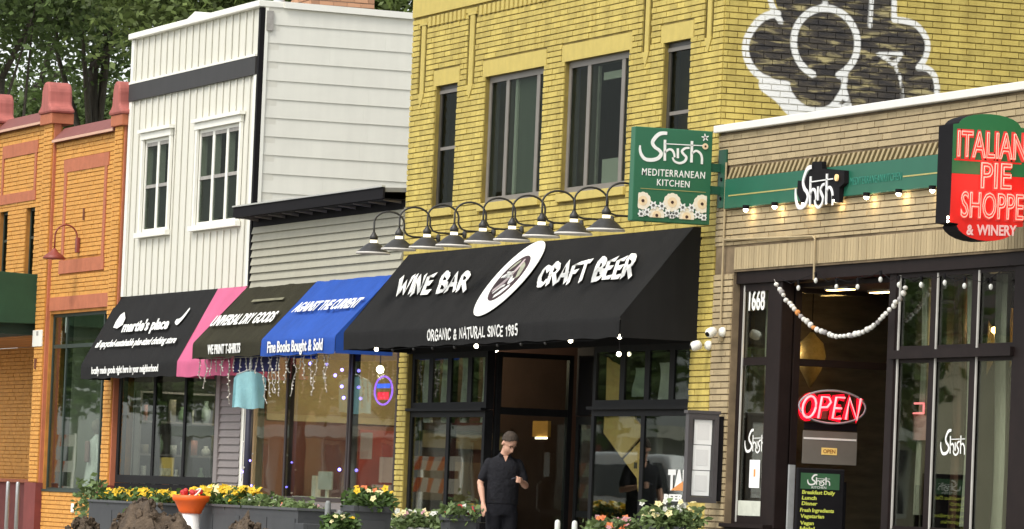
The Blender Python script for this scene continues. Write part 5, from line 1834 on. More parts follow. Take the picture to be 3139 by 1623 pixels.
for k in range(9):
    t = k * 1.3
    MB().ball((-16.02 + 0.065 * math.cos(t), -0.3 + 0.065 * math.sin(t), 0.95 + k * 0.085 + rg.random() * 0.03), 0.014, 6).build('violet_bulb', M_VIO if k % 2 else M_ICE, PO)

# ------------------------------------------------------------ trees
M_BARK = mat('bark', (0.085, 0.072, 0.055), 0.95, 0.35, 5, bump=0.8, bscale=20, stretch=(3, 3, 0.6))
M_LEAF = mat('tree_leaf', (0.095, 0.140, 0.040), 0.6, 0.6, 0.9, isl=0.35, transl=0.35)
M_LEAF2 = mat('pale_tree_leaf', (0.135, 0.18, 0.05), 0.6, 0.55, 0.9, isl=0.35, transl=0.35)


def leaf_quads(mb, c, n, spread, size, rg, flat=1.0):
    for _ in range(n):
        d = V((rg.gauss(0, 1), rg.gauss(0, 1), rg.gauss(0, flat)))
        p = V(c) + d * spread * 0.5
        a = V((rg.uniform(-1, 1), rg.uniform(-1, 1), rg.uniform(-0.7, 0.7))).normalized()
        b = a.cross(V((rg.uniform(-1, 1), rg.uniform(-1, 1), rg.uniform(-1, 1)))).normalized()
        s = size * rg.uniform(0.6, 1.35)
        mb.quad(p - a * s * 0.6, p - b * s * 0.32, p + a * s * 0.6, p + b * s * 0.32)


def tree(name, x, y, h, blobs, r0, label, leaf, clumps, seed, size=0.15, lean=(0, 0), per=44, spread=0.85, group='trees behind the buildings'):
    rg = random.Random(seed)
    root = thing(name, (x, y, -0.15), label, 'tree', group)
    mb = MB()
    top = V((x + lean[0], y + lean[1], h * 0.72))
    trunk = [V((x, y, -0.15)), V((x, y, 0.4))] + [V((x, y, 0)).lerp(top, t) + V((rg.uniform(-.12, .12), rg.uniform(-.12, .12), 0)) for t in (0.25, 0.5, 0.75, 1)]
    mb.tube(trunk, [r0 * 1.5, r0 * 1.1, r0, r0 * 0.9, r0 * 0.7, r0 * 0.4], 10)
    for (bx, by, bz, br, bh) in blobs:
        for q in range(2):
            st = trunk[rg.choice((3, 4, 4, 5))]
            en = V((bx + rg.uniform(-.6, .6) * br, by + rg.uniform(-.6, .6) * br, bz + rg.uniform(-.3, .6) * bh))
            md = st.lerp(en, 0.5) + V((rg.uniform(-.4, .4), rg.uniform(-.4, .4), rg.uniform(0.1, 0.6)))
            mb.tube([st, st.lerp(md, 0.5) + V((0, 0, 0.05)), md, en], [r0 * 0.36, r0 * 0.27, r0 * 0.18, r0 * 0.05], 6)
    mb.build('trunk', M_BARK, root, smooth=True)
    mb = MB()
    vol = sum(b[3] ** 2 * b[4] for b in blobs)
    for (bx, by, bz, br, bh) in blobs:
        n = int(clumps * 1.35 * br ** 2 * bh / vol)
        for _ in range(n):
            while True:
                d = V((rg.uniform(-1, 1), rg.uniform(-1, 1), rg.uniform(-1, 1)))
                if 0.25 < d.length < 1.0:
                    break
            p = V((bx + d.x * br, by + d.y * br, bz + d.z * bh))
            leaf_quads(mb, p, per, spread * rg.uniform(0.6, 1.2), size, rg, 0.6)
    mb.build('crown', leaf, root)
    return root


TREES = [
    ('oak_tree', -52.0, 5.0, 13, [(-51.5, 4.4, 11.4, 2.6, 1.9), (-52.5, 6.2, 12.2, 2.4, 1.8), (-53, 2.6, 12, 2.4, 2.2), (-52, 3.2, 9.4, 1.3, 0.6)], 0.20, 'dark oak with forked limbs above the left part of the orange building', M_LEAF, 330, 1),
    ('tall_tree', -56.5, 8.30, 14, [(-56, 7.4, 12.8, 2.6, 1.7), (-57, 9.6, 13.2, 2.6, 2.0), (-56.5, 8.2, 10.4, 1.2, 0.6)], 0.27, 'tall tree with a thick bare trunk left of the white building', M_LEAF, 300, 2),
    ('maple_tree', -47.5, 9.0, 12, [(-47.5, 8.8, 11.2, 2.4, 2.2), (-47, 10.6, 11.4, 2.2, 2.2), (-48, 7.2, 10.9, 1.6, 1.2)], 0.2, 'bright green maple rising behind the left part of the white roof', M_LEAF2, 330, 3),
    ('maple_tree', -46.5, 13.2, 12, [(-46.5, 12.8, 11.0, 2.6, 2.4), (-46, 14.8, 11.3, 2.4, 2.3)], 0.2, 'maple showing between the chimney and the yellow building', M_LEAF2, 300, 4),
    ('elm_tree', -72.0, 11.0, 15, [(-72, 9.8, 13.2, 3.2, 2.6), (-73, 13.0, 13.8, 3.2, 2.6), (-72, 16.5, 13.5, 3.2, 2.8)], 0.24, 'distant elm filling the gap beside the bare trunk', M_LEAF, 380, 5),
    ('elm_tree', -68.0, 6.6, 13, [(-68, 6.4, 10.6, 2.2, 1.1), (-68.5, 8.2, 10.2, 1.6, 0.8), (-68, 4.6, 11.6, 2.2, 1.6)], 0.18, 'low dark elm just above the orange parapet', M_LEAF, 240, 6),
    ('oak_tree', -66.0, 9.6, 12, [(-66, 9.4, 9.2, 1.8, 0.9), (-65.6, 10.8, 9.8, 1.4, 0.9)], 0.16, 'small oak low behind the second pier cap of the orange building', M_LEAF, 150, 7),
]
for t in TREES:
    tree(*t)

# ------------------------------------------------------------ street objects: planters and flowers
M_PLANT = mat('planter_charcoal', (0.050, 0.052, 0.054), 0.6, 0.2, 4, streak=0.4)
M_SOIL = mat('soil', (0.035, 0.025, 0.017), 0.95, 0.4, 14, bump=0.8, bscale=30)
M_HERB = mat('herb_leaf', (0.075, 0.13, 0.030), 0.6, 0.5, 9, isl=0.6, transl=0.25)
M_HERB2 = mat('pale_herb_leaf', (0.135, 0.19, 0.065), 0.6, 0.45, 9, isl=0.6, transl=0.25)
FLW = {'yellow': mat('yellow_petal', (0.80, 0.52, 0.03), 0.7, 0.2, 20, isl=0.5, transl=0.2), 'cream': mat('cream_petal', (0.82, 0.72, 0.38), 0.7, 0.15, 20, transl=0.2),
       'white': mat('white_petal', (0.66, 0.66, 0.58), 0.7, 0.08, 20, transl=0.2), 'pink': mat('pink_petal', (0.60, 0.32, 0.34), 0.7, 0.2, 20, transl=0.2),
       'red': mat('red_petal', (0.62, 0.06, 0.06), 0.7, 0.2, 20, transl=0.2), 'violet': mat('violet_petal', (0.08, 0.02, 0.12), 0.7, 0.2, 20),
       'orange': mat('orange_petal', (0.75, 0.22, 0.08), 0.7, 0.2, 20, transl=0.2)}


def flowers(root, cx, cy, z, lx, ly, h, cols, n, seed, herb=None, leaf=0.075, fsize=0.028, dens=1.0):
    """a mound of leaves with blossoms standing over it"""
    rg = random.Random(seed)
    mb = MB()
    for _ in range(int(150 * dens * max(1.0, lx / 0.5))):
        a, b = rg.uniform(-1, 1), rg.uniform(-1, 1)
        k = math.sqrt(max(0, 1 - min(1, a * a * 0.9))) if lx < 0.7 else 1
        p = (cx + a * lx / 2, cy + b * ly / 2, z + rg.random() ** 0.8 * h * (0.5 + 0.5 * k) * (0.75 + 0.4 * noise.noise(V((a * 4, b, seed)))))
        leaf_quads(mb, p, 5, 0.07, leaf, rg)
    mb.build('foliage', herb or M_HERB, root)
    for i, c in enumerate(cols):
        mb = MB()
        for _ in range(max(1, n // len(cols))):
            a, b = rg.uniform(-1, 1), rg.uniform(-1, 1)
            p = V((cx + a * lx / 2, cy + b * ly / 2, z + h * rg.uniform(0.45, 1.08)))
            ax = V((rg.uniform(0, 1), rg.uniform(-1, 0.2), rg.uniform(0.2, 1))).normalized()
            s = fsize * rg.uniform(0.7, 1.35)
            u = ax.orthogonal().normalized()
            w = ax.cross(u)
            for q in range(5):
                t = 2 * math.pi * q / 5
                d = u * math.cos(t) + w * math.sin(t)
                e = ax.cross(d)
                mb.quad(p, p + d * s * 0.7 - e * s * 0.5 + ax * s * 0.2, p + d * s * 1.25 + ax * s * 0.12, p + d * s * 0.7 + e * s * 0.5 + ax * s * 0.2)
            mb.ball(p + ax * s * 0.1, s * 0.3, 6)
        mb.build(c + '_blossoms', FLW[c], root, kind='stuff')


def trough(name, x0, x1, y0, y1, h, label):
    root = thing(name, ((x0 + x1) / 2, (y0 + y1) / 2, 0), label, 'planter')
    mb = MB()
    t = 0.035
    mb.box(x0, x1, y0, y0 + t, 0, h).box(x0, x1, y1 - t, y1, 0, h).box(x0, x0 + t, y0 + t, y1 - t, 0, h).box(x1 - t, x1, y0 + t, y1 - t, 0, h)
    mb.box(x0 + t, x1 - t, y0 + t, y1 - t, 0, 0.05)
    mb.build('box', M_PLANT, root)
    rim = MB()
    for (a, b, c, e) in ((x0 - .02, x1 + .02, y0 - .02, y0 + .05), (x0 - .02, x1 + .02, y1 - .05, y1 + .02), (x0 - .02, x0 + .05, y0 + .05, y1 - .05), (x1 - .05, x1 + .02, y0 + .05, y1 - .05)):
        rim.box(a, b, c, e, h + 0.001, h + 0.03)
    rim.build('rim', mat('planter_rim', (0.085, 0.088, 0.09), 0.55, 0.15, 5), root)
    MB().box(x0 + t, x1 - t, y0 + t, y1 - t, h - 0.12, h - 0.04).build('soil', M_SOIL, root)
    n = int((x1 - x0) / 1.1)
    for k in range(n):
        a = x0 + 0.06 + k * (x1 - x0 - 0.12) / n
        MB().box(a + 0.02, a + (x1 - x0 - 0.12) / n - 0.02, y0 - 0.012, y0 - 0.001, 0.08, h - 0.10).build('side_panel', M_PLANT, root)
    MB().box(x1 + 0.001, x1 + 0.012, y0 + 0.07, y1 - 0.07, 0.08, h - 0.10).build('end_panel', M_PLANT, root)
    return root


r = trough('long_planter', -15.25, -11.75, -2.75, -2.30, 0.74, 'long charcoal planter of yellow flowers below the black script awning')
flowers(r, -13.5, -2.5, 0.70, 3.3, 0.36, 0.20, ('yellow', 'yellow', 'yellow'), 260, 41, fsize=0.036)
r = trough('long_planter', -10.60, -5.98, -2.75, -2.30, 0.76, 'long charcoal planter below the blue awning with yellow, white and coral flowers')
flowers(r, -9.8, -2.5, 0.72, 2.0, 0.36, 0.26, ('yellow', 'yellow', 'yellow', 'cream'), 230, 42, fsize=0.042)
flowers(r, -8.0, -2.5, 0.72, 1.2, 0.32, 0.16, ('white', 'violet', 'cream'), 30, 43, M_HERB2)
flowers(r, -6.9, -2.5, 0.72, 1.2, 0.32, 0.10, ('orange', 'pink', 'cream'), 30, 44, M_HERB2)


def square_pot(cx, cy, w, h, label, name='square_planter'):
    root = thing(name, (cx, cy, 0), label, 'planter')
    mb = MB()
    a, b = w * 0.36, w * 0.48
    lo = [(cx - a, cy - a, 0), (cx + a, cy - a, 0), (cx + a, cy + a, 0), (cx - a, cy + a, 0)]
    hi = [(cx - b, cy - b, h - 0.07), (cx + b, cy - b, h - 0.07), (cx + b, cy + b, h - 0.07), (cx - b, cy + b, h - 0.07)]
    for k in range(4):
        k2 = (k + 1) % 4
        mb.quad(lo[k], lo[k2], hi[k2], hi[k])
    mb.build('body', M_PLANT, root)
    for k in range(4):
        k2 = (k + 1) % 4
        A, B, C_, D_ = V(lo[k]), V(lo[k2]), V(hi[k2]), V(hi[k])
        n = (B - A).cross(D_ - A).normalized()

        def q(s, t):
            return (A.lerp(B, s)).lerp(D_.lerp(C_, s), t)
        MB().prism([q(0.16, 0.12), q(0.84, 0.12), q(0.84, 0.88), q(0.16, 0.88)], n * 0.012).build('panel', M_PLANT, root)
    rim = MB()
    c = w * 0.54
    for (x0, x1, y0, y1) in ((cx - c, cx + c, cy - c, cy - c + .06), (cx - c, cx + c, cy + c - .06, cy + c), (cx - c, cx - c + .06, cy - c + .06, cy + c - .06), (cx + c - .06, cx + c, cy - c + .06, cy + c - .06)):
        rim.box(x0, x1, y0, y1, h - 0.07, h)
    rim.build('rim', M_PLANT, root, bevel=0.006)
    MB().box(cx - b + .02, cx + b - .02, cy - b + .02, cy + b - .02, h - 0.14, h - 0.06).build('soil', M_SOIL, root)
    return root


def round_pot(cx, cy, rr, h, label, m=None):
    root = thing('round_planter', (cx, cy, 0), label, 'planter')
    MB().lathe((cx, cy, 0), [(rr * 0.62, 0), (rr * 0.70, h * 0.3), (rr * 0.92, h * 0.86), (rr, h * 0.87), (rr * 1.03, h * 0.9), (rr * 1.03, h), (rr * 0.93, h), (rr * 0.9, h * 0.9)], 22).build('bowl', m or M_PLANT, root, smooth=True)
    MB().lathe((cx, cy, h * 0.86), [(rr * 0.9, 0), (rr * 0.9, 0.03)], 18).build('soil', M_SOIL, root)
    return root


r = square_pot(-4.15, -2.5, 0.46, 0.85, 'square charcoal pot of orange and yellow flowers in front of the yellow brick pillar')
flowers(r, -4.15, -2.5, 0.83, 0.52, 0.45, 0.22, ('orange', 'yellow', 'cream'), 18, 45, M_HERB, fsize=0.03)
r = round_pot(-5.35, -1.5, 0.30, 0.62, 'low pale planter overflowing with cream and pink flowers by the wine bar window', mat('planter_grey', (0.28, 0.28, 0.26), 0.8, 0.2, 5))
flowers(r, -5.35, -1.5, 0.58, 0.75, 0.7, 0.22, ('cream', 'pink', 'white'), 45, 46, M_HERB2, leaf=0.07, fsize=0.03)
r = square_pot(-3.82, -1.5, 0.34, 0.79, 'small black pot with red and white flowers beside the standing man')
flowers(r, -3.82, -1.5, 0.77, 0.36, 0.34, 0.11, ('white', 'red', 'violet'), 12, 47, M_HERB2, fsize=0.042)
r = round_pot(-1.25, -0.62, 0.24, 0.66, 'round planter of pink and coral flowers below the wooden map panel')
flowers(r, -1.25, -0.62, 0.62, 0.55, 0.5, 0.20, ('pink', 'orange', 'pink'), 26, 48, M_HERB2, fsize=0.036)
r = round_pot(0.47, -0.62, 0.26, 0.77, 'round charcoal planter with pale leafy flowers under the menu case')
flowers(r, 0.47, -0.62, 0.74, 0.56, 0.56, 0.28, ('white', 'cream'), 34, 49, M_HERB2, leaf=0.075, fsize=0.03)
r = square_pot(-1.02 - 3.0, -3.2, 0.3, 0.62, 'low pot with a few yellow blossoms at the bottom edge, right of the square pot')
flowers(r, -4.02 + 1.0, -3.2, 0.60, 0.3, 0.3, 0.12, ('yellow', 'cream'), 12, 50)
r = thing('tall_plant', (-15.45, -2.6, 0), 'loose pale shrub at the left end of the planter, by the orange pier', 'shrub')
mb = MB()
rg = random.Random(51)
for _ in range(70):
    leaf_quads(mb, (-15.75 + rg.uniform(-.32, .32), -2.6 + rg.uniform(-.12, .12), rg.uniform(0.2, 1.02)), 5, 0.12, 0.09, rg)
mb.build('foliage', M_HERB2, r)
MB().tube([(-15.7, -2.6, 0), (-15.75, -2.6, 0.9)], 0.012, 6).build('stem', M_BARK, r)

# orange tub on a white stand
TU = thing('orange_tub', (-9.6, -3.0, 0), 'safety-orange tapered tub on a white post in front of the yellow flowers', 'tub')
M_SAFE = mat('safety_orange', (0.85, 0.13, 0.015), 0.5, 0.08, 4)
MB().lathe((-9.6, -3.0, 0), [(0.135, 0.66), (0.15, 0.70), (0.20, 0.80), (0.225, 0.815), (0.232, 0.84), (0.232, 0.885), (0.21, 0.885), (0.19, 0.84)], 24).build('bowl', M_SAFE, TU, smooth=True)
MB().lathe((-9.6, -3.0, 0), [(0.16, 0), (0.15, 0.03), (0.122, 0.05), (0.122, 0.66)], 20).build('stand', mat('reflective_white', (0.80, 0.78, 0.74), 0.4, 0.05, 6), TU, smooth=True)
MB().tube([(-9.6 + 0.13 * math.cos(R(t)), -3.0 + 0.13 * math.sin(R(t)) * 0.9, 0.87 + 0.10 * math.sin(R(max(0, t)))) for t in range(0, 181, 15)], 0.012, 6).build('handle_hoop', M_WTRIM, TU, smooth=True)
mb = MB()
for k in range(9):
    mb.ball((-9.6 + rg.uniform(-.14, .14), -3.0 + rg.uniform(-.14, .14), 0.89 + rg.random() * 0.05), 0.035, 6)
mb.build('red_blossoms', FLW['red'], TU, kind='stuff')

# ------------------------------------------------------------ heaps of dug earth
M_DIRT = mat('dug_earth', (0.088, 0.062, 0.040), 0.95, 0.55, 7, bump=1.0, bscale=34)


def heap(cx, cy, rx, ry, h, label, seed, z0=-0.13):
    root = thing('earth_heap', (cx, cy, z0), label, 'earth heap', 'heaps of dug earth in the street')
    mb = MB()
    n = 44
    for j in range(n + 1):
        for i in range(n + 1):
            a, b = -1 + 2 * i / n, -1 + 2 * j / n
            q = math.hypot(a, b)
            e = max(0.0, 1 - q * q) ** 1.1
            p = V((a * 2.3 + seed, b * 2.3, seed * 1.7))
            z = h * e * (0.82 + 0.35 * noise.noise(p * 1.4)) + (0.12 * noise.noise(p * 3.4) + 0.06 * noise.noise(p * 8)) * min(1, e * 3) * h
            mb.v.append((cx + a * rx + 0.05 * noise.noise(p * 5), cy + b * ry, z0 + 0.004 + max(0, z)))
    for j in range(n):
        for i in range(n):
            a = j * (n + 1) + i
            mb.f.append((a, a + 1, a + n + 2, a + n + 1))
            mb.m.append(0)
    mb.build('mound', M_DIRT, root)
    rg = random.Random(seed)
    cl = MB()
    for _ in range(70):
        t, q = rg.uniform(0, 6.28), rg.random() ** 0.7 * 0.85
        x, y = cx + math.cos(t) * q * rx, cy + math.sin(t) * q * ry
        z = z0 + h * (1 - q * q) ** 1.1 * 0.9
        s = rg.uniform(0.02, 0.06)
        base = len(cl.v)
        cl.ball((x, y, z), s, 6)
        for k in range(base, len(cl.v)):
            v = V(cl.v[k])
            cl.v[k] = tuple(v + V((rg.uniform(-.3, .3), rg.uniform(-.3, .3), rg.uniform(-.3, .3))) * s)
    cl.build('clods', M_DIRT, root, kind='stuff')


heap(-4.2, -5.1, 1.55, 0.72, 1.03, 'large heap of dug brown earth in front of the long planter', 3)
heap(-6.9, -5.1, 0.9, 0.45, 0.74, 'small earth heap left of the big one, at the bottom edge', 5)
heap(-0.75, -5.0, 1.1, 0.34, 0.84, 'small earth heap right of the orange tub, at the bottom edge', 8)

# ------------------------------------------------------------ posts
for k, (x, lb) in enumerate(((-25.65, 'leftmost galvanised steel post at the left edge'), (-25.05, 'second galvanised steel post from the left edge'))):
    p_ = thing('steel_post', (x, -1.2, 0), lb, 'post', 'steel posts by the orange building')
    MB().lathe((x, -1.2, 0), [(0.03, 0), (0.03, 0.94), (0.022, 0.965), (0.005, 0.97)], 10).build('shaft', M_STEEL, p_, smooth=True)
    MB().lathe((x, -1.2, 0), [(0.07, 0.0), (0.07, 0.015)], 10).build('base', M_STEEL, p_)
M_BOLL = mat('pale_bollard', (0.62, 0.64, 0.58), 0.5, 0.1, 6)
for k, (x, lb) in enumerate(((0.74, 'left pale thin bollard at the bottom edge by the door'), (1.25, 'right pale thin bollard at the bottom edge by the door'))):
    p_ = thing('bollard', (x, -2.0, 0), lb, 'bollard', 'pale bollards')
    MB().lathe((x, -2.0, 0), [(0.03, 0), (0.03, 0.76), (0.024, 0.785), (0.006, 0.795)], 12).build('shaft', M_BOLL, p_, smooth=True)
    MB().lathe((x, -2.0, 0), [(0.06, 0.0), (0.06, 0.012)], 12).build('base', M_STEEL, p_)
for k, (x, lb) in enumerate(((-5.62, 'left slim grey post between the long planter and the square pot'), (-5.15, 'right slim grey post between the long planter and the square pot'))):
    p_ = thing('grey_post', (x, -2.5, 0), lb, 'post', 'grey posts by the planters')
    MB().lathe((x, -2.5, 0), [(0.035, 0), (0.035, 0.86 - k * 0.1), (0.02, 0.89 - k * 0.1)], 10).build('shaft', mat('grey_post', (0.20, 0.21, 0.20), 0.6, 0.2, 6), p_, smooth=True)
    MB().lathe((x, -2.5, 0), [(0.07, 0.0), (0.07, 0.015)], 10).build('base', M_STEEL, p_)

# ------------------------------------------------------------ wall things on the orange building
PLT = thing('number_plate', (-28.48, -0.1, 3.15), 'white house-number plate on the orange pier', 'plate')
MB().box(-28.76, -28.18, -0.10, -0.082, 3.165, 3.43).build('board', M_WTRIM, PLT)
MB().box(-28.52, -28.40, -0.103, -0.1, 3.34, 3.41).build('mark', M_GREY, PLT)
WL = thing('wall_lantern', (-34.6, 1.76, 2.2), 'small black wall lantern in the shaded orange entry', 'lantern')
MB().box(-34.68, -34.52, 1.73, 1.784, 2.24, 2.42).build('back_plate', M_BLK, WL)
MB().lathe((-34.60, 1.67, 2.25), [(0.05, 0), (0.07, 0.03), (0.06, 0.13), (0.02, 0.17)], 8).build('lantern_head', M_BLK, WL)

# ------------------------------------------------------------ the man in front of the door
MAN = thing('person', (-4.30, -0.80, 0), 'man in a black polo shirt looking down at his phone by the wine bar door', 'person')
_b = (V((CAM_LOC.x + 4.3, CAM_LOC.y + 0.8, 0))).normalized()
_ang = R(12)
MBX = V((_b.x * math.cos(_ang) - _b.y * math.sin(_ang), _b.x * math.sin(_ang) + _b.y * math.cos(_ang), 0))   # towards where he faces
MAX_ = V((-MBX.y, MBX.x, 0))                                                                                # to his left


def mp(a, b, z):
    return V((-4.30, -0.80, 0)) + MAX_ * a + MBX * b + V((0, 0, z))


def loft(mb, secs, n=18):
    """closed body of elliptical sections (a, b, z, half-width, half-depth)"""
    base = len(mb.v)
    for (a, b, z, w, d) in secs:
        for k in range(n):
            t = 2 * math.pi * k / n
            mb.v.append(tuple(mp(a + math.cos(t) * w, b + math.sin(t) * d, z)))
    for k in range(len(secs) - 1):
        for j in range(n):
            j2 = (j + 1) % n
            mb.f.append((base + k * n + j, base + k * n + j2, base + (k + 1) * n + j2, base + (k + 1) * n + j))
            mb.m.append(0)
    mb.f.append(tuple(base + j for j in range(n - 1, -1, -1)))
    mb.f.append(tuple(base + (len(secs) - 1) * n + j for j in range(n)))
    mb.m += [0, 0]


def limb(mb, pts, n=10):
    mb.tube([mp(*p[:3]) for p in pts], [p[3] for p in pts], n)
    for p in pts:
        mb.ball(mp(*p[:3]), p[3] * 0.99, 8)


def organic(mb, name, m, voxel, smooth=6):
    o = mb.build(name, m, MAN, smooth=True, recalc=True)
    r_ = o.modifiers.new('remesh', 'REMESH')
    r_.mode = 'VOXEL'
    r_.voxel_size = voxel
    r_.use_smooth_shade = True
    s_ = o.modifiers.new('smooth', 'SMOOTH')
    s_.factor, s_.iterations = 0.5, smooth
    return o


M_SKIN = mat('skin', (0.60, 0.34, 0.235), 0.55, 0.10, 14, spec=0.35)
M_SHIRT = mat('black_polo', (0.013, 0.013, 0.016), 0.85, 0.35, 9, bump=1.0, bscale=14, spec=0.2)
M_TROU = mat('dark_trousers', (0.009, 0.009, 0.012), 0.85, 0.25, 8, bump=1.0, bscale=10, spec=0.2)
M_HAIR = mat('brown_hair', (0.052, 0.036, 0.024), 0.75, 0.75, 55, bump=0.6, bscale=180)
HT = 0.68           # head bowed forward (radians) and turned to his left
HC = (0.035, 0.085, 1.645)


def hp(a, b, z):
    """head coordinates: a to his left, b forward, z up, bowed and turned"""
    yaw_ = 0.45
    a2, b2 = a * math.cos(yaw_) + b * math.sin(yaw_) * math.cos(HT) - 0, b
    y_ = b * math.cos(HT) + z * math.sin(HT)
    z_ = -b * math.sin(HT) + z * math.cos(HT)
    return mp(HC[0] + a * math.cos(yaw_) + y_ * math.sin(yaw_), HC[1] - a * math.sin(yaw_) + y_ * math.cos(yaw_), HC[2] + z_)


def head_ball(mb, c, rx, ry, rz, n=14):
    base = len(mb.v)
    rows = n // 2
    for j in range(rows + 1):
        ph = math.pi * j / rows
        for k in range(n):
            t = 2 * math.pi * k / n
            s = max(0.02, math.sin(ph))
            mb.v.append(tuple(hp(c[0] + rx * s * math.cos(t), c[1] + ry * s * math.sin(t), c[2] - rz * math.cos(ph))))
    for j in range(rows):
        for k in range(n):
            k2 = (k + 1) % n
            mb.f.append((base + j * n + k, base + j * n + k2, base + (j + 1) * n + k2, base + (j + 1) * n + k))
            mb.m.append(0)
    mb.f.append(tuple(base + k for k in range(n - 1, -1, -1)))
    mb.f.append(tuple(base + rows * n + k for k in range(n)))
    mb.m += [0, 0]


# arms: his right arm (picture left) hangs, his left (picture right) holds the phone
RS, RE, RW = (-0.172, -0.01, 1.415), (-0.265, -0.03, 1.17), (-0.245, 0.08, 0.955)
LS, LE, LW = (0.175, 0.0, 1.415), (0.265, 0.02, 1.16), (0.165, 0.235, 1.205)
mb = MB()
head_ball(mb, (0, -0.005, 0.035), 0.077, 0.097, 0.098)
head_ball(mb, (0, 0.030, -0.045), 0.062, 0.066, 0.080)
head_ball(mb, (0, 0.060, -0.100), 0.030, 0.026, 0.024)
head_ball(mb, (0, 0.103, -0.020), 0.013, 0.020, 0.030, 10)
head_ball(mb, (0, 0.110, -0.038), 0.018, 0.016, 0.012, 10)
head_ball(mb, (0.032, 0.082, 0.022), 0.024, 0.014, 0.009, 10)
head_ball(mb, (-0.032, 0.082, 0.022), 0.024, 0.014, 0.009, 10)
head_ball(mb, (0, 0.092, -0.068), 0.024, 0.012, 0.008, 10)
head_ball(mb, (0.079, -0.012, -0.012), 0.010, 0.020, 0.032, 10)
head_ball(mb, (-0.079, -0.012, -0.012), 0.010, 0.020, 0.032, 10)
loft(mb, [(0, 0.0, 1.42, 0.075, 0.075), (0.0, 0.01, 1.50, 0.058, 0.060), (0.02, 0.04, 1.58, 0.054, 0.058), (0.03, 0.06, 1.63, 0.05, 0.055)])
loft(mb, [(0, 0, 0.90, 0.15, 0.10), (0, 0, 1.05, 0.15, 0.11), (0, 0, 1.25, 0.16, 0.11), (0, 0, 1.40, 0.15, 0.10), (0, 0, 1.46, 0.09, 0.08)])
for S_, E_, W_, hand_dir in ((RS, RE, RW, -1), (LS, LE, LW, 1)):
    el = lambda p, q, t: tuple(p[i] + (q[i] - p[i]) * t for i in range(3))
    limb(mb, [(*S_, 0.052), (*el(S_, E_, 0.5), 0.046), (*E_, 0.040), (*el(E_, W_, 0.3), 0.042), (*el(E_, W_, 0.8), 0.030), (*W_, 0.026)])
for s in (-1, 1):
    limb(mb, [(s * 0.09, 0, 0.90, 0.085), (s * 0.10, 0.01, 0.50, 0.055), (s * 0.105, 0, 0.30, 0.050), (s * 0.11, -0.01, 0.09, 0.036)])
# hands: palm, four fingers of different lengths, thumb leaving the side of the palm
rw = V(RW)
limb(mb, [(-0.245, 0.085, 0.94, 0.026), (-0.243, 0.095, 0.905, 0.034), (-0.242, 0.105, 0.865, 0.034)])
for k, (da, ln) in enumerate(((-0.026, 0.060), (-0.009, 0.070), (0.009, 0.066), (0.026, 0.050))):
    limb(mb, [(-0.242 + da * 0.4, 0.105 + da * 0.8, 0.850, 0.0105), (-0.242 + da * 0.4, 0.118 + da * 0.8, 0.850 - ln * 0.55, 0.0098), (-0.238 + da * 0.4, 0.112 + da * 0.8, 0.850 - ln, 0.0085)], 8)
limb(mb, [(-0.232, 0.120, 0.905, 0.013), (-0.222, 0.145, 0.875, 0.011), (-0.218, 0.152, 0.845, 0.0095)], 8)
limb(mb, [(0.160, 0.245, 1.208, 0.026), (0.148, 0.275, 1.215, 0.033), (0.138, 0.305, 1.222, 0.032)])
for k, (dz, ln) in enumerate(((0.030, 0.050), (0.011, 0.060), (-0.008, 0.058), (-0.026, 0.046))):
    limb(mb, [(0.150, 0.315, 1.215 + dz, 0.0105), (0.130, 0.345, 1.218 + dz, 0.0100), (0.098, 0.348, 1.220 + dz, 0.0092), (0.084, 0.330, 1.221 + dz, 0.0085)], 8)
limb(mb, [(0.128, 0.275, 1.245, 0.0125), (0.105, 0.290, 1.258, 0.011), (0.090, 0.312, 1.258, 0.0095)], 8)
organic(mb, 'body', M_SKIN, 0.0085, 4)
# polo shirt
mb = MB()
loft(mb, [(0, 0.0, 0.93, 0.185, 0.125), (0, 0.005, 1.00, 0.188, 0.130), (0, 0.012, 1.12, 0.187, 0.135), (0, 0.012, 1.25, 0.190, 0.132), (0, 0.008, 1.36, 0.200, 0.125),
          (0, 0.0, 1.42, 0.190, 0.110), (0, -0.004, 1.465, 0.145, 0.090), (0, 0.0, 1.495, 0.085, 0.075), (0, 0.004, 1.515, 0.068, 0.066)], 22)
for S_, E_ in ((RS, RE), (LS, LE)):
    el = lambda t: tuple(S_[i] + (E_[i] - S_[i]) * t for i in range(3))
    limb(mb, [(*el(0.0), 0.058), (*el(0.3), 0.058), (*el(0.60), 0.060), (*el(0.74), 0.060)])
organic(mb, 'polo_shirt', M_SHIRT, 0.011, 5)
mb = MB()
for s in (-1, 1):
    mb.prism([mp(s * 0.005, 0.078, 1.475), mp(s * 0.055, 0.070, 1.525), mp(s * 0.070, 0.030, 1.535), mp(s * 0.075, 0.060, 1.490)], (MBX * 0.008))
mb.build('collar', M_SHIRT, MAN, recalc=True)
MB().prism([mp(-0.028, 0.082, 1.50), mp(0.0, 0.098, 1.425), mp(0.030, 0.082, 1.50)], MBX * 0.006).build('open_neck', M_SKIN, MAN, recalc=True)
mb = MB()
loft(mb, [(0, 0, 0.80, 0.18, 0.125), (0, 0, 0.90, 0.180, 0.125), (0, 0, 0.99, 0.172, 0.118)], 20)
for s in (-1, 1):
    limb(mb, [(s * 0.088, 0, 0.84, 0.105), (s * 0.095, 0.008, 0.62, 0.092), (s * 0.10, 0.01, 0.46, 0.078), (s * 0.105, 0.0, 0.28, 0.070), (s * 0.11, -0.005, 0.08, 0.064)], 14)
organic(mb, 'trousers', M_TROU, 0.014, 4)
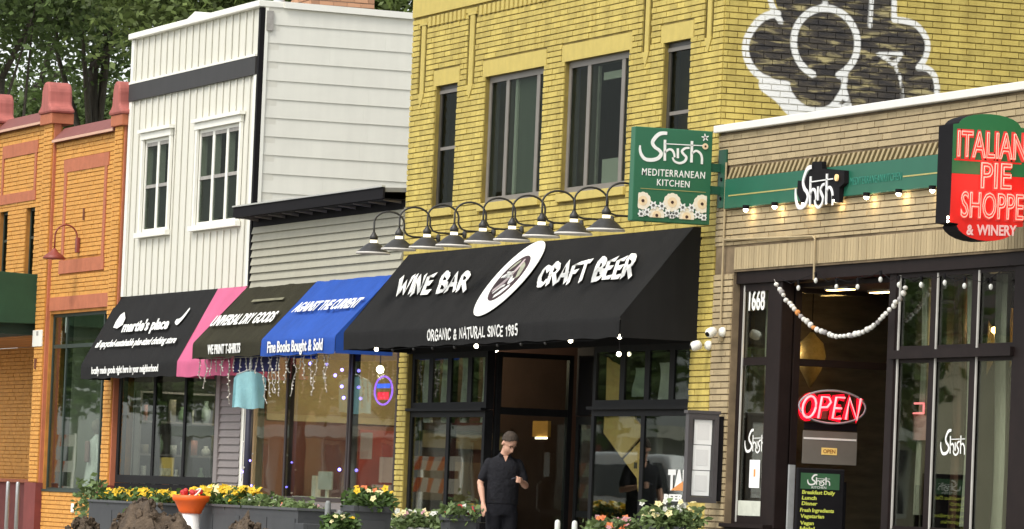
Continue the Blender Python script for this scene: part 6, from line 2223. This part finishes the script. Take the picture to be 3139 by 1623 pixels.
# hair: cap over the back and top of the skull
mb = MB()
n, rows = 36, 12
for j in range(rows + 1):
    ph = j / rows
    for k in range(n):
        t = 2 * math.pi * k / n
        sn = math.sin(t)
        lim = 0.50 - (0.21 * sn ** 1.5 if sn > 0 else -0.20 * (-sn)) + 0.02 * math.sin(k * 2.3)
        p2 = ph * math.pi * lim
        e = 1.0 + 0.07 * noise.noise(V((k * 0.9, j * 0.7, 2)))
        mb.v.append(tuple(hp(0.082 * math.sin(p2) * math.cos(t) * e, -0.006 + 0.101 * math.sin(p2) * math.sin(t) * e, 0.037 + 0.102 * math.cos(p2) * e)))
for j in range(rows):
    for k in range(n):
        k2 = (k + 1) % n
        mb.f.append((j * n + k, (j + 1) * n + k, (j + 1) * n + k2, j * n + k2))
        mb.m.append(0)
ho = mb.build('hair', M_HAIR, MAN, smooth=True)
sd = ho.modifiers.new('thick', 'SOLIDIFY')
sd.thickness = 0.008
for s in (-1, 1):
    MB().ball(hp(s * 0.032, 0.086, 0.004), 0.0085, 8).build('eye', mat('eye_dark', (0.05, 0.03, 0.02), 0.3, 0.1, 9), MAN)
    m_ = MB()
    m_.tube([hp(s * 0.014, 0.097, 0.026), hp(s * 0.034, 0.093, 0.031), hp(s * 0.052, 0.080, 0.024)], 0.005, 6)
    m_.build('eyebrow', M_HAIR, MAN)
    m_ = MB()
    m_.lathe(mp(s * 0.11, 0.05, 0.0), [(0.045, 0.0), (0.048, 0.02), (0.045, 0.06), (0.03, 0.09)], 14, sx=1.0, sy=1.0)
    for k in range(len(m_.v)):
        v = V(m_.v[k]) - mp(s * 0.11, 0.05, 0)
        f_ = v.dot(MBX)
        m_.v[k] = tuple(V(m_.v[k]) + MBX * f_ * 1.7 - V((0, 0, max(0, f_) * 0.5 * (v.z / 0.09))))
    m_.build('shoe', M_BLK, MAN, smooth=True)
PH = MB().prism([mp(0.128, 0.285, 1.243), mp(0.122, 0.340, 1.253), mp(0.030, 0.345, 1.232), mp(0.036, 0.290, 1.222)], (0, 0, 0.009)).build('phone', mat('phone_case', (0.10, 0.10, 0.12), 0.2, 0.1, 9), None, recalc=True)
tag(PH, 'small dark phone held in the hand of the man in black', 'phone')

# ------------------------------------------------------------ things inside the shops
DF = []
for k, (x, y, lb, w) in enumerate(((-26.50, 0.42, 'white-clad dress form in the middle of the orange shop window', 0.17), (-25.62, 0.42, 'white-clad dress form at the right end of the orange shop window', 0.16))):
    d = thing('dress_form', (x, y, 0.3), lb, 'mannequin', 'dress forms in the orange shop window')
    M_DR = mat('white_dress', (0.66, 0.68, 0.64), 0.85, 0.10, 6, bump=0.4, bscale=22)
    MB().lathe((x, y, 0.3), [(0.30, 0.50), (0.27, 0.62), (0.20, 0.85), (w * 0.9, 1.0), (w * 1.1, 1.2), (w * 1.15, 1.33), (0.07, 1.42), (0.05, 1.47)], 20, sy=0.7).build('dress', M_DR, d, smooth=True)
    MB().box(x - 0.10, x + 0.10, y - 0.16, y - 0.125, 1.32, 1.66).build('bodice', mat('dusty_bodice', (0.25, 0.15, 0.13), 0.85, 0.2, 6), d, bevel=0.02)
    MB().ball((x, y, 1.90), 0.09, 12, sz=1.25).build('head', mat('form_head', (0.20, 0.18, 0.13), 0.7, 0.2, 9), d, smooth=True)
    MB().tube([(x, y, 1.70), (x, y, 1.83)], 0.045, 10).build('neck', mat('form_head', (0.2, 0.18, 0.13)), d)
    MB().tube([(x, y, 0.31), (x, y, 0.82)], 0.02, 8).build('stand', M_STEEL, d)
    for s in (-1, 1):
        MB().tube([(x + s * w, y, 1.62), (x + s * (w + 0.10), y - 0.02, 1.3), (x + s * (w + 0.16), y - 0.08, 0.95)], [0.05, 0.045, 0.03], 8).build('sleeve', M_DR, d, smooth=True)

p_ = thing('poster', (-21.35, 0.3, 1.04), 'yellow picture poster standing in the window below the black script awning', 'poster')
MB().box(-22.02, -21.17, 0.14, 0.155, 1.14, 1.42).build('board', mat('poster_yellow', (0.72, 0.46, 0.10), 0.6, 0.15, 5), p_)
MB().box(-21.92, -21.27, 0.136, 0.1395, 1.15, 1.26).build('picture', mat('poster_print', (0.62, 0.50, 0.34), 0.6, 0.5, 14), p_)
sh = thing('display_shelf', (-20.6, 1.2, 0), 'dark shelf unit crowded with pale gifts inside the white building shop', 'shelf')
mb = MB()
for z in (0.95, 1.45, 1.95, 2.4):
    mb.box(-23.62, -23.36, 0.25, 2.2, z, z + 0.03)
mb.build('boards', M_GPIER, sh)
MB().box(-23.62, -23.36, 0.22, 0.25, 0, 2.43).build('upright', M_GPIER, sh)
MB().box(-23.62, -23.36, 2.2, 2.23, 0, 2.43).build('upright', M_GPIER, sh)
rg = random.Random(77)
cols = [(0.62, 0.60, 0.54), (0.35, 0.42, 0.36), (0.55, 0.22, 0.16), (0.70, 0.68, 0.62), (0.28, 0.24, 0.18), (0.22, 0.32, 0.20)]
k = 0
for z in (0.98, 1.48, 1.98):
    x = 0.34
    while x < 2.1:
        h_, w_ = rg.uniform(0.12, 0.36), rg.uniform(0.03, 0.075)
        prof = [(w_ * 0.6, 0), (w_, h_ * 0.3), (w_ * 0.95, h_ * 0.6), (w_ * 0.4, h_ * 0.8), (w_ * 0.5, h_)] if k % 2 else [(w_, 0), (w_, h_), (w_ * 0.9, h_)]
        o = MB().lathe((-23.47, x, z + 0.001), prof, 10).build('ornament', mat('gift_%d' % (k % 6), cols[k % 6], 0.6, 0.15, 9), None, smooth=True)
        tag(o, 'small pale ornament on the shelves of the gift shop', 'ornament', 'ornaments on the gift shop shelves')
        x += rg.uniform(0.15, 0.24)
        k += 1
pc = thing('computer', (-15.3, 0.6, 0.86), 'white desktop computer screen on the bookshop window desk', 'computer')
MB().box(-15.62, -15.02, 0.60, 0.63, 1.03, 1.28).build('screen', M_WTRIM, pc, bevel=0.01)
MB().box(-15.36, -15.28, 0.63, 0.66, 0.88, 1.05).build('stand', M_WTRIM, pc)
MB().box(-15.5, -14.9, 0.52, 0.72, 0.862, 0.93).build('base', M_WTRIM, pc, bevel=0.01)
tag(MB().box(-15.95, -15.78, 0.62, 0.70, 0.862, 1.22).build('card_reader', M_WTRIM, None), 'small white card on a stand left of the bookshop computer', 'card')
tag(MB().box(-16.6, -15.95, 0.55, 0.8, 0.862, 0.93).build('paper_stack', M_PAPER, None), 'stack of white paper at the left end of the bookshop desk', 'papers')
for k, (x0, x1, z0, z1, lb) in enumerate(((-12.45, -11.95, 1.45, 1.80, 'pale pink sheet high in the narrow bookshop pane'), (-11.62, -11.0, 1.15, 1.48, 'larger pale pink sheet low in the narrow bookshop pane, near the pillar'), (-11.9, -11.1, 0.88, 1.12, 'lowest pale pink sheet in the narrow bookshop pane'))):
    tag(MB().box(x0, x1, 0.14, 0.146, z0, z1).build('paper_sheet', mat('pink_paper', (0.62, 0.36, 0.30), 0.7, 0.12, 5), None), lb, 'paper')
MB().box(-16.925, -16.87, 1.60, 2.5, 0.3, 1.9).build('red_panel', mat('red_screen', (0.40, 0.07, 0.06), 0.8, 0.2, 2), GB)
NE = thing('neon_sign', (-11.55, 0.14, 2.15), 'oval blue and red neon sign in the narrow bookshop pane', 'neon sign')
FN = front_at(0.13)
MB().tube([FN.p(-11.55 + 0.36 * math.cos(R(t)), 2.35 + 0.185 * math.sin(R(t)), 0.0) for t in range(0, 360, 12)], 0.013, 6, closed=True).build('oval_tube', mat('violet_neon', (0.3, 0.1, 0.8), 0.4, 0, 1, emit=1.3, ecol=(0.40, 0.16, 1.0)), NE)
m_ = MB()
rect(m_, FN, -11.80, -11.28, 2.38, 2.44, 0, 0.01)
m_.build('blue_word', mat('blue_neon', (0.05, 0.1, 0.6), 0.4, 0, 1, emit=1.1, ecol=(0.06, 0.16, 1.0)), NE)
m_ = MB()
rect(m_, FN, -11.76, -11.32, 2.23, 2.33, 0, 0.01)
m_.build('red_word', mat('hot_neon', (0.6, 0.02, 0.05), 0.4, 0, 1, emit=1.1, ecol=(1.0, 0.03, 0.08)), NE)
# wine bar window
M_CLOTH = mat('pale_drape', (0.50, 0.49, 0.44), 0.85, 0.18, 3, streak=0.5)


def drape(x0, x1, y, z0, z1, label, m, group, taper=0.6, name='drape'):
    mb = MB()
    nx, nz = 12, 10
    for j in range(nz + 1):
        t = j / nz
        for i in range(nx + 1):
            s = i / nx
            w = (x1 - x0) * (taper + (1 - taper) * abs(t - 0.15))
            xc = (x0 + x1) / 2 + 0.04 * math.sin(t * 5 + x0)
            mb.v.append((xc + (s - 0.5) * w, y + 0.03 * math.sin(s * 16 + t), z0 + (z1 - z0) * t))
    for j in range(nz):
        for i in range(nx):
            a = j * (nx + 1) + i
            mb.f.append((a, a + 1, a + nx + 2, a + nx + 1))
            mb.m.append(0)
    n0 = len(mb.v)
    mb.v += [(v[0], v[1] + 0.012, v[2]) for v in mb.v]
    mb.f += [tuple(q + n0 for q in f[::-1]) for f in mb.f]
    mb.m = [0] * len(mb.f)
    return tag(mb.build(name, m, None, smooth=True), label, 'drape', group)


for k, x in enumerate((-9.82, -9.12, -8.38, -7.62)):
    drape(x - 0.21, x + 0.21, 0.14, 1.93, 2.78, '%s pale cloth drape from the left in the wine bar transom' % ORD[k], M_CLOTH, 'drapes in the wine bar window')
drape(-2.70, -2.18, 0.14, 2.22, 2.55, 'pale grey-green cloth in the second lite of the right wine bar transom', mat('grey_green_cloth', (0.30, 0.34, 0.28), 0.85, 0.12, 3), 'drapes in the wine bar window', 0.95)
drape(-1.96, -1.38, 0.14, 2.12, 2.60, 'white gathered cloth in the third lite of the right wine bar transom', M_CLOTH, 'drapes in the wine bar window', 0.7)
wp = thing('map_panel', (-2.8, 0.1, 1.15), 'tan wooden state-shaped panel hung inside the right wine bar window', 'wall panel')
M_PLY = mat('plywood', (0.66, 0.42, 0.14), 0.65, 0.14, 3, stretch=(4, 4, 1))
m_ = MB()
plate(m_, front_at(0.11), [(-3.417, 2.13), (-3.425, 1.805), (-2.820, 1.52), (-2.270, 1.76), (-2.170, 1.83), (-2.430, 1.96), (-2.510, 2.09)], 0.02)
m_.build('upper_board', M_PLY, wp)
m_ = MB()
plate(m_, front_at(0.11), [(-2.770, 1.50), (-2.318, 1.291), (-2.270, 1.14), (-2.170, 1.14), (-2.190, 1.74)], 0.02)
m_.build('lower_board', M_PLY, wp)
m_ = MB()
plate(m_, front_at(0.11), [(-3.390, 2.14), (-2.920, 2.14), (-2.920, 2.56), (-3.090, 2.60), (-3.270, 2.63), (-3.410, 2.68)], 0.02)
m_.build('top_board', M_PLY, wp)
MB().box(-2.40, -2.32, 0.080, 0.089, 1.40, 1.47).build('knot', M_BARK, wp)
wl = thing('window_lettering', (-1.0, 0.09, 1.0), 'white tap room lettering with an orange swoosh in the right wine bar pane', 'lettering')
text3('lettering', 'TAP', (-1.28, 0.058, 1.18), (-0.66, 0.058, 1.18), (-1.28, 0.058, 1.385), M_LTR, wl, fat=0.06)
text3('lettering', 'BEER', (-1.38, 0.058, 1.05), (-0.80, 0.058, 1.05), (-1.38, 0.058, 1.12), M_LTR, wl, fat=0.05)
m_ = MB()
plate(m_, front_at(0.058), [(-1.18, 1.165), (-0.82, 1.165), (-0.82, 1.27)], 0.003, 0.006)
m_.build('swoosh', mat('orange_print', (0.7, 0.28, 0.08)), wl)
tag(MB().box(-1.6, -0.9, 1.0, 1.06, 1.45, 1.75).build('wood_crate_front', M_PLY, None), 'tan board behind the lettered right wine bar pane', 'board')
lg = thing('bar_sign', (-8.9, 2.6, 1.8), 'small amber-lit panel above the head of the man in black', 'lit panel')
MB().box(-9.05, -8.50, 1.30, 1.34, 1.80, 2.0).build('panel', mat('amber_panel', (0.50, 0.25, 0.05), 0.6, 0.2, 4, emit=0.06), lg)
MB().box(-8.9, -8.5, 1.285, 1.298, 1.775, 1.795).build('tube_lamp', M_BULB, lg)
# ceiling lamps inside the shops, some only added to brighten the rooms
def ceiling_lamp(x, y, z, w, label, col=(1.0, 0.82, 0.58), ceil=3.0):
    p = thing('ceiling_lamp', (x, y, z), label, 'ceiling lamp', 'ceiling lamps inside the shops')
    MB().ball((x, y, z), 0.055, 10).build('globe', M_BULB, p, smooth=True)
    MB().tube([(x, y, z + 0.05), (x, y, ceil)], 0.008, 6).build('stem', M_BLK, p)
    point_light('lamp_glow', (x, y, z - 0.09), w, col, p, 0.05)


ceiling_lamp(-15.2, 1.3, 2.72, 60, 'added fill light globe over the bookshop desk', ceil=3.1)  # added globe, lifts the dark bookshop interior
ceiling_lamp(-23.0, 0.7, 2.88, 9, 'left ceiling globe lamp in the gift shop', (1.0, 0.92, 0.78))
ceiling_lamp(-22.6, 1.3, 2.5, 9, 'middle ceiling globe lamp in the gift shop', (1.0, 0.92, 0.78))
ceiling_lamp(-22.3, 1.9, 2.60, 9, 'right ceiling globe lamp in the gift shop', (1.0, 0.92, 0.78))
ceiling_lamp(-9.2, 0.8, 2.9, 16, 'added fill light globe behind the left wine bar window', ceil=3.58)  # this and the next are added to lighten the wine bar rooms
ceiling_lamp(-2.4, 0.9, 2.9, 9, 'added fill light globe behind the right wine bar window', ceil=3.58)
# restaurant: pendants and drapes
M_SHADE = mat('rattan_shade', (0.42, 0.33, 0.18), 0.7, 0.3, 30, transl=0.5)


def pendant(x, y, z, r, label):
    p = thing('pendant_lamp', (x, y, z), label, 'pendant lamp', 'teardrop pendant lamps in the restaurant')
    MB().lathe((x, y, z), [(0.01, -0.34), (0.03, -0.30), (r * 0.7, -0.15), (r, 0.0), (r * 0.8, 0.14), (r * 0.3, 0.22), (0.02, 0.26)], 16).build('shade', mat('amber_glass', (0.45, 0.36, 0.20), 0.3, 0.2, 20, transl=0.7), p, smooth=True)
    MB().ball((x, y - r - 0.005, z + 0.03), 0.035, 8).build('bulb', M_WARM, p, smooth=True)
    MB().tube([(x, y, z + 0.25), (x, y, 3.48)], 0.006, 6).build('cord', M_BLK, p)
    point_light('pendant_glow', (x, y - r - 0.08, z + 0.03), 5.0, (1.0, 0.68, 0.35), p, 0.04)


pendant(1.2, 0.66, 2.66, 0.16, 'teardrop pendant lamp behind the neon OPEN sign glass')
pendant(4.93, 0.95, 2.74, 0.13, 'teardrop pendant lamp behind the middle of the right window')
pendant(5.50, 0.95, 2.84, 0.17, 'rounder teardrop pendant lamp behind the right end of the right window')
M_DRAPE2 = mat('ivory_drape', (0.40, 0.37, 0.30), 0.85, 0.25, 2.5, streak=0.6)
M_BRCOL = mat('brown_curtain', (0.13, 0.055, 0.035), 0.85, 0.25, 3, streak=0.5)
for k, (a, b, z0, m, lb) in enumerate(((0.60, 1.08, 1.1, M_DRAPE2, 'ivory drape behind the narrow left restaurant pane'), (4.66, 4.84, 1.0, M_DRAPE2, 'ivory drape at the left end of the right restaurant window'),
                                       (4.84, 5.20, 0.5, M_BRCOL, 'brown curtain behind the left lites of the right restaurant window'), (5.42, 5.70, 0.5, M_BRCOL, 'brown curtain behind the middle lites of the restaurant window'),
                                       (5.70, 6.14, 0.9, M_DRAPE2, 'ivory drape behind the middle lites of the restaurant window'), (6.38, 6.74, 0.7, M_DRAPE2, 'ivory drape at the right end of the restaurant window'))):
    drape(a, b, 0.36, z0, 3.38, lb, m, 'drapes in the restaurant window', 0.75)
rs = thing('red_neon', (4.70, 0.3, 2.0), 'small red neon shape in the first lite of the right restaurant window', 'neon sign')
FR_ = front_at(0.30)
MB().tube([FR_.p(4.62, 2.22), FR_.p(4.62, 2.02), FR_.p(4.92, 2.02), FR_.p(4.92, 2.12), FR_.p(4.70, 2.12)], 0.012, 6).build('tube', M_NRED, rs)
MB().box(4.60, 4.95, 0.315, 0.33, 1.75, 2.0).build('label_card', mat('pink_card', (0.60, 0.32, 0.30), 0.6, 0.1, 9), rs)

# ------------------------------------------------------------ across the street (seen mirrored in the shop windows)
def house(x, y, w, d, h, wall, roof, label, porch=True):
    r = thing('house', (x, y, 0), label, 'house', 'houses across the street')
    mb = MB()
    mb.box(x - w / 2, x + w / 2, y - d, y, 0, h)
    mb.prism([(x - w / 2, y, h), (x + w / 2, y, h), (x, y, h + w * 0.36)], (0, -d, 0))
    mb.build('wall', wall, r, recalc=True)
    rf = MB()
    for s in (-1, 1):
        rf.prism([(x + s * (w / 2 + 0.4), y + 0.5, h - 0.25), (x, y + 0.5, h + w * 0.37), (x, y + 0.5, h + w * 0.37 + 0.2), (x + s * (w / 2 + 0.4), y + 0.5, h - 0.05)], (0, -d - 1, 0))
    rf.build('roof', roof, r, recalc=True)
    for (wx, wz) in ((-0.3, 1.0), (0.3, 1.0), (-0.26, 3.9), (0.26, 3.9)):
        if wz + 1.5 < h + 0.5:
            cx = x + wx * w
            MB().box(cx - 0.75, cx + 0.75, y + 0.01, y + 0.07, wz, wz + 1.7).build('window_casing', M_WTRIM, r)
            MB().box(cx - 0.6, cx + 0.6, y + 0.071, y + 0.08, wz + 0.12, wz + 1.58).build('pane', mat('far_pane', (0.03, 0.035, 0.04), 0.1, 0.2, 3), r)
    MB().box(x - 0.5, x + 0.5, y + 0.01, y + 0.06, 0.3, 2.4).build('door', mat('far_door', (0.16, 0.05, 0.03), 0.5, 0.1, 4), r)
    if porch:
        MB().box(x - w * 0.45, x + w * 0.45, y + 0.08, y + 1.9, 2.75, 3.1).build('porch_roof', M_WTRIM, r)
        for q in (-0.42, -0.15, 0.15, 0.42):
            MB().box(x + q * w - 0.1, x + q * w + 0.1, y + 1.6, y + 1.8, 0.3, 2.75).build('porch_post', M_WTRIM, r)
        MB().box(x - w * 0.45, x + w * 0.45, y + 0.08, y + 1.9, -0.1, 0.3).build('porch_floor', M_GREY, r)
    return r


M_SHING = mat('dark_shingle', (0.06, 0.05, 0.045), 0.9, 0.3, 3)
house(-62, -29, 9, 10, 5.6, mat('house_cream', (0.62, 0.55, 0.40), 0.8, 0.1, 2), M_SHING, 'cream house across the street, nearest the restaurant')
house(-74, -29, 9, 10, 5.8, mat('house_white', (0.72, 0.71, 0.67), 0.8, 0.06, 2), M_SHING, 'white house with a porch across the street')
house(-86.5, -29, 10, 10, 6.0, mat('house_red', (0.24, 0.07, 0.05), 0.8, 0.15, 2), M_SHING, 'red brick house with a white porch across the street')
house(-99, -29, 9, 10, 5.6, mat('house_grey', (0.40, 0.40, 0.37), 0.8, 0.08, 2), M_SHING, 'grey house across the street, second from the far end')
house(-111, -29, 9, 10, 5.8, mat('house_tan', (0.46, 0.33, 0.18), 0.8, 0.1, 2), M_SHING, 'tan house at the far end across the street')


for k, (tx, ty, hh, lb) in enumerate(((-52, -24.5, 8, 'first street tree across the road, nearest the restaurant'), (-68, -25, 9, 'second street tree across the road'), (-80.5, -24.5, 8.5, 'third street tree across the road'),
                                   (-93, -25, 9, 'fourth street tree across the road'), (-105, -24.5, 9, 'fifth street tree across the road'), (-119, -25, 9.5, 'sixth street tree across the road, farthest away'))):
    tree('street_tree', tx, ty, hh, [(tx, ty, hh * 0.62, 2.6, 2.0), (tx + 1.2, ty + 0.5, hh * 0.5, 1.8, 1.2), (tx - 1.4, ty - 0.3, hh * 0.52, 1.8, 1.3)], 0.2, lb, M_LEAF, 110, 60 + k, size=0.32, per=24, spread=1.0, group='street trees across the road')


def barricade(x, y, w, boards, label, top):
    r = thing('barricade', (x, y, -0.13), label, 'barricade', 'striped barricades in the street')
    M_BW = mat('barricade_white', (0.80, 0.78, 0.72), 0.5, 0.05, 5)
    M_BO = mat('barricade_orange', (0.80, 0.16, 0.03), 0.5, 0.05, 5)
    for s in (-1, 1):
        MB().box(x + s * w * 0.42 - 0.03, x + s * w * 0.42 + 0.03, y - 0.03, y + 0.03, -0.12, top).build('post', M_WTRIM, r)
        MB().box(x + s * w * 0.42 - 0.05, x + s * w * 0.42 + 0.05, y - 0.6, y + 0.6, -0.13, -0.06).build('foot', M_STEEL, r)
    for z in boards:
        b = MB().box(x - w / 2, x + w / 2, y + 0.035, y + 0.06, z, z + 0.22).build('board', M_BW, r)
        k = 0
        while -w / 2 + k * 0.6 + 0.45 < w / 2:
            a = x - w / 2 + k * 0.6
            MB().prism([(a, y + 0.061, z), (a + 0.2, y + 0.061, z + 0.22), (a + 0.45, y + 0.061, z + 0.22), (a + 0.25, y + 0.061, z)], (0.0, 0.003, 0)).build('stripe', M_BO, b, recalc=True)
            k += 1


barricade(-44.6, -4.6, 2.2, (0.70, 1.20, 1.70), 'tall three-board orange and white barricade mirrored in the orange shop window', 1.95)
barricade(-22.3, -4.6, 2.2, (1.06, 1.40), 'two-board orange and white barricade mirrored in the left wine bar window', 1.6)


# white van parked on the far side, mirrored in the restaurant windows
VN = thing('parked_van', (-38.5, -15.2, -0.13), 'white van parked across the street, mirrored in the restaurant windows', 'van')
M_VAN = mat('van_white', (0.78, 0.78, 0.76), 0.3, 0.04, 2)
vz = -0.13
mb = MB()
mb.prism([(-41.2, -16.1, vz + 0.45), (-35.8, -16.1, vz + 0.45), (-35.7, -16.1, vz + 1.15), (-36.6, -16.1, vz + 1.3), (-37.3, -16.1, vz + 2.1), (-41.2, -16.1, vz + 2.15)][::-1], (0, 1.8, 0))
mb.build('body', M_VAN, VN, bevel=0.06, recalc=True)
MB().prism([(-37.95, -14.29, vz + 1.3), (-36.85, -14.29, vz + 1.3), (-37.4, -14.29, vz + 1.95), (-37.95, -14.29, vz + 1.95)], (0, 0.004, 0)).build('side_window', mat('far_pane', (0.03, 0.035, 0.04)), VN, recalc=True)
MB().box(-40.9, -38.2, -14.29, -14.285, vz + 1.3, vz + 1.9).build('side_window', mat('far_pane', (0.03, 0.035, 0.04)), VN)
for wx in (-40.2, -36.7):
    for wy in (-16.1, -14.3):
        w_ = MB().lathe((wx, wy - 0.1, vz + 0.34), [(0.34, 0), (0.34, 0.2)], 20, axis=(0, 1, 0)).build('wheel', M_BLK, VN)
        MB().lathe((wx, wy + 0.101, vz + 0.34), [(0.2, 0), (0.18, 0.02)], 16, axis=(0, 1, 0)).build('rim', M_STEEL, w_)
